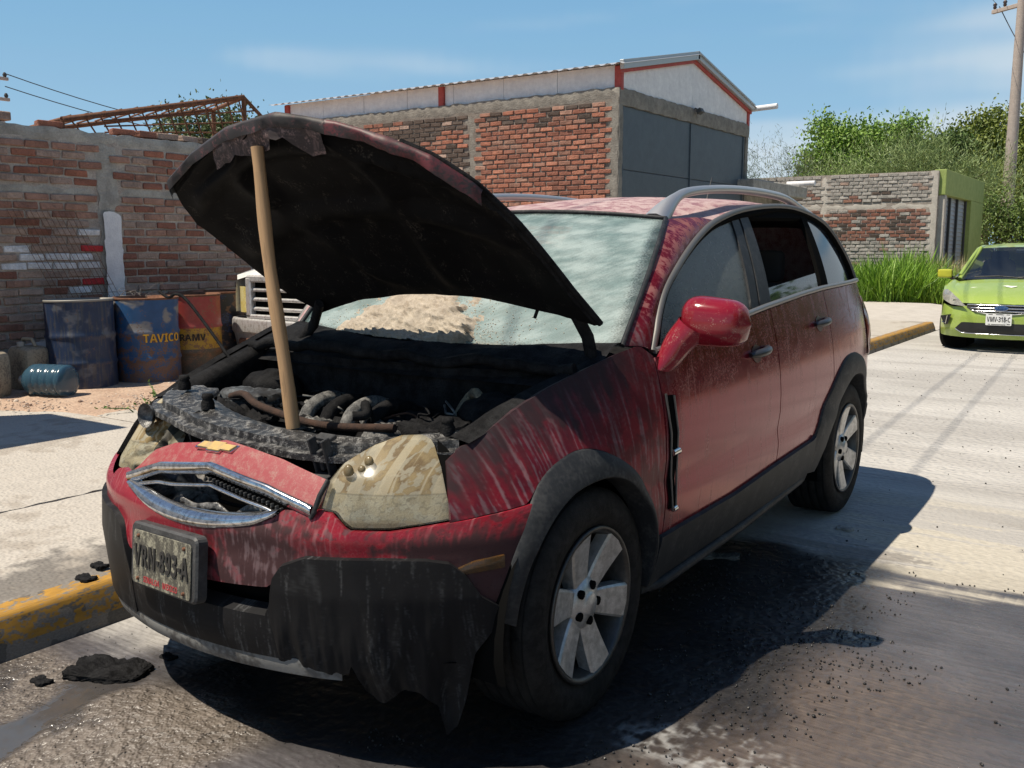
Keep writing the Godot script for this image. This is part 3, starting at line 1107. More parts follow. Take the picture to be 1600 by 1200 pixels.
func plan_init():
	var pts := [Vector2(0, .765), Vector2(.2, .75), Vector2(.42, .70), Vector2(.55, .645), Vector2(.65, .585), Vector2(.74, .515), Vector2(.80, .45), Vector2(.85, .37), Vector2(.885, .27), Vector2(.905, .15), Vector2(.915, 0), Vector2(.92, -.4), Vector2(.922, -1.2), Vector2(.918, -2.0), Vector2(.908, -2.6), Vector2(.888, -2.95), Vector2(.845, -3.2), Vector2(.77, -3.34), Vector2(.64, -3.42), Vector2(.4, -3.46), Vector2(0, -3.48)]
	var line := smooth_line(pts, 10)
	var s := 0.0
	for i in line.size():
		if i > 0: s += line[i].distance_to(line[i - 1])
		PX.append(line[i].x); PZ.append(line[i].y); PS.append(s)
		var t: Vector2 = (line[mini(i + 1, line.size() - 1)] - line[maxi(i - 1, 0)]).normalized()
		PN.append(Vector2(-t.y, t.x))

func s_z(z: float) -> float:
	for i in range(1, PZ.size()):
		if PZ[i] <= z: return lerpf(PS[i - 1], PS[i], clampf((z - PZ[i - 1]) / (PZ[i] - PZ[i - 1]), 0, 1))
	return PS[-1]

func s_x(x: float) -> float:
	for i in range(1, PX.size()):
		if PX[i] >= x: return lerpf(PS[i - 1], PS[i], clampf((x - PX[i - 1]) / maxf(1e-6, PX[i] - PX[i - 1]), 0, 1))
	return PS[-1]

const GY_ := [.2, .5, .6, .7, .8, .9, 1.0, 1.1, 1.25]
const GF_ := [.03, 0.0, .005, .03, .09, .17, .27, .36, .45]
const SY_ := [.26, .36, .45, .52, .58, .64, .72, .80, .88, .96, 1.02, 1.08, 1.14, 1.20, 1.28]
const SO_ := [.075, .040, .016, .008, .003, .011, .001, .001, .007, .018, .030, .044, .060, .077, .100]

func shell(s: float, y: float, off := 0.0) -> Vector3:
	var sg := 1.0 if s >= 0 else -1.0
	var a := absf(s)
	var lo := 0; var hi := PS.size() - 1
	while hi - lo > 1:
		var m := (lo + hi) / 2
		if PS[m] <= a: lo = m
		else: hi = m
	var f := clampf((a - PS[lo]) / maxf(1e-6, PS[hi] - PS[lo]), 0, 1)
	var x := lerpf(PX[lo], PX[hi], f); var z := lerpf(PZ[lo], PZ[hi], f)
	var n := PN[lo].lerp(PN[hi], f).normalized()
	var wf := clampf((z + .5) / .9, 0, 1)
	var g := lerpf(lut1(SY_, SO_, y), lut1(GY_, GF_, y), wf * wf * (3 - 2 * wf) * .35 + wf * .65)
	g -= off
	# normal in plan points outward: (+x on the left side, +z at the nose)
	return Vector3(sg * (x - n.x * g), y, z - n.y * g)

# columns of constant s between a lower and an upper line of (s, y)
func shell_cols(s0: float, s1: float, n: int, m: int, bot: Array, top: Array, off := 0.0, flange := .02, bulge := 0.0) -> B:
	var bx := []; var by := []; var tx := []; var ty := []
	for p in bot: bx.append(p.x); by.append(p.y)
	for p in top: tx.append(p.x); ty.append(p.y)
	var rows := []
	for j in m + 1:
		var row := []
		for i in n + 1:
			var s := lerpf(s0, s1, float(i) / n)
			var yb := lut1(bx, by, s); var yt := lut1(tx, ty, s)
			var v := float(j) / m
			var u := float(i) / n
			row.append(shell(s, lerpf(yb, yt, v), off + bulge * sin(PI * v) * sin(PI * u)))
		rows.append(row)
	var b := B.new()
	b.sheet(rows)
	if flange > 0.0: edge_flange(b, rows, flange, 0)
	return b

# turn the border of a sheet inward (towards the car's middle line) so that gaps show depth
func edge_flange(b: B, rows: Array, depth: float, _k: int):
	var ring := []
	var n: int = rows[0].size(); var m := rows.size()
	for i in n: ring.append(rows[0][i])
	for j in range(1, m): ring.append(rows[j][n - 1])
	for i in range(n - 2, -1, -1): ring.append(rows[m - 1][i])
	for j in range(m - 2, 0, -1): ring.append(rows[j][0])
	var inner := []
	for p in ring:
		var c := Vector3(0, .75, clampf(p.z, -2.9, -.1))
		inner.append(p + (c - p).normalized() * depth)
	b.sheet([ring, inner], true, true)

func rev(pts: Array) -> Array:
	var o := pts.duplicate(); o.reverse(); return o

func mirror_line(pts: Array) -> Array:
	var o := []
	for p in pts: o.append(Vector2(-p.x, p.y))
	o.reverse()
	return o

func fx(x: float, y: float) -> Vector2: return Vector2(s_x(x), y)
func fz(z: float, y: float) -> Vector2: return Vector2(s_z(z), y)

const BELT_Z := [-3.3, -3.08, -2.3, -1.98, -1.45, -1.25, -.47, -.40]
const BELT_Y := [1.205, 1.215, 1.20, 1.185, 1.152, 1.136, 1.060, 1.055]
func belt(z: float) -> float: return lut1(BELT_Z, BELT_Y, z)

# the window side surface above the belt
func pane_x(z: float, y: float) -> float:
	var yb := belt(z)
	var xb := shell(s_z(z), yb).x - .014
	if z > -.75: xb -= .03 * clampf((z + .75) / .35, 0, 1)
	var h := y - yb
	return xb - .33 * h - .36 * maxf(0, h) * h

func pane(z: float, y: float, sg: float, off := 0.0) -> Vector3:
	return Vector3(sg * (pane_x(z, y) + off), y, z)

const DLO := [Vector2(-.455, 1.062), Vector2(-.527, 1.159), Vector2(-.65, 1.261), Vector2(-.823, 1.346), Vector2(-1.08, 1.44), Vector2(-1.332, 1.507), Vector2(-1.703, 1.563), Vector2(-2.182, 1.594), Vector2(-2.532, 1.583), Vector2(-2.843, 1.524), Vector2(-2.999, 1.405), Vector2(-3.078, 1.299), Vector2(-3.10, 1.215)]

# sheet between two lines of (z, y) on the window side
func pane_loft(A: Array, T: Array, n: int, m: int, sg: float, off := 0.0, flange := 0.0) -> B:
	var a := resample(A, n + 1); var t := resample(T, n + 1)
	var rows := []
	for j in m + 1:
		var row := []
		for i in n + 1:
			var p: Vector2 = a[i].lerp(t[i], float(j) / m)
			row.append(pane(p.x, p.y, sg, off))
		rows.append(row)
	var b := B.new()
	b.sheet(rows, sg < 0)
	if flange > 0.0: edge_flange(b, rows, flange, 0)
	return b

func side_paint() -> StandardMaterial3D:
	var w := 1400; var h := 488
	var d := PackedByteArray(); d.resize(w * h * 3)
	var ro := PackedByteArray(); ro.resize(w * h * 3)
	var fine: PackedByteArray = NZ.fine; var mid: PackedByteArray = NZ.mid; var low: PackedByteArray = NZ.low; var white: PackedByteArray = NZ.white
	for py in h:
		var y := lerpf(1.75, .2, (py + .5) / h)
		for px in w:
			var z := lerpf(-3.6, .85, (px + .5) / w)
			var n1 := nz(low, px * .9, py * .9 + 40)
			var n2 := nz(mid, px * 1.4 + 77, py * 1.4)
			var n3 := nz(fine, px * 2.0, py * 2.0)
			var n4 := nz(white, px, py)
			var run := nzb(fine, px * 1.7 + 13, py * .13)          # water runs, drawn out downward
			var run2 := nzb(mid, px * 2.6 + 130, py * .22)
			var c := Vector3(.185, .0050, .015)
			var rough := .13
			var metal := .55
			# dried dust: speckled film, runs, heavier blotches on the pillars
			var dust := .01 + .10 * smoothstep(.55, .8, n3 * .5 + n4 * .5)
			dust += .26 * smoothstep(.56, .76, run * .6 + run2 * .4)
			if y > .86: dust += .30 * smoothstep(.42, .68, n3 * .35 + n2 * .35 + n4 * .3) * smoothstep(.86, .98, y + (n1 - .5) * .25)
			if y > 1.09 and z > -1.25: dust += .70 * smoothstep(.45, .60, n2 * .6 + n3 * .4)
			if y < .62: dust += .18 * smoothstep(.55, .35, y) * smoothstep(.3, .6, n2)
			c = c.lerp(Vector3(.30, .19, .165), clampf(dust, 0, .85) * .55)
			rough += dust * .50
			metal *= 1.0 - clampf(dust * 1.3, 0, 1)
			# ash runs on the front wing
			var wing := smoothstep(-.55, -.35, z + (n1 - .5) * .2)
			if wing > 0.0:
				var ash := smoothstep(.50, .66, run * .55 + run2 * .30 + n3 * .15) * wing
				ash = maxf(ash * .55, .8 * smoothstep(.56, .64, run * .5 + n2 * .5) * smoothstep(.0, .25, z))
				c = c.lerp(Vector3(.27, .225, .245), ash * .7)
				c = c.lerp(Vector3(.030, .004, .010), wing * .55 * smoothstep(.35, .65, n2))
				rough = lerpf(rough, .50, wing * .7)
				metal *= 1.0 - wing * .6
				# soot licking over the upper edge and round the corner of the bumper
				var edge := 1.075 - maxf(0.0, z + .27) * .27
				if z > .07: edge = .99 - (z - .07) * .30
				var soot := smoothstep(.20, .02, edge - y + (n2 - .5) * .18 + (run2 - .5) * .14) * smoothstep(-.5, -.2, z)
				soot = maxf(soot, smoothstep(.16, .32, z + (n2 - .5) * .20) * smoothstep(.74, .66, y + (n3 - .5) * .06))
				c = c.lerp(Vector3(.013, .010, .012), soot * .93)
				rough = lerpf(rough, .6, soot)
				metal *= 1.0 - soot
			var i := py * w + px
			d[i * 3] = clampi(int(pow(c.x, 1 / 2.2) * 255), 0, 255)
			d[i * 3 + 1] = clampi(int(pow(c.y, 1 / 2.2) * 255), 0, 255)
			d[i * 3 + 2] = clampi(int(pow(c.z, 1 / 2.2) * 255), 0, 255)
			ro[i * 3 + 1] = clampi(int(rough * 255), 0, 255)
			ro[i * 3 + 2] = clampi(int(metal * 255), 0, 255)
	var m := StandardMaterial3D.new()
	m.albedo_texture = tex(w, h, d)
	var orm := tex(w, h, ro)
	m.roughness_texture = orm
	m.roughness_texture_channel = BaseMaterial3D.TEXTURE_CHANNEL_GREEN
	m.roughness = 1.0
	m.metallic_texture = orm
	m.metallic_texture_channel = BaseMaterial3D.TEXTURE_CHANNEL_BLUE
	m.metallic = 1.0
	m.metallic_specular = .30
	return m

func front_paint() -> StandardMaterial3D:
	var w := 900; var h := 380
	var d := PackedByteArray(); d.resize(w * h * 3)
	var ro := PackedByteArray(); ro.resize(w * h)
	for py in h:
		var y := lerpf(1.0, .2, (py + .5) / h)
		for px in w:
			var x := lerpf(-.95, .95, (px + .5) / w)
			var n2 := nz(NZ.mid, px * 1.6 + 17, py * 1.6); var n3 := nz(NZ.fine, px * 2.2, py * 2.2); var n4 := nz(NZ.white, px, py); var n1 := nz(NZ.low, px * 1.2, py * 1.2)
			var run := nzb(NZ.fine, px * 1.5 + 13, py * .16)
			var c := Vector3(.235, .0065, .018)
			var rough := .18
			var dust := .04 + .16 * smoothstep(.5, .75, n3 * .8 + n4 * .2) + .55 * smoothstep(.52, .75, run) * smoothstep(.35, .6, n1)
			c = c.lerp(Vector3(.38, .23, .23), dust * .5)
			rough += dust * .4
			# blistered, burnt patches
			var burn := smoothstep(.12, -.02, Vector2((x - .27) * .75, y - .575).length() - .09 + (n2 - .5) * .16)
			burn = maxf(burn, smoothstep(.55, .66, x + (n2 - .5) * .25) * smoothstep(.70, .64, y + (run - .5) * .06 + (n2 - .5) * .05))
			burn = maxf(burn, smoothstep(.66, .76, n2) * .7 * smoothstep(-.1, .3, x))
			var bc := Vector3(.020, .016, .017).lerp(Vector3(.10, .078, .084), smoothstep(.46, .70, n2 * .5 + run * .5) * smoothstep(.62, .45, x))
			c = c.lerp(bc, burn * .9)
			rough = lerpf(rough, .75, burn)
			if n4 > .996: c = c * .4
			var i := py * w + px
			d[i * 3] = clampi(int(pow(c.x, 1 / 2.2) * 255), 0, 255)
			d[i * 3 + 1] = clampi(int(pow(c.y, 1 / 2.2) * 255), 0, 255)
			d[i * 3 + 2] = clampi(int(pow(c.z, 1 / 2.2) * 255), 0, 255)
			ro[i] = clampi(int(rough * 255), 0, 255)
	var m := StandardMaterial3D.new()
	m.albedo_texture = tex(w, h, d)
	m.roughness_texture = tex(w, h, ro, Image.FORMAT_L8)
	m.roughness_texture_channel = BaseMaterial3D.TEXTURE_CHANNEL_RED
	m.roughness = 1.0
	m.metallic_specular = .35
	return m

# a small tiling coat: base colour under a spotty or streaky layer
func coat(n: int, base_c: Vector3, over: Vector3, lo: float, hi: float, amount: float, r0: float, r1: float, sx := 1.0, sy := 1.0, sd := 0) -> StandardMaterial3D:
	var key := "coat/%d/%s/%s/%f/%f/%d" % [n, base_c, over, lo, r0, sd]
	if M.has(key): return M[key].duplicate()
	var d := PackedByteArray(); d.resize(n * n * 3)
	var ro := PackedByteArray(); ro.resize(n * n)
	for y in n:
		for x in n:
			var t := nz(NZ.mid, x * sx + sd, y * sy) * .4 + nz(NZ.fine, x * sx * 1.5, y * sy * 1.5 + sd) * .35 + nz(NZ.white, x, y) * .1 + nz(NZ.low, x + sd * 2, y) * .15
			var k := smoothstep(lo, hi, t) * amount
			var c := base_c.lerp(over, k) * (.9 + .2 * nz(NZ.fine, x * 2 + 5, y * 2))
			var i := y * n + x
			d[i * 3] = clampi(int(pow(c.x, 1 / 2.2) * 255), 0, 255)
			d[i * 3 + 1] = clampi(int(pow(c.y, 1 / 2.2) * 255), 0, 255)
			d[i * 3 + 2] = clampi(int(pow(c.z, 1 / 2.2) * 255), 0, 255)
			ro[i] = clampi(int(lerpf(r0, r1, k) * 255), 0, 255)
	var m := StandardMaterial3D.new()
	m.albedo_texture = tex(n, n, d)
	m.roughness = lerpf(r0, r1, .4)
	if n >= 512:
		m.roughness_texture = tex(n, n, ro, Image.FORMAT_L8)
		m.roughness_texture_channel = BaseMaterial3D.TEXTURE_CHANNEL_RED
		m.roughness = 1.0
	M[key] = m
	return m

func tri(m: StandardMaterial3D, per_m: float) -> StandardMaterial3D:
	m.uv1_triplanar = true
	m.uv1_scale = Vector3.ONE * per_m
	return m

func side_uv(b: B) -> B:
	b.planar(2, -3.6, .85, 1, .2, 1.75)
	return b

func build_suv():
	plan_init()
	var car := base("burnt_suv")
	tag(car, "burnt red SUV with soot-black engine bay and open hood parked at the kerb", "car")
	var paint := side_paint()
	var fpaint := front_paint()
	var black: StandardMaterial3D = tri(coat(256, Vector3(.009, .009, .010), Vector3(.13, .135, .14), .59, .76, .6, .36, .7, 2.4, .22, 40), 1.1)
	black.metallic_specular = .22
	var trim: StandardMaterial3D = tri(coat(256, Vector3(.016, .018, .021), Vector3(.060, .060, .060), .46, .72, .9, .40, .8, 1.0, 1.0, 9), 1.3)
	var roofm: StandardMaterial3D = tri(coat(512, Vector3(.19, .022, .032), Vector3(.48, .38, .365), .28, .60, .88, .35, .9, 1.2, 1.2, 70), .9)
	var char_m: StandardMaterial3D = M.char
	trim.metallic_specular = .3
	M.suv_trim = trim
	# ---- left and right body sides
	var arch_o := [Vector2(.405, .42), Vector2(.39, .54), Vector2(.335, .66), Vector2(.235, .765), Vector2(.083, .817), Vector2(-.05, .808), Vector2(-.196, .728), Vector2(-.313, .59), Vector2(-.377, .445), Vector2(-.395, .30)]
	var arch_i := [Vector2(.365, .40), Vector2(.35, .50), Vector2(.30, .60), Vector2(.19, .69), Vector2(.065, .725), Vector2(-.09, .72), Vector2(-.22, .65), Vector2(-.315, .53), Vector2(-.36, .40), Vector2(-.37, .29)]
	var rarch_o := [Vector2(-1.93, .36), Vector2(-2.04, .547), Vector2(-2.267, .731), Vector2(-2.50, .845), Vector2(-2.72, .86), Vector2(-2.94, .79), Vector2(-3.10, .64), Vector2(-3.16, .45)]
	var rarch_i := [Vector2(-2.16, .33), Vector2(-2.25, .494), Vector2(-2.42, .64), Vector2(-2.56, .72), Vector2(-2.72, .745), Vector2(-2.88, .71), Vector2(-3.02, .58), Vector2(-3.09, .43)]
	for sg in [1.0, -1.0]:
		var L := func(pts: Array):      # (z, y) line -> (s, y), nose to tail, or tail to nose on the right
			var o := []
			for p in pts: o.append(fz(p.x, p.y))
			return o if sg > 0 else mirror_line(o)
		var panel := func(called: String, z0: float, z1: float, n: int, m: int, bot: Array, top: Array, mt: Material, off := 0.0, fl := .025):
			var a := s_z(z0); var c := s_z(z1)
			var b: B = shell_cols(a if sg > 0 else -c, c if sg > 0 else -a, n, m, L.call(bot), L.call(top), off, fl)
			side_uv(b)
			return part(called, b, mt, car)
		panel.call("front_fender", .508, -.411, 44, 22, [Vector2(.508, .694), Vector2(.43, .706), Vector2(.30, .717)] + smooth_line(arch_o.slice(3), 4), [Vector2(.508, .835), Vector2(.47, .865), Vector2(.40, .885), Vector2(.07, .985), Vector2(-.27, 1.072), Vector2(-.36, 1.09), Vector2(-.411, 1.052)], paint if sg > 0 else char_m)
		var fd = panel.call("front_door", -.418, -1.503, 36, 26, [Vector2(-.4, .455), Vector2(-1.03, .462), Vector2(-1.51, .492)], [Vector2(-.4, 1.046), Vector2(-.47, 1.051), Vector2(-1.25, 1.127), Vector2(-1.51, 1.146)], paint)
		var rd = panel.call("rear_door", -1.511, -2.296, 30, 26, [Vector2(-1.5, .492), Vector2(-2.0, .512), Vector2(-2.04, .547), Vector2(-2.267, .731), Vector2(-2.3, .75)], [Vector2(-1.5, 1.146), Vector2(-1.98, 1.176), Vector2(-2.3, 1.191)], paint)
		panel.call("quarter_panel", -2.304, -3.30, 30, 22, [Vector2(-2.3, .75)] + smooth_line(rarch_o.slice(3), 4) + [Vector2(-3.3, .45)], [Vector2(-2.3, 1.191), Vector2(-3.08, 1.206), Vector2(-3.3, 1.2)], paint)
		panel.call("sill", -.385, -2.02, 40, 6, [Vector2(-.38, .285), Vector2(-1.2, .285), Vector2(-2.05, .31)], [Vector2(-.38, .462), Vector2(-1.03, .468), Vector2(-1.51, .497), Vector2(-1.98, .517), Vector2(-2.05, .54)], trim, .016, .05)
		# wheel arch flares
		for f in [[arch_o, arch_i], [rarch_o, rarch_i]]:
			var o := resample(smooth_line(f[0], 5), 40); var i_ := resample(smooth_line(f[1], 5), 40)
			var rows := []
			for q in [[0.0, -.004], [.05, .010], [.5, .017], [.93, .019], [1.0, .012], [1.02, -.07]]:
				var row := []
				for k in 40:
					var p: Vector2 = o[k].lerp(i_[k], q[0])
					row.append(shell(sg * s_z(p.x), p.y, q[1]))
				rows.append(row)
			var b := B.new(); b.sheet(rows, sg > 0)
			part("wheel_arch_flare", b, trim if sg > 0 else black, car)
			# inner liner
			var well := B.new()
			var c := Vector2(0.0 if f[0] == arch_o else -2.707, .357)
			rows = []
			for xx in [.86, .72, .46]:
				var row := []
				for k in 25:
					var an := PI * (k / 24.0) * 1.16 - .25
					row.append(Vector3(sg * xx, c.y + sin(an) * .435, c.x + cos(an) * .435))
				rows.append(row)
			well.sheet(rows)
			var back := []
			for k in 25: back.append(rows[2][k])
			well.fan(back)
			part("wheel_well", well, M.void, car)
		# running board
		var rb := B.new()
		rb.tube([Vector3(sg * .83, .265, -.40), Vector3(sg * .872, .272, -.48), Vector3(sg * .878, .292, -1.2), Vector3(sg * .872, .325, -1.95), Vector3(sg * .83, .325, -2.0)], .020, 10)
		part("running_board", rb, trim, car)
		# door handles, with the recess bowl behind
		for hd in [[-1.275, .985, fd], [-2.145, 1.045, rd]]:
			var b := B.new()
			var pts := []
			for k in 7:
				var t := k / 6.0
				var p := shell(s_z(hd[0] + .10 - .20 * t), hd[1] + .016 * t, .006 + .026 * sin(PI * t))
				pts.append(Vector3(sg * p.x, p.y, p.z))
			b.tube(pts, [.012, .021, .022, .021, .020, .018, .012], 10, true, .75)
			part("handle", b, mat(lin(.018, .019, .021), .35), hd[2])
			var bw := B.new()
			var cpt := shell(s_z(hd[0] + .02), hd[1], .0015)
			var ring := []
			for k in 18:
				var an := TAU * k / 18
				var p := shell(s_z(hd[0] + .02 + cos(an) * .05), hd[1] + sin(an) * .036, .002)
				ring.append(Vector3(sg * p.x, p.y, p.z))
			bw.fan(ring, sg < 0)
			part("handle_bowl", bw, mat(lin(.06, .004, .008), .3), hd[2])
		# fender vent: chrome frame, dark slats
		if sg > 0:
			var vent := Node3D.new(); put(vent, "fender_vent", car)
			var b := B.new()
			for rail in [[[-.428, .93], [-.437, .80], [-.447, .66], [-.462, .535]], [[-.472, .92], [-.482, .80], [-.49, .66], [-.487, .535]]]:
				var pts := []
				for q in rail: pts.append(shell(s_z(q[0]), q[1], .006))
				b.tube(pts, .004, 6)
			part("vent_frame", b, mat(lin(.10, .10, .10), .4, .6), vent)
			for q in [[-.462, -.487, .540, .010], [-.442, -.486, .735, .012]]:
				b = B.new(); b.tube([shell(s_z(q[0]), q[2], .006), shell(s_z(q[1]), q[2], .006)], q[3], 8)
				part("vent_clip", b, M.chrome, vent)
			b = shell_cols(s_z(-.43), s_z(-.485), 4, 20, [fz(-.43, .545), fz(-.485, .545)], [fz(-.43, .925), fz(-.485, .92)], .003, 0)
			part("vent_slats", b, M.void, vent)
		# belt strip, window surround, pillars, glass
		var bp := []
		for k in 40:
			var z := lerpf(-.455, -3.10, k / 39.0)
			bp.append(pane(z, belt(z) + .006, sg, .016))
		var bs := B.new(); bs.tube(bp, .012, 6, true, 1.0)
		part("belt_strip", bs, mat(lin(.20, .20, .20), .4, .6), car)
		var dl := smooth_line(DLO, 6)
		var dp := []
		for p in dl: dp.append(pane(p.x, p.y, sg, .006))
		var db := B.new(); db.tube(dp, .013, 8)
		part("window_surround", db, mat(lin(.11, .108, .105), .5, .3), car)
		var ip := []
		for p in dl:
			var c := Vector2(-1.8, 1.3)
			var q: Vector2 = p + (c - p).normalized() * .024
			ip.append(pane(q.x, maxf(q.y, belt(q.x)), sg, -.006))
		var ib := B.new(); ib.tube(ip, .016, 6)
		part("window_seal", ib, M.void, car)
		var dusty := side_glass()
		var gl := pane_loft([Vector2(-.48, 1.064), Vector2(-.9, 1.10), Vector2(-1.37, 1.15)], [Vector2(-.48, 1.066), Vector2(-.56, 1.17), Vector2(-.68, 1.263), Vector2(-.85, 1.345), Vector2(-1.09, 1.43), Vector2(-1.34, 1.495), Vector2(-1.57, 1.535)], 24, 14, sg, -.014)
		gl.planar(2, -1.7, -.4, 1, 1.05, 1.6)
		part("front_window", gl, dusty, car)
		# rear door window: wound down, a low strip of glass left
		var rg := pane_loft([Vector2(-1.57, 1.16), Vector2(-2.36, 1.20)], [Vector2(-1.60, 1.225), Vector2(-2.36, 1.275)], 10, 3, sg, -.014)
		part("rear_window", rg, M.glass, car)
		var qg := pane_loft([Vector2(-2.46, 1.205), Vector2(-3.06, 1.215)], [Vector2(-2.56, 1.565), Vector2(-2.83, 1.50), Vector2(-2.97, 1.39), Vector2(-3.05, 1.28)], 14, 8, sg, -.012)
		part("quarter_window", qg, quarter_glass(), car)
		part("window_pillar", pane_loft([Vector2(-1.345, 1.145), Vector2(-1.43, 1.152)], [Vector2(-1.53, 1.54), Vector2(-1.62, 1.555)], 4, 10, sg, -.004, .02), trim, car)
		part("window_pillar", pane_loft([Vector2(-1.44, 1.15), Vector2(-1.575, 1.158)], [Vector2(-1.635, 1.556), Vector2(-1.735, 1.568)], 4, 10, sg, -.001, .03), trim, car)
		part("window_pillar", pane_loft([Vector2(-2.36, 1.195), Vector2(-2.48, 1.20)], [Vector2(-2.50, 1.585), Vector2(-2.58, 1.575)], 4, 10, sg, -.004, .02), M.void, car)
		part("window_pillar", pane_loft([Vector2(-1.66, 1.53), Vector2(-2.52, 1.545)], [Vector2(-1.66, 1.565), Vector2(-2.52, 1.59)], 10, 2, sg, -.006, .02), M.void, car)
		# windscreen pillar up to the roof
		var wl := windscreen_edge(sg)
		var e := resample(wl, 18)
		var dd := resample(dl.slice(0, 31), 18)
		var rows := []
		for j in 7:
			var row := []
			for k in 18:
				var dpt := pane(dd[k].x, dd[k].y, sg, .004)
				var p: Vector3 = e[k].lerp(dpt, j / 6.0)
				var out := Vector3(sg * .8, .6, .0).normalized()
				row.append(p + out * .016 * sin(PI * j / 6.0))
			rows.append(row)
		var ab := B.new(); ab.sheet(rows, sg < 0)
		side_uv(ab)
		part("windscreen_pillar", ab, paint if sg > 0 else roofm, car)
		# roof rail
		var rl := B.new()
		var rp := smooth_line([Vector3(sg * .57, 1.495, -1.00), Vector3(sg * .575, 1.585, -1.15), Vector3(sg * .58, 1.628, -1.33), Vector3(sg * .58, 1.655, -1.75), Vector3(sg * .58, 1.657, -2.2), Vector3(sg * .575, 1.634, -2.55), Vector3(sg * .57, 1.545, -2.90)], 6)
		var rr := []
		for k in rp.size():
			var t := float(k) / (rp.size() - 1)
			rr.append(.025 + .030 * smoothstep(.22, .0, t) + .026 * smoothstep(.85, 1.0, t))
		rl.tube(rp, rr, 10, true, .75)
		part("roof_rail", rl, mat(lin(.46, .46, .455), .42, .7), car)
	# ---- roof
	var rrows := []
	var hl: Vector3 = windscreen_edge(1.0)[-1]; var hr: Vector3 = windscreen_edge(-1.0)[-1]
	var row0 := []
	for k in 33:
		var t := k / 32.0
		row0.append(hl.lerp(hr, t) + Vector3(0, .035, .06) * 4 * t * (1 - t))
	rrows.append(row0)
	var secs := [[-1.332, 1.507, 1.600, 2.6], [-1.703, 1.563, 1.634, 2.6], [-2.182, 1.594, 1.647, 2.6], [-2.532, 1.583, 1.640, 2.8], [-2.843, 1.524, 1.612, 3.4], [-2.999, 1.405, 1.585, 5.0], [-3.078, 1.299, 1.565, 6.0], [-3.10, 1.215, 1.55, 7.0]]
	for q in secs:
		var e := pane(q[0], q[1], 1.0, .004)
		var row := []
		for k in 33:
			var a := cos(PI * k / 32.0)
			var x := e.x * a
			row.append(Vector3(x, q[1] + (q[2] - q[1]) * (1.0 - pow(absf(a), q[3])), q[0] - .10 * (1 - a * a) * smoothstep(-2.6, -3.1, q[0])))
		rrows.append(row)
	var roof := B.new(); roof.sheet(rrows)
	var roofp := part("roof", roof, roofm, car)
	var an := B.new(); an.tube([Vector3(-.02, 1.625, -2.86), Vector3(-.02, 1.80, -2.95)], [.006, .003], 6)
	an.lathe([Vector2(.0, .0), Vector2(.028, 0), Vector2(.022, .02), Vector2(.008, .03), Vector2(0, .03)], Transform3D(Basis.IDENTITY, Vector3(-.02, 1.60, -2.85)), 12)
	part("antenna", an, M.plastic_black, roofp)
	# headliner under the roof
	var hb := B.new()
	var hrows := []
	for r in rrows.slice(1):
		var row := []
		for p in r: row.append(p * Vector3(.96, 1, 1) - Vector3(0, .035, 0))
		hrows.append(row)
	hb.sheet(hrows, true)
	part("headliner", hb, M.cloth_dark, car)
	# ---- tail
	var tr := []
	tr.append(rrows[-1])
	for y in [1.2, 1.0, .8, .6, .45]:
		var row := []
		for k in 33:
			var s := lerpf(s_z(-3.29), PS[-1], 1.0 - absf(k / 16.0 - 1.0)) * (1 if k <= 16 else -1)
			row.append(shell(s, y))
		tr.append(row)
	var tb := B.new(); tb.sheet(tr)
	part("tailgate", tb, roofm, car)
	for sg in [1.0, -1.0]:
		var b := B.new()
		var rows := []
		for j in 7:
			var row := []
			for i in 7:
				row.append(shell(sg * s_z(lerpf(-3.12, -3.33, i / 6.0)), lerpf(.80, 1.13, j / 6.0), .006 + .02 * sin(PI * i / 6.0) * sin(PI * j / 6.0)))
			rows.append(row)
		b.sheet(rows, sg < 0)
		part("tail_light", b, mat(lin(.20, .008, .012), .12), car)
	var rbm := shell_cols(-s_z(-3.10) , -PS[-1], 20, 4, [Vector2(-99, .30), Vector2(0, .30)], [Vector2(-99, .52), Vector2(0, .52)], .02, .05)
	part("rear_bumper", rbm, trim, car)
	rbm = shell_cols(s_z(-3.10), PS[-1], 20, 4, [Vector2(0, .30), Vector2(99, .30)], [Vector2(0, .52), Vector2(99, .52)], .02, .05)
	part("rear_bumper", rbm, trim, car)
	build_suv_glass(car)
	build_suv_front(car, fpaint, black, paint)
	build_suv_bay(car)
	build_suv_hood(car, roofm)
	build_suv_cabin(car)
	build_suv_mirror(car)
	for w in [[.885, 0.0, 1], [.885, -2.707, 1], [-.885, 0.0, -1], [-.885, -2.707, -1]]:
		make_wheel(car, Vector3(w[0], .349, w[1]), w[2], .347, .232, .24, 14.0 if w[1] > -1 else 30.0)

func windscreen_edge(sg: float) -> Array:
	var o := []
	for p in [Vector3(.790, 1.085, -.335), Vector3(.775, 1.20, -.46), Vector3(.742, 1.32, -.62), Vector3(.695, 1.425, -.79), Vector3(.625, 1.505, -.985)]:
		o.append(p if sg > 0 else Vector3(-p.x + .06 * smoothstep(1.5, 1.1, p.y), p.y, p.z - .05 * smoothstep(1.5, 1.1, p.y)))
	return smooth_line(o, 5)

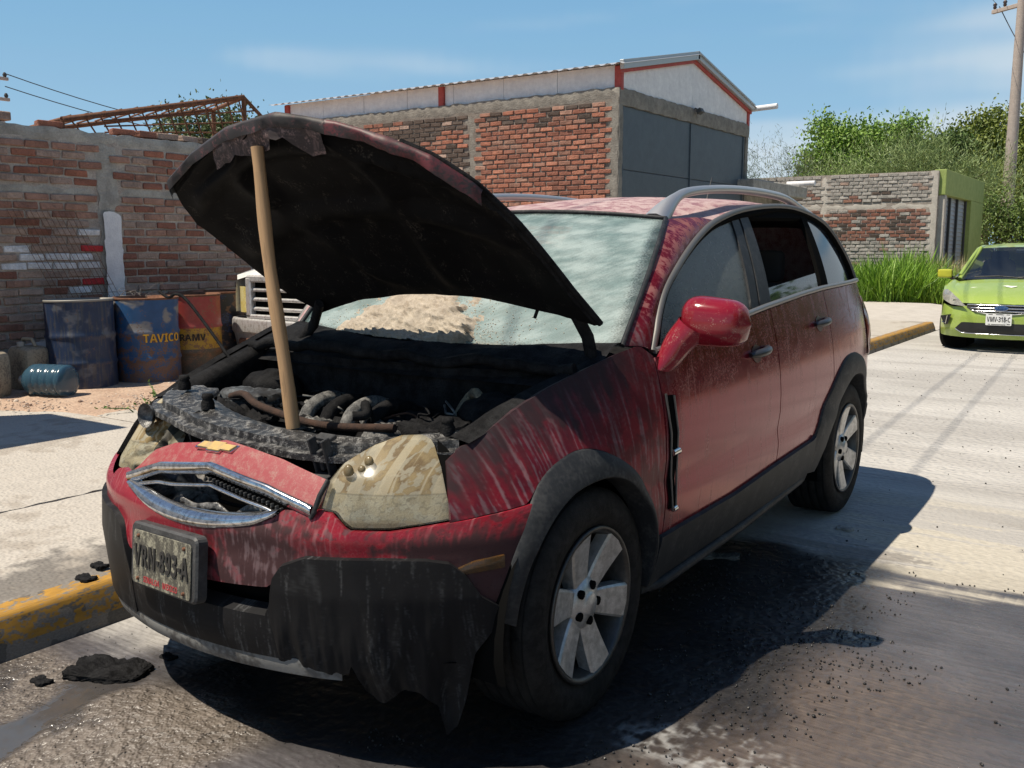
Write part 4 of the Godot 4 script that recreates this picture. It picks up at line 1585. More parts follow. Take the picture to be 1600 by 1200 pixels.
func side_glass() -> StandardMaterial3D:
	if M.has("side_glass"): return M.side_glass
	var n := 384
	var d := PackedByteArray(); d.resize(n * n * 4)
	var ro := PackedByteArray(); ro.resize(n * n)
	for y in n:
		for x in n:
			var run := nz(NZ.fine, x * 2.2 + 7, y * .18 + nz(NZ.mid, x, y) * 20)
			var n2 := nz(NZ.mid, x * 1.6 + 20, y * 1.6); var n4 := nz(NZ.white, x, y); var n3 := nz(NZ.fine, x * 2, y * 2)
			var k := .45 + .35 * smoothstep(.35, .7, n2 * .5 + n3 * .3 + n4 * .2)
			k -= .25 * smoothstep(.62, .75, run)
			# wiped arc scratches
			var rr := Vector2(x - 60, y - 330).length()
			if fmod(rr, 37.0) < 2.0 and n2 > .52: k += .25
			var c := Vector3(.09, .115, .115).lerp(Vector3(.19, .20, .185), n3 * .5 + n2 * .5)
			var i := y * n + x
			d[i * 4] = clampi(int(pow(c.x, 1 / 2.2) * 255), 0, 255)
			d[i * 4 + 1] = clampi(int(pow(c.y, 1 / 2.2) * 255), 0, 255)
			d[i * 4 + 2] = clampi(int(pow(c.z, 1 / 2.2) * 255), 0, 255)
			d[i * 4 + 3] = clampi(int((.42 + .42 * k) * 255), 0, 255)
			ro[i] = clampi(int((.12 + .45 * k) * 255), 0, 255)
	var m := StandardMaterial3D.new()
	m.albedo_texture = tex(n, n, d, Image.FORMAT_RGBA8)
	m.transparency = BaseMaterial3D.TRANSPARENCY_ALPHA
	m.roughness_texture = tex(n, n, ro, Image.FORMAT_L8)
	m.roughness_texture_channel = BaseMaterial3D.TEXTURE_CHANNEL_RED
	m.roughness = 1.0
	M.side_glass = m
	return m

func quarter_glass() -> StandardMaterial3D:
	if not M.has("quarter_glass"):
		var m := mat(lin(.018, .021, .025), .06)
		m.transparency = BaseMaterial3D.TRANSPARENCY_ALPHA
		m.albedo_color.a = .93
		m.metallic_specular = .4
		M.quarter_glass = m
	return M.quarter_glass

func windscreen_point(u: float, v: float, off := 0.0) -> Vector3:
	var el := resample(windscreen_edge(1.0), 17); var er := resample(windscreen_edge(-1.0), 17)
	var k := v * 16.0
	var i := mini(int(k), 15)
	var a: Vector3 = el[i].lerp(el[i + 1], k - i); var b: Vector3 = er[i].lerp(er[i + 1], k - i)
	return a.lerp(b, u) + Vector3(0, lerpf(-.035, .035, v), lerpf(.08, .05, v)) * 4 * u * (1 - u) + Vector3(0, .55, .83) * off

func build_suv_glass(car: Node3D):
	# dusty windscreen
	var n := 768
	var d := PackedByteArray(); d.resize(n * n * 4)
	var ro := PackedByteArray(); ro.resize(n * n)
	for y in n:
		for x in n:
			var n1 := nz(NZ.low, x * .8 + 55, y * .8); var n2 := nz(NZ.mid, x * .9 + 20, y * .9); var n3 := nz(NZ.fine, x * 1.6, y * 1.6); var n4 := nz(NZ.white, x, y)
			var run := nzb(NZ.mid, x * .30 + y * .55 + 90, y * .16 - x * .10) * .6 + nzb(NZ.fine, x * .55 + y * .4, y * .12 - x * .06) * .4
			var k := .70 + .22 * smoothstep(.3, .7, n1 * .3 + n2 * .3 + run * .4) + .08 * (n4 - .5) + .08 * (n3 - .5)
			var edge := minf(minf(x, n - x), minf(y, n - y)) / float(n)
			k -= .45 * smoothstep(.045, .012, edge + (n3 - .5) * .03)
			if n4 > .992: k -= .35
			var c := Vector3(.135, .215, .215).lerp(Vector3(.275, .345, .34), smoothstep(.30, .74, n1 * .45 + run * .4 + n3 * .15))
			c *= .93 + .14 * n4
			var i := y * n + x
			d[i * 4] = clampi(int(pow(c.x, 1 / 2.2) * 255), 0, 255)
			d[i * 4 + 1] = clampi(int(pow(c.y, 1 / 2.2) * 255), 0, 255)
			d[i * 4 + 2] = clampi(int(pow(c.z, 1 / 2.2) * 255), 0, 255)
			d[i * 4 + 3] = clampi(int(clampf(k, .3, .97) * 255), 0, 255)
			ro[i] = clampi(int((.15 + .6 * k) * 255), 0, 255)
	var m := StandardMaterial3D.new()
	m.albedo_texture = tex(n, n, d, Image.FORMAT_RGBA8)
	m.transparency = BaseMaterial3D.TRANSPARENCY_ALPHA
	m.roughness_texture = tex(n, n, ro, Image.FORMAT_L8)
	m.roughness_texture_channel = BaseMaterial3D.TEXTURE_CHANNEL_RED
	m.roughness = 1.0
	var rows := []
	for j in 25:
		var row := []
		for i in 33: row.append(windscreen_point(i / 32.0, j / 24.0))
		rows.append(row)
	var b := B.new(); b.sheet(rows)
	part("windscreen", b, m, car)
	var rim := []
	for i in 33: rim.append(rows[24][i] + Vector3(0, .004, .004))
	var sb := B.new(); sb.tube(rim, .009, 6)
	for e in [0, 32]:
		var l := []
		for j in 25: l.append(rows[j][e] + Vector3(0, .003, .003))
		sb.tube(l, .010, 6)
	part("windscreen_seal", sb, M.suv_trim, car)

func build_suv_front(car: Node3D, fpaint: Material, black: Material, _p: Material):
	var fuv := func(b: B): b.planar(0, -.95, .95, 1, .2, 1.0)
	# red bumper cover
	var top := [fx(0, .640), fx(.095, .645), fx(.25, .664), fx(.315, .690), fx(.335, .709), fx(.437, .720), fx(.481, .711), fx(.527, .672), fx(.625, .672), fx(.735, .690), fz(.43, .703), fz(.29, .715)]
	var bot := [fx(0, .492), fx(.10, .494), fx(.30, .505), fx(.322, .52), fx(.345, .558), fx(.419, .592), fx(.606, .596), fx(.727, .592), fx(.765, .572), fx(.80, .46), fz(.41, .44), fz(.29, .60)]
	for i in 2:
		var t := top if i == 0 else mirror_line(top)
		var bo := bot if i == 0 else mirror_line(bot)
		var se := s_z(.29)
		var b: B = shell_cols(0 if i == 0 else -se, se if i == 0 else 0, 70, 14, bo, t, .004, .014)
		# a soft crease across the cover
		for k in b.v.size():
			var y := b.v[k].y
			b.v[k] += Vector3(b.v[k].x * .1, 0, 1).normalized() * (.010 * exp(-pow((y - .655) / .03, 2)) - .006 * exp(-pow((y - .59) / .03, 2)))
		fuv.call(b)
		part("bumper_cover", b, fpaint, car)
	# lower black bumper: centre bar, side claddings, one of them melted
	var lb: B = shell_cols(-s_x(.34), s_x(.34), 40, 6, [Vector2(-9, .305), Vector2(9, .305)], [Vector2(-9, .425), Vector2(9, .425)], .012, .05, .012)
	part("lower_bumper", lb, black, car)
	var inr: B = shell_cols(-s_x(.36), s_x(.36), 24, 4, [Vector2(-9, .40), Vector2(9, .40)], [Vector2(-9, .53), Vector2(9, .53)], -.07, 0)
	part("air_intake", inr, M.void, car)
	var ctop := [fx(.296, .43), fx(.312, .46), fx(.325, .535), fx(.35, .57), fx(.42, .600), fx(.606, .606), fx(.70, .604), fx(.745, .594), fx(.772, .565), fx(.80, .50), fz(.40, .46)]
	var cbot := [fx(.296, .300), fx(.44, .285), fx(.49, .272), fx(.520, .285), fx(.527, .315), fx(.533, .30), fx(.552, .215), fx(.575, .185), fx(.60, .192), fx(.645, .232), fx(.68, .222), fx(.712, .175), fx(.730, .085), fx(.752, .11), fx(.772, .20), fx(.79, .34), fz(.41, .425)]
	var mb: B = shell_cols(s_x(.296), s_z(.40), 150, 30, cbot, ctop, .016, .03)
	for k in mb.v.size():
		var p := mb.v[k]
		var sag := smoothstep(.45, .15, p.y)
		mb.v[k] += Vector3(.5, 0, .8) * ((nzb(NZ.low, p.x * 420, p.y * 120) - .5) * .10 * sag + (nzb(NZ.mid, p.x * 300, p.y * 50) - .5) * .05 * smoothstep(.56, .25, p.y) + .010 * sin(p.x * 70.0 + 6.0 * nzb(NZ.low, p.x * 300, p.y * 200)) * sag) - Vector3(.3, 0, .6) * .06 * sag * sag
	part("bumper_cladding", mb, black, car).set_meta("label", "black plastic bumper corner with a melted, sagging lower edge")
	var rt := mirror_line([fx(.296, .43), fx(.325, .535), fx(.35, .57), fx(.42, .60), fx(.75, .60), fx(.80, .52), fz(.40, .44)])
	var rbt := mirror_line([fx(.296, .300), fx(.60, .30), fx(.80, .33), fz(.40, .36)])
	part("bumper_cladding", shell_cols(-s_z(.40), -s_x(.296), 30, 12, rbt, rt, .016, .04), black, car)
	# silver skid lip
	var sl: B = shell_cols(-s_x(.72), s_x(.50), 44, 4, [Vector2(-9, .262), Vector2(9, .262)], [Vector2(-9, .308), Vector2(9, .308)], .006, .12, .006)
	part("skid_plate", sl, tri(coat(128, Vector3(.16, .16, .155), Vector3(.04, .038, .036), .45, .62, .9, .4, .7, 1, 1, 33), 2.0), car)
	# side marker lamp
	var mk: B = shell_cols(s_x(.762), s_z(.395), 10, 4, [fx(.762, .562), fz(.395, .570)], [fx(.762, .578), fx(.79, .594), fz(.395, .602)], .008, .02, .004)
	part("side_marker", mk, tri(coat(64, Vector3(.075, .032, .007), Vector3(.02, .014, .008), .4, .6, .9, .2, .3, 3, 3, 3), 6.0), car)
	# headlights
	var lens := lens_material()
	var ht := [fx(.436, .735), fx(.442, .775), fx(.482, .828), fx(.557, .872), fx(.640, .897), fx(.690, .898), fx(.716, .884), fx(.735, .82), fx(.750, .72)]
	var hbt := [fx(.436, .722), fx(.489, .716), fx(.512, .692), fx(.532, .678), fx(.625, .680), fx(.750, .702)]
	for i in 2:
		var b: B = shell_cols(s_x(.436) if i == 0 else -s_x(.750), s_x(.750) if i == 0 else -s_x(.436), 36, 22, hbt if i == 0 else mirror_line(hbt), ht if i == 0 else mirror_line(ht), -.008 if i == 0 else -.02, .05, .020 if i == 0 else 0.0)
		b.planar(0, .42 if i == 0 else -.75, .75 if i == 0 else -.42, 1, .66, .91)
		if i == 1:
			# the far lamp has caved in
			for k in b.v.size():
				var p := b.v[k]
				if p.x > -.62: b.v[k] += Vector3(0, -.01, -.09) * smoothstep(-.62, -.5, p.x) * (.5 + nz(NZ.mid, p.x * 400, p.y * 400))
		var h := part("headlight", b, lens, car)
		h.set_meta("label", "heat-browned headlight lens with blisters" if i == 0 else "collapsed, scorched headlight")
		if i == 0:
			var clear := shell_cols(s_x(.436), s_x(.750), 36, 22, hbt, ht, .006, .0, .026)
			var cm := mat(lin(.46, .40, .24), .10)
			cm.transparency = BaseMaterial3D.TRANSPARENCY_ALPHA
			cm.albedo_color.a = .10
			part("lens_cover", clear, cm, h)
			for q in [[.508, .815, .015, 1.3], [.541, .820, .012, 1.0], [.556, .838, .014, 1.2]]:
				var bb := B.new()
				var c := shell(s_x(q[0]), q[1], .017)
				var prof := []
				for k in 9: prof.append(Vector2(q[2] * sin(PI * k / 8.0), -q[2] * cos(PI * k / 8.0)))
				bb.lathe(prof, Transform3D(Basis.from_scale(Vector3(1, q[3], .8)) * Basis(Vector3.RIGHT, 1.3), c), 12)
				part("blister", bb, mat(lin(.20, .15, .075), .30), h)
		else:
			var rf := B.new()
			rf.lathe([Vector2(.0, 0), Vector2(.02, .004), Vector2(.036, .02), Vector2(.042, .035)], Transform3D(Basis(Vector3.RIGHT, 1.5), Vector3(-.55, .845, .455)), 14)
			part("reflector", rf, M.ash_metal, h)
	# black gap between lamp and wing
	var gp: B = shell_cols(s_x(.728), s_z(.49), 6, 10, [fx(.728, .700), fz(.49, .700)], [fx(.728, .885), fz(.49, .85)], -.012, 0)
	part("lamp_recess", gp, M.void, car)
	# grille: lower chrome bow, upper chrome bar and red nose piece that has dropped at one end
	var g := Node3D.new(); put(g, "grille", car)
	var lo := []; var lo2 := []
	for k in 41:
		var x := lerpf(-.335, .325, k / 40.0)
		var a := absf(x) / .33
		var y := .650 + .048 * pow(a, 2.2)
		if x > .25: y += (x - .25) * .12
		var p := shell(signf(x) * s_x(absf(x)), y, .010)
		var w := .034 * (1.0 - .72 * pow(a, 4))
		lo.append([p + Vector3(0, -w * .45, .004), p + Vector3(0, w * .05, .012), p + Vector3(0, w * .6, -.002), p + Vector3(0, w * .75, -.03)])
	var rows := []
	for j in 4:
		var row := []
		for e in lo: row.append(e[j])
		rows.append(row)
	var b := B.new(); b.sheet(rows)
	part("chrome_bow", b, chrome_worn(), g)
	var nose := func(x: float, v: float) -> Vector3:     # v 0 = chrome lower edge .. 1 = top of the red strip
		var base_y := lut1([-.345, -.19, .04, .26, .42], [.722, .772, .800, .768, .728], x)
		var hh := lut1([-.345, -.3, -.05, .15, .42], [.012, .05, .052, .062, .060], x)
		var y := base_y + v * hh
		var z := shell(signf(x) * s_x(absf(x)), base_y).z + .012 - v * .055
		return Vector3(x, y, z)
	rows = []
	for j in 6:
		var row := []
		for k in 41: row.append(nose.call(lerpf(-.345, .42, k / 40.0), j / 5.0) + Vector3(0, .004 * sin(PI * j / 5.0), 0))
		rows.append(row)
	b = B.new(); b.sheet(rows)
	var back := []
	for k in 41: back.append(rows[5][k] + Vector3(0, -.03, -.02))
	b.sheet([rows[5], back])
	var cap := [rows[0][40], rows[5][40], rows[5][40] + Vector3(.012, -.05, -.03), rows[0][40] + Vector3(.006, -.05, -.01)]
	b.quad(cap[0], cap[1], cap[2], cap[3])
	part("nose_strip", b, tri(coat(256, Vector3(.25, .010, .020), Vector3(.30, .20, .16), .48, .68, .75, .45, .9, 2.2, 2.2, 12), 2.5), g)
	rows = []
	for q in [[.004, .002], [.002, .014], [-.012, .016], [-.030, .008], [-.034, -.004]]:
		var row := []
		for k in 41:
			var x := lerpf(-.345, .42, k / 40.0)
			var p: Vector3 = nose.call(x, 0.0)
			row.append(p + Vector3(0, q[0], q[1]))
		rows.append(row)
	b = B.new(); b.sheet(rows, true)
	part("chrome_bar", b, chrome_worn(), g)
	# grille edge bars below the chrome
	var pts := []
	for k in 41:
		var x := lerpf(-.33, .415, k / 40.0)
		pts.append(nose.call(x, 0.0) + Vector3(0, -.062 + .02 * smoothstep(-.1, -.33, x), .010))
	b = B.new(); b.tube(pts, .0075, 7, true, .8)
	part("grille_edge", b, chrome_worn(), g)
	for k in 24:
		var x := lerpf(.02, .40, k / 23.0)
		var p: Vector3 = nose.call(x, 0.0)
		b = B.new(); b.box(p + Vector3(0, -.045, .008), Vector3(.007, .011, .012), Basis(Vector3.UP, .1), .002)
		part("grille_tooth", b, M.suv_trim, g)
	# end of the bar bends down beside the lamp
	b = B.new()
	b.tube([nose.call(.415, .0) + Vector3(0, -.030, .008), nose.call(.42, .0) + Vector3(.006, -.01, .006), nose.call(.42, .0) + Vector3(.012, .03, -.01), nose.call(.42, .0) + Vector3(.014, .065, -.04)], .007, 7)
	part("grille_edge", b, M.suv_trim, g)
	# bow-tie badge
	var em := Node3D.new(); put(em, "emblem", g)
	var tie := PackedVector2Array([Vector2(-.082, -.015), Vector2(-.070, .013), Vector2(-.030, .013), Vector2(-.026, .021), Vector2(.031, .021), Vector2(.028, .015), Vector2(.082, .015), Vector2(.070, -.013), Vector2(.030, -.013), Vector2(.026, -.021), Vector2(-.031, -.021), Vector2(-.028, -.015)])
	var at: Vector3 = nose.call(.02, .66) + Vector3(0, -.001, -.003)
	var exf := Transform3D(Basis(Vector3.UP, .02) * Basis(Vector3.RIGHT, -1.02), at)
	b = B.new(); b.prism(tie, .008, exf, .002)
	part("emblem_rim", b, M.chrome, em)
	var inner := PackedVector2Array()
	for p in tie: inner.append(p * Vector2(.88, .80))
	b = B.new(); b.prism(inner, .011, exf, .0015)
	part("emblem_face", b, tri(coat(64, Vector3(.50, .33, .10), Vector3(.30, .22, .12), .4, .7, .8, .35, .7, 3, 3, 8), 8.0), em)
	# licence plate in its black holder, tilted
	var lp := Node3D.new(); put(lp, "license_plate", car)
	lp.transform = Transform3D(Basis(Vector3.UP, -.10) * Basis(Vector3.RIGHT, -.10) * Basis(Vector3.BACK, .035), Vector3(-.055, .520, .800))
	var holder := rounded_rect(.345, .185, .022)
	b = B.new(); b.prism(holder, .034, Transform3D(Basis.IDENTITY, Vector3(0, .006, -.036)), .006)
	part("plate_holder", b, M.plastic_black, lp)
	b = B.new(); b.prism(rounded_rect(.302, .155, .012), .003, Transform3D.IDENTITY, 0.001)
	var pm: StandardMaterial3D = tri(coat(256, Vector3(.30, .285, .215), Vector3(.050, .046, .036), .32, .56, .95, .5, .85, 2.0, .8, 61), 3.0)
	part("plate", b, pm, lp)
	var dark := mat(lin(.022, .021, .02), .6)
	lettering("VRN-893-A", .062, .004, dark, lp, Transform3D(Basis.from_scale(Vector3(.66, 1, 1)), Vector3(.002, .005, .0045)), "lettering", true)
	var redt := mat(lin(.34, .035, .04), .7)
	lettering("SINALOA   MEXICO", .017, .001, redt, lp, Transform3D(Basis.IDENTITY, Vector3(.0, -.060, .0035)), "lettering", true, .85)
	b = B.new()
	for q in [[-.12, .062], [.12, .062], [.12, -.062], [-.12, -.062]]:
		b.lathe([Vector2(0, .005), Vector2(.005, .005), Vector2(.006, 0)], Transform3D(Basis(Vector3.RIGHT, PI / 2), Vector3(q[0], q[1], .003)), 8)
	part("screws", b, M.rust, lp)

func chrome_worn() -> StandardMaterial3D:
	if not M.has("chrome_worn"):
		var m: StandardMaterial3D = tri(coat(256, Vector3(.66, .67, .69), Vector3(.17, .165, .16), .50, .64, .9, .10, .22, 2.0, 2.0, 21), 3.5)
		m.metallic = .95
		M.chrome_worn = m
	return M.chrome_worn

func lens_material() -> StandardMaterial3D:
	if M.has("lens"): return M.lens
	var w := 400; var h := 300
	var d := PackedByteArray(); d.resize(w * h * 3)
	for y in h:
		for x in w:
			var n1 := nzb(NZ.low, x * 1.2 + 70, y * 1.2); var n2 := nzb(NZ.mid, x * .9, y * .9 + 30); var n3 := nz(NZ.fine, x * 1.5, y * 1.5)
			var drip := nzb(NZ.mid, x * .75 + 40, y * .035 + 12); var cell := nzb(NZ.cell, x * 1.6, y * 1.6)
			var u := float(x) / w; var v := float(y) / h
			# browned plastic, cloudy patches, milky drips, a paler lower band
			var c := Vector3(.24, .175, .080).lerp(Vector3(.115, .068, .024), smoothstep(.36, .60, n1 * .5 + n2 * .5))
			c = c.lerp(Vector3(.31, .29, .22), smoothstep(.50, .64, n2) * .8)
			c = c.lerp(Vector3(.38, .335, .235), smoothstep(.56, .63, drip) * .8 * smoothstep(.98, .5, v))
			if v > .60 + .03 * (n2 - .5): c = c.lerp(Vector3(.25, .24, .175) * (.8 + .4 * n3), .6)
			if v > .60 and cell > .62: c *= .72
			if absf(v - .60) < .008: c *= .7
			c *= .88 + .24 * n3
			c = c.lerp(Vector3(.022, .022, .020), smoothstep(.84, .95, u + (1.0 - v) * .06 + (n2 - .5) * .14) * .92)
			c = c.lerp(Vector3(.05, .045, .03), smoothstep(.10, .0, u + (n2 - .5) * .1) * .7)
			c = c.lerp(Vector3(.06, .052, .035), smoothstep(.09, .02, v + (n1 - .5) * .1) * .6)
			var i := (y * w + x) * 3
			d[i] = clampi(int(pow(c.x, 1 / 2.2) * 255), 0, 255)
			d[i + 1] = clampi(int(pow(c.y, 1 / 2.2) * 255), 0, 255)
			d[i + 2] = clampi(int(pow(c.z, 1 / 2.2) * 255), 0, 255)
	var m := StandardMaterial3D.new()
	m.albedo_texture = tex(w, h, d)
	m.roughness = .55
	m.metallic_specular = .25
	M.lens = m
	return m

func rounded_rect(w: float, h: float, r: float) -> PackedVector2Array:
	var o := PackedVector2Array()
	for c in [[1, 1, 0.0], [-1, 1, PI / 2], [-1, -1, PI], [1, -1, PI * 1.5]]:
		for k in 5:
			var a: float = c[2] + PI / 2 * k / 4.0
			o.append(Vector2(c[0] * (w / 2 - r) + cos(a) * r, c[1] * (h / 2 - r) + sin(a) * r))
	return o

# lumpy burnt block: a box whose faces are pushed about by noise
func lump(c: Vector3, s: Vector3, amp: float, freq: float, n := 10) -> B:
	var b := B.new()
	for ax in 3:
		for sg in [-1.0, 1.0]:
			var rows := []
			for j in n + 1:
				var row := []
				for i in n + 1:
					var p := Vector3.ZERO
					p[ax] = sg; p[(ax + 1) % 3] = -1.0 + 2.0 * i / n; p[(ax + 2) % 3] = -1.0 + 2.0 * j / n
					# rounded box
					var q := p * (1.0 / pow(pow(absf(p.x), 6) + pow(absf(p.y), 6) + pow(absf(p.z), 6), 1.0 / 6.0))
					var w := c + q * s / 2
					var k := nz(NZ.mid, (w.x + w.y * .6) * freq + 100, (w.z + w.y) * freq + 100) - .5 + .5 * (nz(NZ.fine, (w.x - w.y) * freq * 1.5 + 200, (w.z + w.y * .7) * freq * 1.5) - .5)
					row.append(w + q.normalized() * k * amp)
				rows.append(row)
			b.sheet(rows, sg < 0)
	return b

func build_suv_bay(car: Node3D):
	var bay := Node3D.new(); put(bay, "engine_bay", car)
	var ch: Material = M.char
	# floor, firewall, inner wings
	var rows := []
	for j in 13:
		var row := []
		for i in 31:
			var x := lerpf(-.74, .74, i / 30.0); var y := lerpf(.30, 1.01, j / 12.0)
			row.append(Vector3(x, y, -.17 + .10 * (1 - x * x * 1.6) + (nz(NZ.mid, x * 160 + 40, y * 160) - .5) * .06))
		rows.append(row)
	var b := B.new(); b.sheet(rows)
	part("firewall", b, ch, bay)
	# scuttle below the windscreen, its plastic slumped
	rows = []
	for j in 9:
		var row := []
		for i in 41:
			var u := i / 40.0
			var top := windscreen_point(u, .0)
			var k := j / 8.0
			var z := lerpf(top.z - .02, -.045 - .08 * absf(u - .5), k)
			var y := lerpf(top.y + .012, .975, smoothstep(0, 1, k)) + (nz(NZ.mid, u * 230, k * 90) - .5) * .035 * sin(PI * k) + .02 * sin(PI * k)
			row.append(Vector3(lerpf(top.x, top.x * .98, k), y, z))
		rows.append(row)
	b = B.new(); b.sheet(rows, true)
	part("cowl_panel", b, ch, bay)
	var pts := []
	for i in 31:
		var u := i / 30.0
		pts.append(Vector3(lerpf(.74, -.72, u), 1.035 + (nz(NZ.mid, u * 300 + 50, 9) - .5) * .05, -.06 - .10 * absf(u - .5) + (nz(NZ.mid, u * 300, 40) - .5) * .04))
	b = B.new(); b.tube(pts, .020, 8)
	part("weather_strip", b, ch, bay)
	for sg in [1.0, -1.0]:
		rows = []
		for j in 7:
			var row := []
			for i in 25:
				var z := lerpf(.36, -.30, i / 24.0)
				var yt := lut1([-.36, -.27, .07, .40, .46], [1.075, 1.05, .965, .865, .85], z)
				var xt := shell(s_z(z), yt + .02).x - .006
				var k := j / 6.0
				row.append(Vector3(sg * (xt - .10 * smoothstep(0, .3, k) - .03 * k + (nz(NZ.mid, z * 200, k * 60) - .5) * .015), yt - .45 * smoothstep(.25, 1.0, k) + .012 * sin(k * 9.0), z))
			rows.append(row)
		b = B.new(); b.sheet(rows, sg > 0)
		part("inner_wing", b, ch, bay)
		b = B.new()
		b.lathe([Vector2(.0, .05), Vector2(.03, .05), Vector2(.045, .04), Vector2(.085, .03), Vector2(.11, 0), Vector2(.12, -.2)], Transform3D(Basis(Vector3.BACK, sg * .12), Vector3(sg * .50, .90, -.02)), 18)
		part("strut_tower", b, ch, bay)
	var tray := [[], []]
	for i in 25:
		var x := lerpf(-.74, .74, i / 24.0)
		tray[0].append(Vector3(x, .31, shell(signf(x) * s_x(absf(x)), .31).z - .02))
		tray[1].append(Vector3(x, .31, -.4))
	b = B.new(); b.sheet(tray)
	part("undertray", b, M.void, bay)
	# engine and what is left around it
	part("engine_block", lump(Vector3(-.02, .63, .14), Vector3(.72, .42, .34), .10, 170, 16), ch, bay)
	part("engine_cover", lump(Vector3(.05, .80, .02), Vector3(.50, .14, .26), .07, 220, 14), ch, bay)
	part("battery", lump(Vector3(-.46, .80, .10), Vector3(.24, .20, .18), .03, 200, 10), tri(coat(128, Vector3(.008, .008, .009), Vector3(.10, .115, .13), .52, .66, .8, .6, .8, 1, 1, 5), 3.0), bay)
	part("air_box", lump(Vector3(-.30, .80, .27), Vector3(.22, .12, .18), .09, 330, 12), ch, bay)
	part("fuse_box", lump(Vector3(.42, .80, .16), Vector3(.20, .16, .18), .05, 220, 10), ch, bay)
	b = B.new()
	var ring := []
	for k in 17:
		var a := TAU * k / 16.0
		ring.append(Vector3(.44 + .07 * cos(a), .87 + .075 * sin(a), -.02 + .03 * sin(a * 2.0)))
	b.tube(ring, .016, 8, false)
	part("burnt_reservoir", b, tri(coat(64, Vector3(.05, .045, .035), Vector3(.28, .23, .14), .4, .6, .9, .6, .9, 2, 2, 2), 5.0), bay)
	rng.seed = 77
	for k in 6:
		var a := Vector3(rng.randf_range(-.5, .5), rng.randf_range(.74, .84), rng.randf_range(-.1, .3))
		var c := a + Vector3(rng.randf_range(-.3, .3), rng.randf_range(-.08, .06), rng.randf_range(-.2, .2))
		b = B.new()
		b.tube(smooth_line([a, a.lerp(c, .4) + Vector3(0, rng.randf_range(.02, .08), 0), a.lerp(c, .7) + Vector3(.03, .02, 0), c], 5), rng.randf_range(.006, .016), 7)
		part("hose", b, ch, bay)
	# radiator support: crossbar in front of the engine, crusted and shiny
	var sup := smooth_line([Vector3(-.62, .905, .26), Vector3(-.52, .895, .37), Vector3(-.36, .885, .43), Vector3(-.18, .868, .475), Vector3(.10, .862, .505), Vector3(.34, .862, .49), Vector3(.52, .872, .415), Vector3(.64, .885, .33)], 8)
	var crust: StandardMaterial3D = tri(coat(256, Vector3(.009, .009, .010), Vector3(.27, .265, .255), .50, .66, .9, .34, .6, 2.2, 2.2, 66), 2.2)
	crust.normal_enabled = true
	crust.normal_texture = M.relief512
	var strip := func(q: Vector2, amp: float) -> Array:
		var row := []
		for i in sup.size():
			var t: Vector3 = (sup[mini(i + 1, sup.size() - 1)] - sup[maxi(i - 1, 0)]).normalized()
			var side := Vector3(-t.z, 0, t.x).normalized()
			if side.z < 0: side = -side
			var wd := lerpf(1.25, .85, clampf((sup[i].x + .6) / .7, 0, 1))
			var p: Vector3 = sup[i] + side * q.x * wd + Vector3(0, q.y, 0)
			row.append(p + Vector3(0, 1, .3) * ((nzb(NZ.fine, p.x * 330, p.z * 330) - .5) * amp + (nzb(NZ.mid, p.x * 240, p.z * 240) - .5) * amp))
		return row
	# pressed plate with a raised rib, front fold, lower ledge: each face flat with hard edges
	for f in [[[-.085, -.02], [-.080, .0], [-.050, .002], [-.040, .010], [-.012, .011], [-.004, .003], [.048, .0]], [[.048, .0], [.050, -.022]], [[.050, -.022], [.078, -.026]], [[.078, -.026], [.079, -.044]]]:
		rows = []
		for q in f: rows.append(strip.call(Vector2(q[0], q[1]), .007))
		b = B.new(); b.sheet(rows)
		part("radiator_support", b, crust, bay)
	rows = [strip.call(Vector2(.03, -.05), .0)]
	b = B.new(); b.sheet([rows[0], rows[0].map(func(p): return Vector3(p.x, .40, p.z - .06))])
	part("radiator", b, M.void, bay)
	# what can still be told apart in the bay: runners, alternator, pipes, wires, ash
	var greyash: StandardMaterial3D = tri(coat(128, Vector3(.020, .020, .021), Vector3(.24, .235, .22), .44, .62, .85, .7, .9, 2, 2, 71), 3.0)
	for k in 4:
		b = B.new()
		var x := -.10 + k * .095
		b.tube(smooth_line([Vector3(x, .80, .22), Vector3(x, .875, .17), Vector3(x + .01, .895, .08), Vector3(x + .02, .86, -.01)], 5), [.020, .024, .025, .025, .025, .025, .025, .025, .025, .025, .025, .025, .025, .024, .022, .020], 10)
		part("intake_runner", b, M.char if k % 2 else greyash, bay)
	b = B.new(); b.lathe([Vector2(0, 0), Vector2(.05, 0), Vector2(.062, .012), Vector2(.062, .05), Vector2(.055, .055), Vector2(.062, .06), Vector2(.062, .09), Vector2(.03, .10), Vector2(0, .10)], Transform3D(Basis(Vector3.BACK, 1.4), Vector3(.36, .80, .28)), 18)
	part("alternator", b, greyash, bay)
	b = B.new(); b.tube(smooth_line([Vector3(-.55, .86, .16), Vector3(-.38, .90, .22), Vector3(-.20, .885, .30), Vector3(.10, .86, .33), Vector3(.38, .875, .30)], 6), .013, 8)
	part("pipe", b, tinted(M.rust, lin(.22, .22, .22)), bay)
	rng.seed = 19
	for k in 16:
		var a := Vector3(rng.randf_range(-.55, .42), rng.randf_range(.84, .91), rng.randf_range(-.10, .18))
		var line := [a]
		for j in 4: line.append(line[-1] + Vector3(rng.randf_range(-.10, .06), rng.randf_range(-.04, .03), rng.randf_range(-.07, .06)))
		b = B.new(); b.tube(smooth_line(line, 4), rng.randf_range(.0018, .004), 5)
		part("wire", b, tinted(M.rust, lin(.4, .4, .4)) if k % 4 == 0 else (greyash if k % 4 == 1 else M.char), bay)
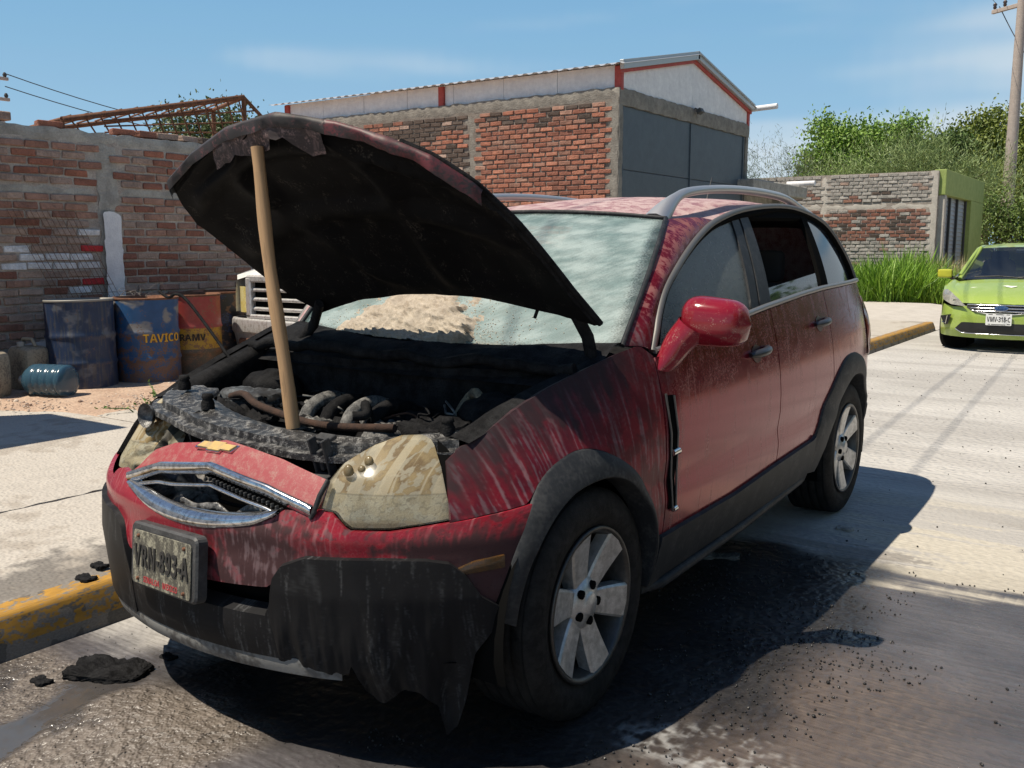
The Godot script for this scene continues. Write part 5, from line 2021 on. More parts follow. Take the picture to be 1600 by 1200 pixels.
	for k in 9:
		var c := Vector3(rng.randf_range(-.5, .5), rng.randf_range(.83, .87), rng.randf_range(-.04, .36))
		var sz := rng.randf_range(.03, .08)
		part("ash_clump", lump(c, Vector3(sz * 1.6, sz * .5, sz), sz * .6, 600, 8), greyash if k % 2 else M.char, bay)
	for q in [[-.33, .46], [.33, .545]]:
		b = B.new()
		var c := Vector3(q[0], .80, q[1])
		b.box(c + Vector3(-.026, .03, 0), Vector3(.008, .11, .03), Basis(Vector3.RIGHT, .3), .002)
		b.box(c + Vector3(.026, .03, 0), Vector3(.008, .11, .03), Basis(Vector3.RIGHT, .3), .002)
		b.box(c + Vector3(0, .08, -.014), Vector3(.06, .012, .03), Basis(Vector3.RIGHT, .3), .002)
		b.box(c + Vector3(0, -.03, .01), Vector3(.06, .012, .05), Basis(Vector3.RIGHT, .3), .002)
		b.box(c + Vector3(0, .02, .0), Vector3(.012, .06, .02), Basis(Vector3.RIGHT, .3), .002)
		part("latch_bracket", b, M.plastic_black, bay)
	for p in [Vector3(-.55, .935, .33), Vector3(.60, .905, .33), Vector3(-.30, .905, .43)]:
		b = B.new(); b.lathe([Vector2(0, .03), Vector2(.016, .03), Vector2(.02, .018), Vector2(.016, .014), Vector2(.022, 0), Vector2(.022, -.02)], Transform3D(Basis.IDENTITY, p), 10)
		part("bump_stop", b, ch, bay)
	# crumpled remains inside the grille opening
	part("grille_remains", lump(Vector3(-.20, .675, .60), Vector3(.22, .06, .07), .08, 300, 10), tri(coat(64, Vector3(.02, .02, .02), Vector3(.22, .21, .20), .45, .62, .8, .6, .9, 2, 2, 44), 5.0), bay)
	pts = []
	for k in 21:
		var x := lerpf(-.10, .30, k / 20.0)
		pts.append(Vector3(x, .668 + .016 * sin(x * 40.0) * (1.0 if x > .05 else .4) + .02 * pow(absf(x) / .3, 2), .695 - x * x * .5))
	b = B.new(); b.tube(pts, .007, 6, true, 2.0)
	part("grille_remains", b, M.ash_metal, bay)
	for k in 5:
		b = B.new()
		var y := .56 + k * .045
		b.tube([Vector3(-.3, y, .56), Vector3(0, y, .585), Vector3(.3, y, .56)], .006, 5)
		part("radiator_fin", b, M.char, bay)

const HOOD_TH := .8727
func hood_y(x: float, z: float) -> float:
	var t := (z + .36) / 1.06
	return 1.075 - .05 * t - .13 * pow(maxf(t, 0), 2.2) - .055 * pow(absf(x) / .72, 2.5) - .03 * t * pow(x / .7, 2)

func hood_left(z: float) -> float:
	return lut1([-.14, 0.0, .3, .45, .55, .62, .68, .735], [.79, .75, .70, .645, .56, .44, .30, .10], z)

# the far edge has buckled inwards towards the hinge
func hood_right(z: float) -> float:
	return lut1([-.14, -.06, .07, .22, .36, .45, .53, .62, .70, .735], [.48, .55, .605, .635, .655, .635, .59, .39, .15, .02], z)

# a point of the hood, given in its closed place, on the opened hood
func hood_open(p: Vector3) -> Vector3:
	var q := Vector3(p.x, p.y - 1.02, p.z + .36)
	var c := cos(HOOD_TH); var s := sin(HOOD_TH)
	return Vector3(q.x, 1.02 + q.y * c + q.z * s, -.36 - q.y * s + q.z * c)

func build_suv_hood(car: Node3D, roofm: Material):
	var hood := Node3D.new(); put(hood, "hood", car)
	hood.set_meta("label", "raised hood, red outside and burnt black underneath")
	var nzr := 30; var nx := 36
	var outer := []; var inner := []
	for j in nzr + 1:
		var t := j / float(nzr)
		var z := lerpf(-.14, .735, 1.0 - pow(1.0 - t, 1.3))
		var lw := hood_left(z); var rw := hood_right(z)
		var ro := []; var ri := []
		for i in nx + 1:
			var u := -1.0 + 2.0 * i / nx
			var x := lerpf(-rw, lw, i / float(nx))
			var zz := z + lut1([-.48, -.25, 0, .3, .5, .79], [-.06, 0, .03, .04, .02, 0], x) * (1.0 - t)
			var y := hood_y(x, z)
			ro.append(hood_open(Vector3(x, y, zz)))
			# pressed inner frame: beams round the rim, two raking ribs and a cross rib
			var rim := smoothstep(.80, .90, maxf(absf(u), absf(t * 2.0 - 1.0)))
			var rib := maxf(smoothstep(.09, .03, absf(absf(u) - .18 - .45 * t)), smoothstep(.07, .02, absf(t - .42 + .12 * u * u)))
			rib = maxf(rib, smoothstep(.06, .025, absf(t - .80 + .25 * u * u)))
			var dep := .008 + .030 * maxf(rim * .3, rib * smoothstep(1.0, .8, maxf(absf(u), absf(t * 2.0 - 1.0)))) + (nz(NZ.mid, u * 150 + 200, t * 190) - .5) * .010
			var ins := 1.0 - .012 / maxf(lw + rw, .1) * 2.0
			ri.append(hood_open(Vector3((x - (lw - rw) * .5) * ins + (lw - rw) * .5, y - dep, zz + (.01 if t < .5 else -.012))))
		outer.append(ro); inner.append(ri)
	var b := B.new(); b.sheet(outer, true)
	part("hood_skin", b, roofm, hood)
	b = B.new(); b.sheet(inner)
	var under: StandardMaterial3D = tri(coat(512, Vector3(.0050, .0050, .0055), Vector3(.17, .15, .125), .645, .74, .4, .55, .85, .9, .9, 15), 1.3)
	under.metallic_specular = .12
	part("hood_frame", b, under, hood)
	# rim joining both skins
	var ring_o := []; var ring_i := []
	for src in [[outer, ring_o], [inner, ring_i]]:
		var g: Array = src[0]
		for i in nx + 1: src[1].append(g[0][i])
		for j in range(1, nzr + 1): src[1].append(g[j][nx])
		for i in range(nx - 1, -1, -1): src[1].append(g[nzr][i])
		for j in range(nzr - 1, 0, -1): src[1].append(g[j][0])
	b = B.new(); b.sheet([ring_o, ring_i], false, true)
	part("hood_hem", b, M.char, hood)
	b = B.new()
	var el := []; var er := []
	for j in 24: el.append(outer[j][nx] + Vector3(0, .002, 0)); er.append(outer[j][0] + Vector3(0, .002, 0))
	b.tube(el, .010, 6)
	part("hood_edge", b, M.char, hood)
	b = B.new(); b.tube(er, .010, 6)
	part("hood_edge", b, M.char, hood)
	# front lip: folded edge standing past the inner frame, scorched
	var rows := []
	for seg in [[-.63, .26], [.26, .66]]:
		rows = []
		for q in [[0.0, .004], [.010, -.006], [.006, -.022], [-.02, -.032]]:
			var row := []
			for k in 61:
				var x := lerpf(seg[0], seg[1], k / 60.0)
				var zf := lut1([-.64, -.59, -.39, -.15, .1, .30, .44, .56, .645, .66], [.45, .53, .62, .70, .735, .68, .62, .55, .45, .42], x)
				var rag := (nzb(NZ.mid, x * 260 + 40, q[0] * 900) - .5) * .022
				row.append(hood_open(Vector3(x, hood_y(x, zf) + q[1] + (rag if q[1] < -.01 else 0.0), zf + .006 + q[0])))
			rows.append(row)
		b = B.new(); b.sheet(rows)
		part("hood_lip", b, tri(coat(256, Vector3(.010, .008, .009), Vector3(.16, .05, .055), .55, .70, .8, .5, .8, 1.4, 1.4, 90), 2.0) if seg[0] < 0 else tri(coat(256, Vector3(.012, .008, .009), Vector3(.13, .012, .020), .44, .60, .9, .5, .6, 1.3, 1.3, 57), 1.6), hood)
	# torn plate at the latch, where the pole carries the hood
	rows = []
	for j in 5:
		var row := []
		for i in 21:
			var x := lerpf(-.26, .24, i / 20.0); var k := j / 4.0
			var zf := lut1([-.64, -.59, -.39, -.15, .1, .30], [.45, .53, .62, .70, .735, .68], x)
			row.append(hood_open(Vector3(x, hood_y(x, zf - .03) - .036 - .022 * k + (nzb(NZ.fine, x * 300, k * 60) - .5) * .014, lerpf(zf - .012, zf - .065 + (nzb(NZ.mid, x * 330, 5) - .5) * .09, k))))
		rows.append(row)
	b = B.new(); b.sheet(rows)
	part("latch_plate", b, tri(coat(128, Vector3(.02, .012, .013), Vector3(.26, .17, .16), .52, .64, .9, .6, .9, 2, 2, 50), 3.0), hood)
	# hinges
	for sg in [1.0, -1.0]:
		b = B.new()
		var top := hood_open(Vector3(.70 if sg > 0 else -.42, 1.00, -.08 if sg > 0 else -.12))
		var foot := Vector3(.74 if sg > 0 else -.60, 1.02, -.24)
		b.tube([foot, foot.lerp(top, .5) + Vector3(0, .0, -.03), top], .014, 6, true, 1.6)
		part("hinge", b, M.char, hood)
	b = B.new()
	var hk := hood_open(Vector3(.55, 1.02, -.12))
	b.tube([hk, hk + Vector3(-.012, -.03, .0)], .006, 5)
	part("washer_nozzle", b, M.char, hood)
	# bent prop rod over the far wing
	b = B.new()
	b.tube(smooth_line([Vector3(-.66, .955, .02), Vector3(-.80, 1.06, .0), Vector3(-.98, 1.19, -.02), Vector3(-1.05, 1.215, -.02), Vector3(-1.10, 1.20, -.02), Vector3(-1.16, 1.225, -.02)], 4), .0065, 6)
	part("prop_rod", b, M.char, hood)
	# the pole that holds the hood up
	var foot := Vector3(.112, .870, .448)
	var headp := Vector3(-.012, 1.690, .446)
	var pole := base("wooden_pole", foot)
	tag(pole, "round wooden pole propping up the burnt hood", "pole")
	b = B.new()
	var line := []
	var rad := []
	for k in 15:
		var t := k / 14.0
		line.append((headp - foot) * t + Vector3(.006 * sin(t * 7.0), 0, .005 * sin(t * 5.0)))
		rad.append(.0205 + .0012 * sin(t * 19.0) - .002 * t)
	b.tube(line, rad, 16)
	for i in b.v.size(): b.uv[i] = Vector2(b.uv[i].x, b.uv[i].y * 2.2)
	part("shaft", b, M.wood, pole)

func build_suv_cabin(car: Node3D):
	var cl: Material = M.cloth_dark
	var b := B.new()
	b.box(Vector3(0, .36, -1.75), Vector3(1.62, .05, 3.0))
	part("cabin_floor", b, M.void, car)
	b = B.new(); b.box(Vector3(0, .24, -1.6), Vector3(1.45, .08, 3.4))
	part("underbody", b, M.void, car)
	b = lump(Vector3(0, .93, -.58), Vector3(1.46, .24, .42), .01, 60, 10)
	part("dashboard", b, tri(coat(64, Vector3(.02, .02, .02), Vector3(.07, .065, .06), .4, .6, .9, .8, .95, 2, 2, 14), 2.0), car)
	b = B.new()
	var ring := []
	for k in 25:
		var a := TAU * k / 24.0
		ring.append(Vector3(.38 + .18 * cos(a), 1.0 + .16 * sin(a), -.86 + .08 * sin(a)))
	b.tube(ring, .014, 8, false)
	b.tube([Vector3(.38, 1.0, -.86), Vector3(.38, .93, -.70)], .03, 8)
	part("steering_wheel", b, M.plastic_black, car)
	for x in [.38, -.38]:
		b = lump(Vector3(x, .60, -1.25), Vector3(.50, .20, .52), .012, 80, 8)
		part("seat_cushion", b, cl, car)
		var k := lump(Vector3(x, .92, -1.55), Vector3(.48, .62, .16), .012, 80, 8)
		part("seat_back", k, cl, car)
		var h := lump(Vector3(x, 1.33, -1.60), Vector3(.26, .17, .11), .006, 80, 8)
		part("headrest", h, cl, car)
	b = lump(Vector3(0, .62, -2.2), Vector3(1.36, .20, .55), .012, 80, 8)
	part("seat_cushion", b, cl, car)
	b = lump(Vector3(0, .93, -2.52), Vector3(1.36, .60, .16), .012, 80, 8)
	part("seat_back", b, cl, car)
	for x in [.42, -.42, 0.0]:
		b = lump(Vector3(x, 1.30, -2.57), Vector3(.26, .17, .10), .006, 80, 8)
		part("headrest", b, cl, car)
	for sg in [1.0, -1.0]:
		var rows := []
		for j in 4:
			var row := []
			for i in 9:
				var z := lerpf(-.45, -3.1, i / 8.0)
				row.append(Vector3(sg * (shell(s_z(z), lerpf(.4, 1.05, j / 3.0)).x - .09), lerpf(.36, belt(z) - .02, j / 3.0), z))
			rows.append(row)
		b = B.new(); b.sheet(rows, sg < 0)
		part("door_lining", b, cl, car)
	# wet sand thrown on the windscreen
	var rows := []
	for j in 45:
		var row := []
		for i in 91:
			var u := lerpf(.30, .86, i / 90.0); var v := lerpf(.0, .36, j / 44.0)
			var k := nzb(NZ.mid, u * 420, v * 420); var f := nzb(NZ.fine, u * 500, v * 500)
			var uu := u + (k - .5) * .14 + (f - .5) * .06 - v * .10
			var top := .31 * smoothstep(.30, .44, uu) * (1.0 - smoothstep(.62, .86, u) * .72)
			var th := .034 * smoothstep(.04, -.10, v - top + (k - .5) * .22 + (f - .5) * .08 + .22 * smoothstep(.50, .33, uu) + .16 * smoothstep(.80, .86, u)) + .026 * (f - .45) * smoothstep(.03, -.05, v - top) * smoothstep(.31, .40, u) + .03 * (k - .5) * smoothstep(.03, -.08, v - top) * smoothstep(.31, .40, u) - .004
			if i == 0 or i == 90 or j == 44: th = -.006
			row.append(windscreen_point(u, v, th))
		rows.append(row)
	b = B.new(); b.sheet(rows)
	var o := part("sand", b, M.sand)
	tag(o, "heap of damp beige sand lying on the dusty windscreen", "sand", "", "stuff")
	rng.seed = 71
	var grains := []
	for k in 2600:
		var u := clampf(.55 + rng.randfn() * .13, .1, .95); var v := absf(rng.randfn()) * .17
		var gs := rng.randf_range(.0012, .0045)
		grains.append(Transform3D(Basis(Vector3(rng.randfn(), rng.randfn(), rng.randfn()).normalized(), rng.randf() * TAU).scaled(Vector3.ONE * gs), windscreen_fast(u, v) + Vector3(0, .55, .83) * gs * .3))
	var gb := B.new(); gb.box(Vector3.ZERO, Vector3(1, .8, .9), Basis.IDENTITY, .25)
	var mm := MultiMesh.new(); mm.transform_format = MultiMesh.TRANSFORM_3D; mm.mesh = gb.mesh(); mm.instance_count = grains.size()
	for k in grains.size(): mm.set_instance_transform(k, grains[k])
	var go := MultiMeshInstance3D.new(); go.multimesh = mm; go.material_override = mat(lin(.44, .39, .31), .95)
	put(go, "sand_grains", self)
	tag(go, "loose sand grains sprinkled round the heap on the windscreen", "sand", "", "stuff")

var ws_l := []; var ws_r := []
func windscreen_fast(u: float, v: float) -> Vector3:
	if ws_l.is_empty(): ws_l = resample(windscreen_edge(1.0), 17); ws_r = resample(windscreen_edge(-1.0), 17)
	var k := clampf(v, 0, 1) * 16.0
	var i := mini(int(k), 15)
	var a: Vector3 = ws_l[i].lerp(ws_l[i + 1], k - i); var b: Vector3 = ws_r[i].lerp(ws_r[i + 1], k - i)
	return a.lerp(b, u) + Vector3(0, lerpf(-.035, .035, v), lerpf(.08, .05, v)) * 4 * u * (1 - u)

func build_suv_mirror(car: Node3D):
	var red: StandardMaterial3D = tri(coat(256, Vector3(.20, .006, .016), Vector3(.38, .26, .20), .60, .70, .8, .08, .22, 1.6, 1.6, 29), 2.6)
	for sg in [1.0]:      # the far mirror is gone
		var mir := Node3D.new(); put(mir, "mirror", car)
		var b := B.new()
		# arm rising from the door corner
		var a := [Vector3(.872, 1.01, -.465), Vector3(.884, 1.04, -.485), Vector3(.908, 1.095, -.515), Vector3(.950, 1.145, -.54)]
		var rows := []
		for k in 10:
			var t := k / 9.0
			var c: Vector3 = smooth_line(a, 3)[int(t * 9)]
			var ring := []
			for q in 16:
				var an := TAU * q / 16
				ring.append(Vector3((c.x + cos(an) * lerpf(.024, .052, t)) * sg, c.y - cos(an) * lerpf(.012, .03, t), c.z + sin(an) * lerpf(.046, .060, t)))
			rows.append(ring)
		b.sheet(rows, sg < 0, true)
		part("mirror_arm", b, red, mir)
		# shell: rounded, taller at the inner end, blunt at the back
		b = B.new()
		rows = []
		for j in 17:
			var u := j / 16.0        # inner -> outer
			var x := lerpf(.895, 1.118, u)
			var hh := .081 * pow(1.0 - pow(absf(u * 2.0 - 1.0), 4.5), .5) * lerpf(1.06, .92, u)
			var dd := .085 * pow(1.0 - pow(absf(u * 2.0 - 1.0), 3.5), .5)
			var ring := []
			for q in 24:
				var an := TAU * q / 24
				var cx := cos(an); var sy := sin(an)
				var zz := dd * signf(cx) * pow(absf(cx), .8) * (1.0 if cx > 0 else .45)
				ring.append(Vector3(sg * x, 1.152 + .012 * (1 - u) + hh * signf(sy) * pow(absf(sy), .75), -.565 - .03 * u + zz))
			rows.append(ring)
		b.sheet(rows, sg < 0, true)
		part("mirror_shell", b, red, mir)
		b = B.new()
		b.prism(rounded_rect(.15, .10, .03), .004, Transform3D(Basis(Vector3.UP, PI), Vector3(sg * 1.005, 1.155, -.602)))
		part("mirror_glass", b, mat(lin(.5, .5, .5), .05, 1.0), mir)

func make_wheel(car: Node3D, c: Vector3, sg: int, R: float, rr: float, w: float, start: float, simple := false):
	var wh := Node3D.new(); put(wh, "wheel", car)
	wh.position = c
	# lathe axis: local y of the profile points outward (car's side)
	var q := Basis(Vector3(0, 0, 1), Vector3(sg, 0, 0), Vector3(0, sg, 0))
	var xf := Transform3D(q, Vector3.ZERO)
	var tb := B.new()
	var prof := [Vector2(rr * .98, -w + .02), Vector2(rr + .03, -w + .002), Vector2(R - .04, -w + .0), Vector2(R - .012, -w + .02)]
	for k in 5:
		var h0 := lerpf(-w + .03, -.045, k / 4.0)
		prof += [Vector2(R, h0 - .015), Vector2(R, h0 + .012), Vector2(R - .009, h0 + .014), Vector2(R - .009, h0 + .020)]
	prof += [Vector2(R - .002, -.024), Vector2(R - .014, -.010), Vector2(R - .04, .002), Vector2(R - .075, .004), Vector2(rr + .022, -.004), Vector2(rr + .006, -.010), Vector2(rr, -.016), Vector2(rr - .012, -.02)]
	tb.lathe(prof, xf, 64)
	part("tyre", tb, M.rubber, wh)
	var rim := Node3D.new()
	put(rim, "rim", wh)
	var rb := B.new()
	rb.lathe([Vector2(rr - .004, -.016), Vector2(rr + .004, -.008), Vector2(rr + .002, .001), Vector2(rr - .008, .000), Vector2(rr - .016, -.012), Vector2(rr - .022, -.05), Vector2(rr - .034, -.15), Vector2(rr - .03, -w + .03)], xf, 48)
	part("rim_barrel", rb, tinted(M.alloy, lin(.16, .155, .15)), rim)
	# spokes
	var n_sp := 6
	for k in n_sp:
		var a := deg_to_rad(start + 360.0 / n_sp * k)
		var rows := []
		for j in 9:
			var t := j / 8.0
			var r := lerpf(.052, rr - .012, t)
			var hw := lerpf(.034, .056, pow(t, .8)) * (rr / .232)
			var dp := -.026 + .022 * pow(t, 1.6) - .006 * (1 - t)
			var ring := []
			for e in [[-1.0, -.045], [-1.0, -.006], [-.86, .0], [0.0, .002], [.86, .0], [1.0, -.006], [1.0, -.045]]:
				var an: float = a + e[0] * hw / r * (1.0 if t > .12 else .85)
				ring.append(xf * Vector3(r * cos(an), dp + e[1], r * sin(an)))
			rows.append(ring)
		var b := B.new()
		# flat faces per strip
		for e in 6:
			var strip := []
			for rw in rows: strip.append([rw[e], rw[e + 1]])
			b.sheet(strip)
		part("spoke", b, M.alloy, rim)
	var hb := B.new()
	hb.lathe([Vector2(0, -.004), Vector2(.030, -.006), Vector2(.034, -.012), Vector2(.040, -.016), Vector2(.078, -.030), Vector2(.080, -.06)], xf, 24)
	part("hub_cap", hb, M.alloy, rim)
	for k in 5:
		var a := deg_to_rad(start + 30.0 + 72.0 * k)
		var lb := B.new()
		lb.lathe([Vector2(0, -.012), Vector2(.009, -.012), Vector2(.0135, -.014), Vector2(.0135, -.04)], Transform3D(q, q * Vector3(.056 * cos(a), .0, .056 * sin(a))), 10)
		part("lug_nut", lb, M.void, rim)
	var db := B.new()
	db.lathe([Vector2(.0, -.10), Vector2(.15, -.10), Vector2(.15, -.12), Vector2(rr - .03, -.14)], xf, 32)
	part("brake_disc", db, M.void, wh)

# ------------------------------------------------------------------ the green hatchback (faces +z)
func car_front(x: float, y: float, zs: Array, gy: Array, gg: Array, xs: Array) -> Vector3:
	return Vector3(x, y, lut1(xs, zs, absf(x)) - lut1(gy, gg, y))

func xy_patch(f: Callable, bot: Array, top: Array, x0: float, x1: float, n: int, m: int, off: float) -> B:
	var bx := []; var by := []; var tx := []; var ty := []
	for p in bot: bx.append(p.x); by.append(p.y)
	for p in top: tx.append(p.x); ty.append(p.y)
	var rows := []
	for j in m + 1:
		var row := []
		for i in n + 1:
			var x := lerpf(x0, x1, float(i) / n)
			var p: Vector3 = f.call(x, lerpf(lut1(bx, by, x), lut1(tx, ty, x), float(j) / m))
			row.append(p + Vector3(signf(x) * absf(x) * .5, .15, 1).normalized() * off)
		rows.append(row)
	var b := B.new(); b.sheet(rows)
	return b

func build_green_car():
	var car := base("green_car", Vector3(.44, 0, -12.45))
	tag(car, "lime green hatchback facing the camera farther down the street", "car")
	var green: StandardMaterial3D = tri(coat(256, Vector3(.27, .37, .060), Vector3(.34, .42, .13), .45, .7, .6, .22, .5, 1, 1, 3), .8)
	green.clearcoat_enabled = true
	green.clearcoat = .5
	green.clearcoat_roughness = .08
	var blk := mat(lin(.012, .012, .013), .5)
	var xs := [0.0, .3, .5, .62, .72, .79, .83, .85]
	var zs := [.82, .80, .745, .68, .58, .44, .28, .05]
	var gy := [.18, .30, .48, .58, .66, .74, .82, .90]
	var gg := [.06, .0, .0, .02, .055, .12, .25, .46]
	var F := func(x, y): return car_front(x, y, zs, gy, gg, xs)
	# bumper and nose in one skin
	part("bumper", xy_patch(F, [Vector2(-.85, .20), Vector2(0, .185), Vector2(.85, .20)], [Vector2(-.85, .64), Vector2(-.6, .60), Vector2(-.42, .62), Vector2(0, .63), Vector2(.42, .62), Vector2(.6, .60), Vector2(.85, .64)], -.85, .85, 60, 16, 0), green, car)
	part("air_intake", xy_patch(F, [Vector2(-.56, .30), Vector2(-.46, .255), Vector2(.46, .255), Vector2(.56, .30)], [Vector2(-.56, .315), Vector2(-.48, .40), Vector2(.48, .40), Vector2(.56, .315)], -.56, .56, 30, 4, .004), blk, car)
	var tr := B.new()
	var ln := []
	for k in 31:
		var x := lerpf(-.56, .56, k / 30.0)
		ln.append(F.call(x, lut1([-.56, -.47, .47, .56], [.305, .252, .252, .305], x)) + Vector3(0, 0, .008))
	tr.tube(ln, .007, 6)
	part("intake_trim", tr, M.chrome, car)
	for sg in [-1.0, 1.0]:
		var fog := B.new()
		var poly := [Vector3(sg * .60, .50, 0), Vector3(sg * .775, .46, 0), Vector3(sg * .70, .35, 0), Vector3(sg * .645, .36, 0)]
		for k in 4: poly[k] = F.call(poly[k].x, poly[k].y) + Vector3(sg * .02, 0, .03)
		fog.quad(poly[0], poly[1], poly[2], poly[3])
		part("fog_recess", fog, blk, car)
		fog = B.new()
		fog.tube([F.call(sg * .655, .475) + Vector3(sg * .02, 0, .04), F.call(sg * .675, .37) + Vector3(sg * .02, 0, .04), F.call(sg * .715, .385) + Vector3(sg * .03, 0, .04)], .009, 6)
		part("fog_trim", fog, M.chrome, car)
		# swept-back headlight
		var hl := xy_patch(F, [Vector2(.43, .605), Vector2(.62, .625), Vector2(.76, .685), Vector2(.80, .76)] if sg > 0 else [Vector2(-.80, .76), Vector2(-.76, .685), Vector2(-.62, .625), Vector2(-.43, .605)], [Vector2(.43, .615), Vector2(.53, .70), Vector2(.64, .775), Vector2(.73, .82), Vector2(.80, .80)] if sg > 0 else [Vector2(-.80, .80), Vector2(-.73, .82), Vector2(-.64, .775), Vector2(-.53, .70), Vector2(-.43, .615)], .43 if sg > 0 else -.80, .80 if sg > 0 else -.43, 18, 8, .055)
		var lm := tri(coat(64, Vector3(.34, .335, .29), Vector3(.14, .14, .13), .4, .65, .9, .12, .2, 1, 1, 7), 3.0)
		part("headlight", hl, lm, car)
	# wings and sides: loft of stations to the tail
	for sg in [-1.0, 1.0]:
		var rows := []
		for q in [[.44, .79], [.28, .83], [.05, .85], [-.35, .853], [-1.2, .858], [-2.2, .85], [-2.9, .82], [-3.25, .74]]:
			var row := []
			var belt_y := lut1([-3.3, -2.5, -.4, .05, .44], [1.02, 1.02, .97, .90, .78], q[0])
			for k in 13:
				var t := k / 12.0
				var y := lerpf(.20, belt_y, t)
				var arch := 0.0
				for c in [0.0, -2.49]:
					var dz: float = absf(q[0] - c)
					if dz < .34: arch = maxf(arch, .31 + sqrt(.34 * .34 - dz * dz))
				y = lerpf(maxf(.20, arch), belt_y, t)
				row.append(Vector3(sg * (q[1] - .05 * pow(absf(t - .6) / .6, 2.0) - .05 * smoothstep(.85, 1.0, t)), y, q[0]))
			rows.append(row)
		# finer stations round the arches
		var fine := []
		for i in 61:
			var z := lerpf(.44, -3.25, i / 60.0)
			var hw := lut1([-3.25, -2.9, -2.2, -1.2, -.35, .05, .28, .44], [.74, .82, .85, .858, .853, .85, .83, .79], z)
			var belt_y := lut1([-3.3, -2.5, -.4, .05, .44], [1.02, 1.02, .97, .90, .78], z)
			var arch := .20
			for c in [0.0, -2.49]:
				var dz: float = absf(z - c)
				if dz < .35: arch = maxf(arch, .30 + sqrt(.35 * .35 - dz * dz))
			var row := []
			for k in 13:
				var t := k / 12.0
				row.append(Vector3(sg * (hw - .05 * pow(absf(t - .6) / .6, 2.0) - .06 * smoothstep(.82, 1.0, t)), lerpf(arch, belt_y, t), z))
			fine.append(row)
		var b := B.new(); b.sheet(fine, sg > 0)
		part("body_side", b, green, car)
		for zz in [0.0, -2.49]:
			b = B.new(); b.box(Vector3(sg * .62, .34, zz), Vector3(.3, .62, .74))
			part("wheel_well", b, M.void, car)
	# hood
	var hrows := []
	for j in 13:
		var t := j / 12.0
		var row := []
		for i in 25:
			var u := -1.0 + 2.0 * i / 24.0
			var w := lerpf(.50, .70, smoothstep(0, .6, t))
			var x := u * w
			var front: Vector3 = F.call(x, .655)
			var z := lerpf(front.z, -.20, t)
			var y := lerpf(.655, .965, pow(t, .62)) - .05 * u * u * t + .018 * smoothstep(.75, .9, absf(u)) * sin(PI * t)
			row.append(Vector3(x, y, z))
		hrows.append(row)
	var hb := B.new(); hb.sheet(hrows)
	part("hood", hb, green, car)
	for sg in [-1.0, 1.0]:
		var rows := []
		for j in 13:
			var t := j / 12.0
			var e: Vector3 = hrows[j][24 if sg > 0 else 0]
			var z := e.z
			var side := Vector3(sg * lut1([-.4, .05, .28, .44, .6], [.80, .795, .785, .75, .62], z), lut1([-.4, .05, .44, .6], [.965, .895, .775, .70], z), z)
			rows.append([e, e.lerp(side, .5) + Vector3(0, .015, 0), side])
		var b := B.new(); b.sheet(rows, sg < 0)
		part("front_wing", b, green, car)
	for q in [[-.30, .83, .30], [.02, .86, .16], [.30, .85, .22]]:
		var b := B.new()
		var poly := PackedVector2Array()
		for k in 9: poly.append(Vector2(q[2] * .5 * cos(TAU * k / 9.0) * (1.0 + .35 * sin(k * 2.1)), .030 * sin(TAU * k / 9.0) * (1.0 + .5 * cos(k * 1.7))))
		b.prism(poly, .002, Transform3D(Basis(Vector3.RIGHT, -PI / 2 + .42), Vector3(q[0], q[1] + .012, .26)))
		part("paint_chip", b, mat(lin(.62, .64, .56), .5), car)
	# glasshouse
	var wg := mat(lin(.015, .02, .026), .03)
	wg.transparency = BaseMaterial3D.TRANSPARENCY_ALPHA
	wg.albedo_color.a = .55
	var rows := []
	for j in 9:
		var t := j / 8.0
		var row := []
		for i in 17:
			var u := -1.0 + 2.0 * i / 16.0
			row.append(Vector3(u * lerpf(.70, .56, t), lerpf(.96, 1.405, t) - .02 * u * u, lerpf(-.16, -1.0, pow(t, .92)) - .14 * u * u * (1 - .4 * t)))
		rows.append(row)
	var wb := B.new(); wb.sheet(rows)
	part("windscreen", wb, wg, car)
	var rb := B.new()
	var rr := [rows[8]]
	for q in [[-1.5, 1.465, .575], [-2.0, 1.465, .57], [-2.6, 1.40, .55], [-3.0, 1.27, .55], [-3.28, 1.02, .60]]:
		var row := []
		for i in 17:
			var u := -1.0 + 2.0 * i / 16.0
			row.append(Vector3(u * q[2], q[1] - .05 * pow(absf(u), 3), q[0]))
		rr.append(row)
	rb.sheet(rr)
	part("roof", rb, green, car)
	for sg in [-1.0, 1.0]:
		var pil := []
		var k_ := 16 if sg > 0 else 0
		for j in 9: pil.append(rows[j][k_] + Vector3(sg * .012, .004, 0))
		var b := B.new(); b.tube(pil, .030, 8)
		part("windscreen_pillar", b, green, car)
		var top := []; var low := []
		for i in 13:
			var z := lerpf(-.36, -3.0, i / 12.0)
			low.append(Vector3(sg * .79, lut1([-3.3, -2.5, -.4], [1.02, 1.02, .97], z), z))
			top.append(Vector3(sg * lut1([-3.0, -2.0, -1.05, -.36], [.60, .60, .60, .72], z), lut1([-3.0, -2.6, -2.0, -1.4, -1.0, -.36], [1.10, 1.33, 1.41, 1.41, 1.36, 1.0], z), z))
		b = B.new(); b.sheet([low, top], sg < 0)
		part("side_window", b, mat(lin(.012, .015, .018), .05), car)
		b = B.new(); b.tube(top, .028, 6)
		part("roof_edge", b, green, car)
		# mirror
		b = lump(Vector3(sg * .93, 1.02, -.42), Vector3(.20, .125, .11), 0.0, 10, 8)
		part("mirror", b, tri(coat(32, Vector3(.45, .44, .03), Vector3(.40, .42, .03), .3, .6, 1, .3, .4, 1, 1, 1), 1.0), car)
		b = B.new(); b.tube([Vector3(sg * .80, .94, -.42), Vector3(sg * .88, .98, -.42)], .03, 6)
		part("mirror_arm", b, blk, car)
	var tb := B.new()
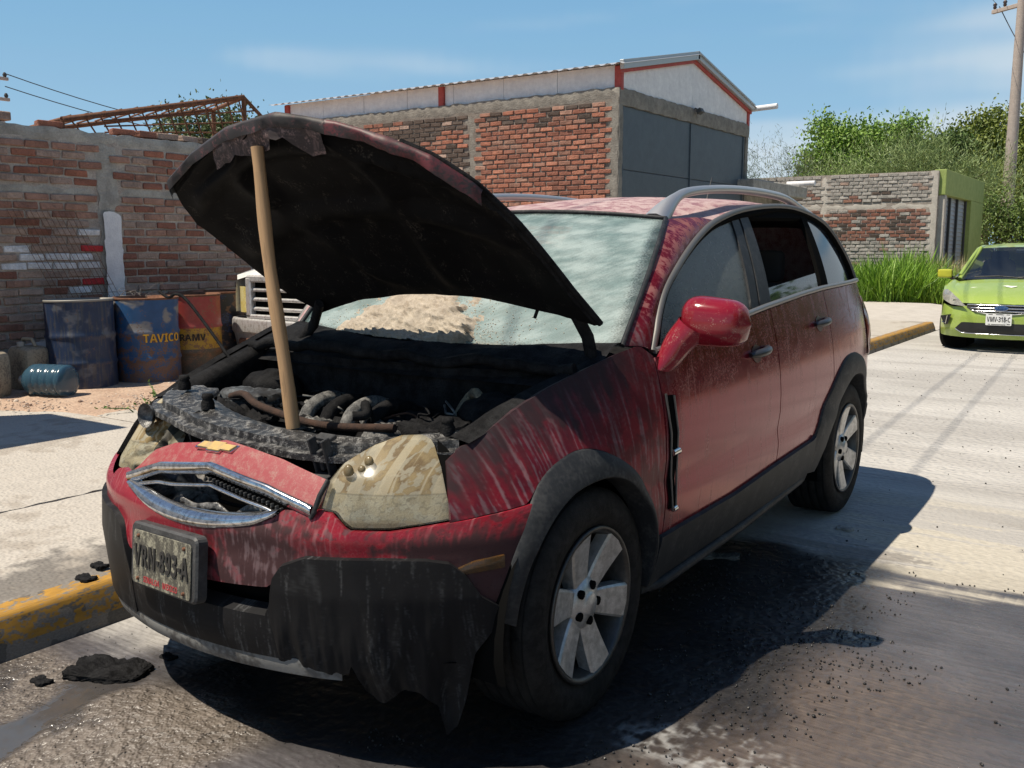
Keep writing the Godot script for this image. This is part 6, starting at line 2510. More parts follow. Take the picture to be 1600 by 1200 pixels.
	tb.box(Vector3(0, .62, -3.2), Vector3(1.46, .80, .16), Basis.IDENTITY, .05)
	part("tailgate", tb, green, car)
	# cabin
	tb = B.new(); tb.box(Vector3(0, .30, -1.6), Vector3(1.40, .18, 3.0)); part("floor", tb, M.void, car)
	part("dashboard", lump(Vector3(0, .90, -.62), Vector3(1.35, .16, .40), 0, 10, 6), M.cloth_dark, car)
	for x in [-.36, .36]:
		part("seat", lump(Vector3(x, .85, -1.45), Vector3(.46, .75, .18), .0, 10, 6), M.cloth_dark, car)
		part("headrest", lump(Vector3(x, 1.27, -1.50), Vector3(.24, .15, .09), .0, 10, 6), M.cloth_dark, car)
	tb = B.new(); tb.box(Vector3(.02, 1.34, -.98), Vector3(.22, .06, .02), Basis(Vector3.RIGHT, .4), .01); part("inside_mirror", tb, mat(lin(.45, .55, .56), .1, .6), car)
	# grille: three chrome bars over a dark opening, oval badge
	part("grille", xy_patch(F, [Vector2(-.43, .600), Vector2(-.33, .535), Vector2(.33, .535), Vector2(.43, .600)], [Vector2(-.43, .645), Vector2(.43, .645)], -.43, .43, 24, 4, .006), blk, car)
	for k in 3:
		var w: float = [.42, .37, .33][k]; var y: float = [.638, .598, .560][k]
		var pts := []
		for i in 21: pts.append(F.call(lerpf(-w, w, i / 20.0), y) + Vector3(0, 0, .018))
		var b := B.new(); b.tube(pts, .0125, 8, true, .8)
		part("grille_bar", b, M.chrome, car)
	var gl := []
	for i in 21: 
		var x := lerpf(-.36, .36, i / 20.0)
		gl.append(F.call(x, .520 + .05 * pow(absf(x) / .36, 3)) + Vector3(0, 0, .012))
	tb = B.new(); tb.tube(gl, .008, 6); part("grille_bar", tb, M.chrome, car)
	var em := Node3D.new(); put(em, "emblem", car)
	var at: Vector3 = F.call(0.0, .600) + Vector3(0, 0, .034)
	for q in [[.088, .036, 0.0, M.chrome], [.078, .028, .004, mat(lin(.02, .05, .16), .2)]]:
		var poly := PackedVector2Array()
		for k in 28: poly.append(Vector2(q[0] * cos(TAU * k / 28.0), q[1] * sin(TAU * k / 28.0)))
		var b := B.new(); b.prism(poly, .006, Transform3D(Basis(Vector3.RIGHT, -.35), at + Vector3(0, 0, q[2])), .002)
		part("emblem_oval", b, q[3], em)
	lettering("Ford", .034, .003, M.chrome, em, Transform3D(Basis(Vector3.RIGHT, -.35), at + Vector3(0, .006, .016)), "lettering", true)
	# plate
	var lp := Node3D.new(); put(lp, "license_plate", car)
	lp.transform = Transform3D(Basis(Vector3.RIGHT, -.04), F.call(0.0, .455) + Vector3(-.02, 0, .022))
	tb = B.new(); tb.prism(rounded_rect(.31, .155, .012), .006, Transform3D.IDENTITY, .001)
	part("plate", tb, mat(lin(.66, .67, .66), .5), lp)
	lettering("VMV-318-C", .066, .002, mat(lin(.02, .02, .022), .6), lp, Transform3D(Basis.from_scale(Vector3(.60, 1, 1)), Vector3(0, .0, .0072)))
	tb = B.new()
	for q in [[-.10, .066, .05], [.01, .066, .09], [.11, .066, .04], [0, -.066, .17], [-.11, -.064, .03], [.12, -.06, .04]]:
		tb.box(Vector3(q[0], q[1], .0065), Vector3(q[2], .010, .001))
	part("plate_print", tb, mat(lin(.06, .06, .06), .6), lp)
	# wipers
	for q in [[-.50, .12], [.05, .60]]:
		var b := B.new()
		b.tube([Vector3(q[0], .985, -.18), Vector3(lerpf(q[0], q[1], .5), 1.0, -.165), Vector3(q[1], .975, -.13)], .009, 5)
		part("wiper", b, blk, car)
	for w in [[.84, 0.0, 1], [-.84, 0.0, -1], [.84, -2.49, 1], [-.84, -2.49, -1]]:
		make_wheel(car, Vector3(w[0], .305, w[1]), w[2], .305, .20, .19, 10.0, true)

# ------------------------------------------------------------------ the white pickup behind the SUV (faces +z)
func build_truck():
	var t := base("pickup_truck", Vector3(-4.70, .19, -4.05))
	tag(t, "white pickup truck with chrome bumper and grille parked beside the drums", "truck")
	var white: StandardMaterial3D = tri(coat(128, Vector3(.66, .66, .65), Vector3(.50, .49, .46), .45, .7, .8, .3, .6, 1, 1, 5), 1.0)
	var ch: StandardMaterial3D = tri(coat(256, Vector3(.62, .62, .62), Vector3(.26, .22, .19), .52, .66, .8, .16, .6, 2.0, 1.0, 21), 2.0)
	ch.metallic = .55
	var hw := 1.0
	# bumper: wrapped chrome bar with a lower valance and recesses
	var plan := smooth_line([Vector2(-1.02, -.30), Vector2(-1.0, -.12), Vector2(-.90, -.02), Vector2(-.5, .035), Vector2(0, .05), Vector2(.5, .035), Vector2(.90, -.02), Vector2(1.0, -.12), Vector2(1.02, -.30)], 5)
	var rows := []
	for q in [[.50, -.02], [.505, .025], [.48, .04], [.37, .045], [.355, .03], [.33, .02], [.10, -.03], [.06, -.08]]:
		var row := []
		for p in plan: row.append(Vector3(p.x * (1 + q[1] * .2), q[0], p.y + q[1]))
		rows.append(row)
	var b := B.new(); b.sheet(rows.slice(0, 5)); part("bumper", b, ch, t)
	b = B.new(); b.sheet(rows.slice(4)); part("lower_valance", b, ch, t)
	for x in [-.66, .66]:
		b = B.new(); b.box(Vector3(x, .24, .035), Vector3(.30, .12, .05), Basis.IDENTITY, .015); part("tow_recess", b, M.rust, t)
		b = B.new(); b.tube([Vector3(x - .07, .21, .065), Vector3(x, .225, .08), Vector3(x + .05, .21, .065)], .014, 6); part("tow_hook", b, ch, t)
	b = B.new(); b.box(Vector3(0, .24, .03), Vector3(.62, .13, .05), Basis.IDENTITY, .015); part("air_intake", b, M.void, t)
	# headlights and grille shell
	for sg in [-1.0, 1.0]:
		b = B.new()
		var r2 := []
		for j in 5:
			var row := []
			for i in 9:
				var u := i / 8.0
				row.append(Vector3(sg * lerpf(.70, .985, u), lerpf(.56, .82, j / 4.0), .0 - .20 * pow(u, 3.0)))
			r2.append(row)
		b.sheet(r2, sg < 0)
		part("headlight", b, tri(coat(64, Vector3(.52, .42, .12), Vector3(.60, .55, .30), .4, .6, .9, .1, .2, 2, 2, 4), 3.0), t)
	b = B.new(); b.box(Vector3(0, .70, -.06), Vector3(1.36, .34, .06)); part("grille_back", b, M.void, t)
	b = B.new()
	for x in [-.66, .66]: b.box(Vector3(x, .71, .0), Vector3(.075, .40, .08), Basis.IDENTITY, .012)
	b.box(Vector3(0, .90, -.01), Vector3(1.39, .07, .09), Basis.IDENTITY, .015)
	b.box(Vector3(0, .525, .0), Vector3(1.39, .04, .08), Basis.IDENTITY, .010)
	part("grille_frame", b, ch, t)
	for k in 3:
		b = B.new(); b.tube([Vector3(-.62, .60 + k * .095, -.01), Vector3(.62, .60 + k * .095, -.01)], .020, 8)
		part("grille_bar", b, ch, t)
	# hood, wings, cab, bed
	rows = []
	for q in [[-.04, .945, .90, .94], [-.10, .99, .97, .985], [-.5, 1.07, 1.0, 1.02], [-1.2, 1.13, 1.0, 1.03], [-1.35, 1.14, 1.0, 1.03]]:
		var row := []
		for i in 17:
			var u := -1.0 + 2.0 * i / 16.0
			row.append(Vector3(u * q[2], q[1] - .06 * pow(absf(u), 4.0), q[0]))
		rows.append(row)
	b = B.new(); b.sheet(rows); part("hood", b, white, t)
	for sg in [-1.0, 1.0]:
		rows = []
		for i in 31:
			var z := lerpf(-.05, -1.35, i / 30.0)
			var yt := lut1([-1.35, -.5, -.10, -.05], [1.09, 1.02, .94, .85], z)
			var arch := .25
			var dz := absf(z + .85)
			if dz < .44: arch = .22 + sqrt(.44 * .44 - dz * dz)
			if z > -.28: arch = maxf(arch, .56 if z > -.2 else .35)
			var row := []
			for k in 7: row.append(Vector3(sg * (lut1([-1.35, -.3, -.05], [1.0, 1.0, .95], z) - .02 * pow(k / 6.0, 3)), lerpf(arch, yt, k / 6.0), z))
			rows.append(row)
		b = B.new(); b.sheet(rows, sg > 0); part("front_wing", b, white, t)
		b = B.new(); b.box(Vector3(sg * .985, .68, -2.0), Vector3(.05, .90, 1.28), Basis.IDENTITY, .012); part("door", b, white, t)
		b = B.new(); b.box(Vector3(sg * .985, .68, -3.75), Vector3(.05, .80, 2.05), Basis.IDENTITY, .012); part("bed_side", b, white, t)
		b = B.new(); b.tube([Vector3(sg * 1.0, 1.12, -1.45), Vector3(sg * 1.12, 1.18, -1.45)], .02, 6); b.box(Vector3(sg * 1.18, 1.25, -1.46), Vector3(.18, .24, .08), Basis.IDENTITY, .02); part("mirror", b, M.plastic_black, t)
		b = B.new(); b.box(Vector3(sg * .70, .45, -.85), Vector3(.5, .6, .86)); part("wheel_well", b, M.void, t)
	b = B.new(); b.box(Vector3(0, .62, -2.4), Vector3(1.9, .7, 2.4)); part("cab_floor", b, M.void, t)
	rows = []
	for q in [[1.13, -1.35, .90], [1.62, -1.85, .74], [1.68, -2.1, .73], [1.68, -2.5, .73], [1.60, -2.66, .73], [1.1, -2.7, .90]]:
		var row := []
		for i in 13:
			var u := -1.0 + 2.0 * i / 12.0
			row.append(Vector3(u * q[2], q[0] - .03 * pow(absf(u), 3), q[1] - .10 * u * u))
		rows.append(row)
	b = B.new(); b.sheet(rows.slice(0, 2)); part("windscreen", b, mat(lin(.02, .024, .028), .04), t)
	b = B.new(); b.sheet(rows.slice(1, 5)); part("cab_roof", b, white, t)
	b = B.new(); b.sheet(rows.slice(4)); part("rear_window", b, mat(lin(.02, .024, .028), .04), t)
	for sg in [-1.0, 1.0]:
		b = B.new()
		b.quad(Vector3(sg * .93, 1.12, -1.5), Vector3(sg * .75, 1.60, -1.97), Vector3(sg * .75, 1.60, -2.70), Vector3(sg * .93, 1.12, -2.75))
		part("side_window", b, mat(lin(.02, .024, .028), .05), t)
		b = B.new(); b.tube([Vector3(sg * .92, 1.12, -1.45), Vector3(sg * .745, 1.62, -1.95)], .04, 8); part("windscreen_pillar", b, white, t)
	b = B.new(); b.box(Vector3(0, .68, -4.76), Vector3(1.9, .78, .05), Basis.IDENTITY, .012); part("tailgate", b, white, t)
	b = B.new(); b.box(Vector3(0, .50, -3.75), Vector3(1.86, .06, 2.0)); part("bed_floor", b, M.plastic_black, t)
	for w in [[.95, -.85, 1], [-.95, -.85, -1], [.95, -3.9, 1], [-.95, -3.9, -1]]:
		make_wheel(t, Vector3(w[0], .24, w[1]), w[2], .385, .225, .26, 10.0, true)

# ------------------------------------------------------------------ drums and small things by the wall
func drum_material(kind: int) -> StandardMaterial3D:
	var w := 512; var h := 256
	var d := PackedByteArray(); d.resize(w * h * 3)
	for y in h:
		var v := float(y) / h      # 0 top .. 1 bottom
		for x in w:
			var n1 := nz(NZ.low, x * 1.0 + kind * 90, y * 1.3); var n2 := nz(NZ.mid, x * 1.2 + kind * 50, y * 1.2); var n3 := nz(NZ.fine, x * 1.5 + kind * 31, y * 1.5); var run := nz(NZ.fine, x * .9 + kind * 17, y * .1)
			var rustc := Vector3(.14, .060, .028).lerp(Vector3(.24, .12, .06), n3)
			var c := Vector3.ZERO
			var r := 0.0
			match kind:
				0:
					c = Vector3(.014, .036, .100) * (.8 + .4 * n2)
					c = c.lerp(Vector3(.22, .23, .25), smoothstep(.60, .78, n1 * .7 + n2 * .3) * .6)
					c = c.lerp(Vector3(.10, .095, .09), smoothstep(.52, .70, run) * .55)
					r = smoothstep(.68, .78, n2 * .6 + n3 * .4) * .6
				1:
					c = Vector3(.018, .095, .26) * (.8 + .4 * n2)
					c = c.lerp(Vector3(.36, .33, .28), smoothstep(.55, .70, n1) * .8 * (1.0 - smoothstep(.3, .5, v)))
					r = smoothstep(.50, .60, n3 * .45 + n2 * .55 + (v - .55) * .42)
				2:
					c = Vector3(.31, .040, .032) * (.85 + .3 * n2) if v < .40 else (Vector3(.42, .25, .02) if v < .66 else Vector3(.085, .070, .045))
					r = smoothstep(.58, .66, n3 * .5 + n2 * .5 + (.07 if v > .40 else -.03))
					if v > .66: r = maxf(r, .5 * n2)
				_:
					c = Vector3(.012, .014, .022) * (.7 + .6 * n2)
					if n1 > .6 and n3 > .5: c = Vector3(.02, .05, .16)
					r = smoothstep(.65, .75, n2)
			c = c.lerp(rustc, r * .92) * (1.0 if kind == 2 else .68)
			c = c.lerp(Vector3(.26, .20, .15), smoothstep(.93, 1.0, v + (n2 - .5) * .1) * .5)
			var i := (y * w + x) * 3
			d[i] = clampi(int(pow(c.x, 1 / 2.2) * 255), 0, 255)
			d[i + 1] = clampi(int(pow(c.y, 1 / 2.2) * 255), 0, 255)
			d[i + 2] = clampi(int(pow(c.z, 1 / 2.2) * 255), 0, 255)
	var m := StandardMaterial3D.new()
	m.albedo_texture = tex(w, h, d)
	m.roughness = .48
	m.metallic_specular = .5
	return m

func build_drums():
	var R := .285; var H := .79
	var prof := []
	for k in 44:
		var y := H * k / 43.0
		var r := R
		for c in [.30, .60]:
			r += .012 * exp(-pow((y - H * c) / .014, 2)) + .005 * exp(-pow((y - H * (c + .035)) / .01, 2))
		prof.append(Vector2(r, y))
	var data := [[Vector3(-5.73, .15, -2.44), 0, "dark blue steel drum, dented and dusty, next to the plastic jug", .02, .0],
		[Vector3(-5.60, .15, -3.02), 1, "bright blue steel drum peeling to rust with yellow lettering", .0, 2.2],
		[Vector3(-5.75, .15, -3.62), 2, "steel drum painted red above and yellow below, rusting at the foot", .0, .9],
		[Vector3(-6.03, .15, -4.14), 3, "blackened steel drum in the shade beside the white pickup", .0, .4]]
	for q in data:
		var o := base("steel_drum", q[0], q[4])
		tag(o, q[2], "drum", "steel drums along the brick wall")
		o.rotation.z = q[3]
		var rows := []
		var segs := 48
		for p in prof:
			var row := []
			for k in segs + 1:
				var a := TAU * k / segs
				var dent: float = 1.0 - (.05 * exp(-pow((p.y - .52) / .18, 2) - pow(wrapf(a - 1.1, -PI, PI) / .35, 2)) if q[1] < 2 else 0.0) - .02 * exp(-pow((p.y - .25) / .12, 2) - pow(wrapf(a - 2.4 - q[1], -PI, PI) / .3, 2)) + .006 * sin(a * 3.0 + p.y * 5.0)
				row.append(Vector3(p.x * dent * cos(a), p.y, p.x * dent * sin(a)))
			rows.append(row)
		var b := B.new(); b.sheet(rows)
		for i in b.uv.size(): b.uv[i] = Vector2(b.uv[i].x, 1.0 - b.uv[i].y)
		var m := drum_material(q[1])
		part("shell", b, m, o)
		b = B.new()
		b.lathe([Vector2(R + .006, H - .012), Vector2(R + .010, H), Vector2(R + .004, H + .008), Vector2(R - .008, H + .004), Vector2(R - .012, H - .02), Vector2(0, H - .022)], Transform3D.IDENTITY, 40)
		part("top_rim", b, M.rust if q[1] > 0 else mat(lin(.24, .23, .21), .6, .4), o)
		b = B.new(); b.lathe([Vector2(R + .005, .0), Vector2(R + .008, .012), Vector2(R + .001, .022)], Transform3D.IDENTITY, 40)
		part("foot_rim", b, M.rust, o)
	# painted lettering bent round the drums
	drum_text(get_node("steel_drum_001"), "TAVICO", .075, R + .010, .43, .12 + 2.2, mat(lin(.55, .30, .02), .7))
	drum_text(get_node("steel_drum_002"), "RAMV", .065, R + .006, .385, .62 + .9, mat(lin(.03, .025, .02), .8))

# lettering laid round a drum: the flat text mesh is bent onto the cylinder
func drum_text(o: Node3D, txt: String, hgt: float, r: float, y: float, turn: float, m: Material):
	var tm := TextMesh.new()
	var f := SystemFont.new(); f.font_names = PackedStringArray(["Droid Sans"]); f.font_weight = 700
	tm.font = f; tm.text = txt; tm.font_size = 32; tm.pixel_size = hgt / 23.0; tm.depth = .003; tm.curve_step = 2.0
	var arr := tm.surface_get_arrays(0)
	var st := SurfaceTool.new()
	st.create_from_arrays(arr)
	var v: PackedVector3Array = arr[Mesh.ARRAY_VERTEX]
	var ix: PackedInt32Array = arr[Mesh.ARRAY_INDEX] if arr[Mesh.ARRAY_INDEX] != null else PackedInt32Array(range(v.size()))
	var b := B.new()
	for k in range(0, ix.size(), 3):
		var base_i := b.v.size()
		for e in 3:
			var p := v[ix[k + e]]
			var a := turn - p.x / r
			b.vert(Vector3(cos(a) * (r + p.z), y + p.y, sin(a) * (r + p.z)))
		b.tri(base_i, base_i + 1, base_i + 2)
	part("lettering", b, m, o)

func build_small_things():
	# blue water bottle on its side
	var jug := base("water_bottle", Vector3(-5.42, .30, -1.93), .35)
	tag(jug, "translucent blue plastic water bottle lying on its side", "bottle")
	var b := B.new()
	var prof := [Vector2(.0, .0), Vector2(.09, .0), Vector2(.125, .012), Vector2(.138, .03)]
	for k in 4: prof += [Vector2(.138, .05 + k * .07), Vector2(.128, .062 + k * .07), Vector2(.128, .072 + k * .07), Vector2(.138, .085 + k * .07)]
	prof += [Vector2(.135, .345), Vector2(.10, .40), Vector2(.05, .425), Vector2(.03, .43), Vector2(.03, .47), Vector2(.0, .47)]
	b.lathe(prof, Transform3D(Basis(Vector3.FORWARD, PI / 2) * Basis.IDENTITY, Vector3(.22, 0, 0)).scaled_local(Vector3(1, -1, 1)), 28)
	var jm := mat(lin(.035, .085, .13), .18)
	jm.transparency = BaseMaterial3D.TRANSPARENCY_ALPHA
	jm.albedo_color.a = .86
	part("body", b, jm, jug)
	b = B.new(); b.lathe([Vector2(.034, 0), Vector2(.036, .03), Vector2(.0, .032)], Transform3D(Basis(Vector3.FORWARD, -PI / 2), Vector3(-.235, 0, 0)), 14)
	part("cap", b, mat(lin(.3, .32, .34), .5), jug)
	# jerry cans
	for q in [[Vector3(-5.78, .15, -1.62), .4, "tall beige plastic jerry can at the left end of the drums"], [Vector3(-5.93, .15, -2.06), .1, "dirty beige plastic jerry can behind the blue water bottle"]]:
		var c := base("jerry_can", q[0], q[1])
		tag(c, q[2], "jerry can", "plastic cans by the wall")
		var bm := lump(Vector3(0, .20, 0), Vector3(.30, .40, .24), .008, 60, 10)
		part("body", bm, tri(coat(128, Vector3(.34, .29, .21), Vector3(.13, .10, .075), .48, .66, .85, .55, .8, 1, 1, 16), 2.0), c)
		var h := B.new(); h.tube([Vector3(-.10, .40, 0), Vector3(-.06, .46, 0), Vector3(.06, .46, 0), Vector3(.10, .40, 0)], .016, 8)
		part("handle", h, mat(lin(.30, .26, .19), .6), c)
		h = B.new(); h.lathe([Vector2(.03, .40), Vector2(.032, .44), Vector2(0, .445)], Transform3D(Basis.IDENTITY, Vector3(.0, 0, .07)), 12)
		part("cap", h, mat(lin(.30, .28, .25), .6), c)
	var bk := base("bucket", Vector3(-6.02, .32, -2.10))
	tag(bk, "white plastic bucket lying on its side beside the dark blue drum", "bucket")
	b = B.new(); b.lathe([Vector2(.0, 0), Vector2(.13, 0), Vector2(.155, .30), Vector2(.165, .30), Vector2(.165, .28), Vector2(.158, .28)], Transform3D(Basis(Vector3.RIGHT, -PI / 2), Vector3(0, .1, .12)), 24)
	part("shell", b, mat(lin(.46, .47, .46), .5), bk)
	# snarled wire on the drum tops
	var wr := base("wire_tangle", Vector3(-5.65, .945, -3.05))
	tag(wr, "tangle of thin grey wire lying on the bright blue drum", "wire")
	rng.seed = 31
	b = B.new()
	for k in 5:
		var pts := []
		var p := Vector3(rng.randf_range(-.1, .1), .01, rng.randf_range(-.15, .15))
		for j in 7:
			pts.append(p)
			p += Vector3(rng.randf_range(-.08, .08), rng.randf_range(-.05, .07), rng.randf_range(-.1, .1))
			p.y = clampf(p.y, .008, .16)
		b.tube(smooth_line(pts, 4), .0025, 4)
	part("strand", b, mat(lin(.16, .15, .14), .6, .5), wr)

func build_poles():
	var pc: Material = M.pole_concrete
	var p := base("utility_pole", Vector3(-2.95, 0, -38.0))
	tag(p, "tall concrete utility pole with a crossarm at the right edge", "pole")
	var b := B.new(); b.tube([Vector3(0, 0, 0), Vector3(0, 10.7, 0)], [.25, .15], 12)
	part("shaft", b, pc, p)
	b = B.new(); b.box(Vector3(0, 10.15, 0), Vector3(2.6, .14, .12), Basis(Vector3.UP, -.60), .01)
	part("crossarm", b, pc, p)
	var ins := []
	for x in [-1.2, -.75, .6, 1.2]:
		var c := Basis(Vector3.UP, -.60) * Vector3(x, 10.22, 0)
		ins.append(c)
		b = B.new(); b.lathe([Vector2(.0, 0), Vector2(.03, 0), Vector2(.07, .08), Vector2(.05, .12), Vector2(.08, .18), Vector2(.03, .25), Vector2(0, .26)], Transform3D(Basis.IDENTITY, c), 10)
		part("insulator", b, mat(lin(.05, .03, .025), .3), p)
	var far_ends := [Vector3(-.65, 7.9, 22), Vector3(-.15, 7.9, 22)]
	for k in 2:
		var a: Vector3 = ins[k] + Vector3(-2.95, .26, -38.0)
		var e: Vector3 = far_ends[k]
		var w := base("power_line", a)
		tag(w, ["outer", "inner"][k] + " overhead power line running along the street from the right pole", "cable", "overhead power lines along the street")
		var pts := []
		for j in 25:
			var t := j / 24.0
			pts.append((e - a) * t - Vector3(0, 1.1 * 4 * t * (1 - t), 0))
		b = B.new(); b.tube(pts, .008, 5)
		part("strand", b, M.wire, w)
	b = B.new()
	var dn := []
	for j in 11:
		var t := j / 10.0
		dn.append(ins[0] + Vector3(.15, .1, 0).lerp(Vector3(2.6, -3.2, 1.0), t) - Vector3(0, .5 * sin(PI * t), 0))
	b.tube(dn, .018, 5)
	part("service_drop", b, M.wire, p)
	# pole far left: only the crossarm ends and two wires show
	var q := base("utility_pole", Vector3(-40, 0, -19.4))
	tag(q, "distant utility pole whose crossarm ends show at the left edge", "pole")
	b = B.new(); b.tube([Vector3(0, 0, 0), Vector3(0, 9.4, 0)], [.22, .14], 10); part("shaft", b, pc, q)
	for y in [8.62, 7.75]:
		b = B.new(); b.box(Vector3(0, y, -.1), Vector3(.14, .13, 2.1), Basis.IDENTITY, .01); part("crossarm", b, pc, q)
		b = B.new(); b.lathe([Vector2(0, 0), Vector2(.06, .02), Vector2(.09, .1), Vector2(.05, .2), Vector2(0, .22)], Transform3D(Basis.IDENTITY, Vector3(0, y + .06, -1.02)), 10); part("insulator", b, M.wire, q)
	for k in 2:
		var a := Vector3(-40, 8.85 - .55 * k, -20.4)
		var e := Vector3(-40, 7.55 - .4 * k, -29.5)
		var w := base("power_line", a)
		tag(w, ["upper", "lower"][k] + " thin wire sloping across the sky above the left brick wall", "cable", "wires above the left wall")
		b = B.new()
		var pts := []
		for j in 9:
			var t := j / 8.0
			pts.append((e - a) * t - Vector3(0, .15 * 4 * t * (1 - t), 0))
		b.tube(pts, .022, 5)
		part("strand", b, M.wire, w)

func build_litter():
	# charred crumbs
	rng.seed = 5
	var cm := B.new()
	cm.box(Vector3.ZERO, Vector3(1, .7, .8), Basis(Vector3(.3, .5, .8).normalized(), .7), .22)
	var xs := []
	for k in 5200:
		var x := rng.randf_range(.35, 2.5); var z := rng.randf_range(-1.9, .55)
		var dens := nz(NZ.low, x * 120 + 60, z * 120) * .6 + nz(NZ.mid, x * 160, z * 160) * .4
		if dens < .50 or (x > 1.5 and dens < .58): continue
		if x < .95 and absf(z) < .42: continue
		var s := rng.randf_range(.003, .009) * (1.6 if rng.randf() < .05 else 1.0)
		xs.append(Transform3D(Basis(Vector3.UP, rng.randf() * TAU).scaled(Vector3.ONE * s), Vector3(x, s * .3 + .001, z)))
	for k in 260:
		var x := rng.randf_range(-.85, .6); var z := rng.randf_range(.35, 1.4)
		var s := rng.randf_range(.002, .005)
		xs.append(Transform3D(Basis(Vector3.UP, rng.randf() * TAU).scaled(Vector3.ONE * s), Vector3(x, road_height(x, z) + s * .3, z)))
	for k in 500:
		var z := rng.randf_range(-12.0, -2.0); var x := rng.randf_range(-.6, 3.6)
		var s := rng.randf_range(.004, .012)
		if x < 1.0 and z > -3.3: continue
		xs.append(Transform3D(Basis(Vector3.UP, rng.randf() * TAU).scaled(Vector3.ONE * s), Vector3(x, s * .3, z)))
	var mm := MultiMesh.new()
	mm.transform_format = MultiMesh.TRANSFORM_3D
	mm.mesh = cm.mesh()
	mm.instance_count = xs.size()
	for k in xs.size(): mm.set_instance_transform(k, xs[k])
	var o := MultiMeshInstance3D.new()
	o.multimesh = mm
	o.material_override = mat(lin(.018, .017, .017), .45)
	put(o, "charred_crumbs", self)
	tag(o, "black charred crumbs strewn over the wet road", "debris", "", "stuff")
	# slab of burnt plastic and other scraps in front
	var sl := base("burnt_scrap", Vector3(-.575, .002, .66), .4)
	tag(sl, "flat crusty black slab of melted plastic on the road by the kerb", "debris")
	var crust := lump(Vector3(0, .010, 0), Vector3(.27, .034, .15), .030, 420, 22)
	part("crust", crust, M.char, sl)
	var bits := [[Vector3(-.70, .0, .82), .030, "small black clinker lump left of the melted slab"], [Vector3(-.52, .0, .47), .026, "curled black plastic scrap next to the bumper's shadow"], [Vector3(.98, .0, -2.38), .034, "grey stone lying on the road behind the front wheel's shadow"], [Vector3(-1.08, .152, .42), .035, "crumbled soot lump on the yellow kerb"], [Vector3(-1.18, .15, .30), .03, "second soot lump just behind the yellow kerb's edge"]]
	for q in bits:
		var s := base("burnt_scrap", q[0])
		tag(s, q[2], "debris", "scraps on the ground")
		var lb := lump(Vector3(0, q[1] * .16, 0), Vector3(q[1] * 2.2, q[1] * .42, q[1] * 1.5), q[1] * .45, 900, 10)
		part("lump", lb, M.char if q[0].z > -2 else M.concrete_dark, s)
	# pale ash cakes under the sill
	for q in [[Vector3(.62, 0, -1.62), .09, "long flake of pale ash in the vehicle's shadow under the rear door"]]:
		var s := base("ash_flake", q[0], .5)
		tag(s, q[2], "ash")
		var lb := lump(Vector3(0, .006, 0), Vector3(q[1] * 2.0, .016, q[1] * .9), .035, 300, 16)
		part("flake", lb, tri(coat(64, Vector3(.035, .034, .032), Vector3(.15, .145, .135), .42, .6, .9, .8, .95, 2, 2, 13), 4.0), s)

# ------------------------------------------------------------------ trees, grass, weeds
func leaf_mesh(kind: String) -> ArrayMesh:
	var b := B.new()
	if kind == "needle":
		b.quad(Vector3(-.04, 0, 0), Vector3(0, .5, .06), Vector3(.04, 0, 0), Vector3(0, -.02, 0))
		b.quad(Vector3(0, .4, .05), Vector3(-.02, .8, .18), Vector3(0, 1.0, .30), Vector3(.02, .8, .18))
	elif kind == "blade":
		var rows := []
		for j in 4:
			var t := j / 3.0
			rows.append([Vector3(-.5 * (1 - t * t) * .05, t, .35 * t * t), Vector3(.5 * (1 - t * t) * .05 + .0005, t, .35 * t * t)])
		b.sheet(rows)
	else:
		var pts := [Vector3(0, 0, 0), Vector3(-.28, .38, .06), Vector3(-.20, .72, .02), Vector3(0, 1.0, -.10), Vector3(.20, .72, .02), Vector3(.28, .38, .06)]
		b.quad(pts[0], pts[1], pts[2], pts[3])
		b.quad(pts[0], pts[3], pts[4], pts[5])
	return b.mesh()

func leaf_mat(rough := .55) -> StandardMaterial3D:
	var m := mat(Color(1, 1, 1), rough)
	m.vertex_color_use_as_albedo = true
	m.backlight_enabled = true
	m.backlight = Color(.22, .30, .08)
	m.cull_mode = BaseMaterial3D.CULL_DISABLED
	return m

func scatter(xfs: Array, cols: Array, mesh_: Mesh, m: Material) -> MultiMeshInstance3D:
	var mm := MultiMesh.new()
	mm.transform_format = MultiMesh.TRANSFORM_3D
	mm.use_colors = true
	mm.mesh = mesh_
	mm.instance_count = xfs.size()
	for k in xfs.size():
		mm.set_instance_transform(k, xfs[k])
		mm.set_instance_color(k, cols[k])
	var o := MultiMeshInstance3D.new()
	o.multimesh = mm
	o.material_override = m
	return o

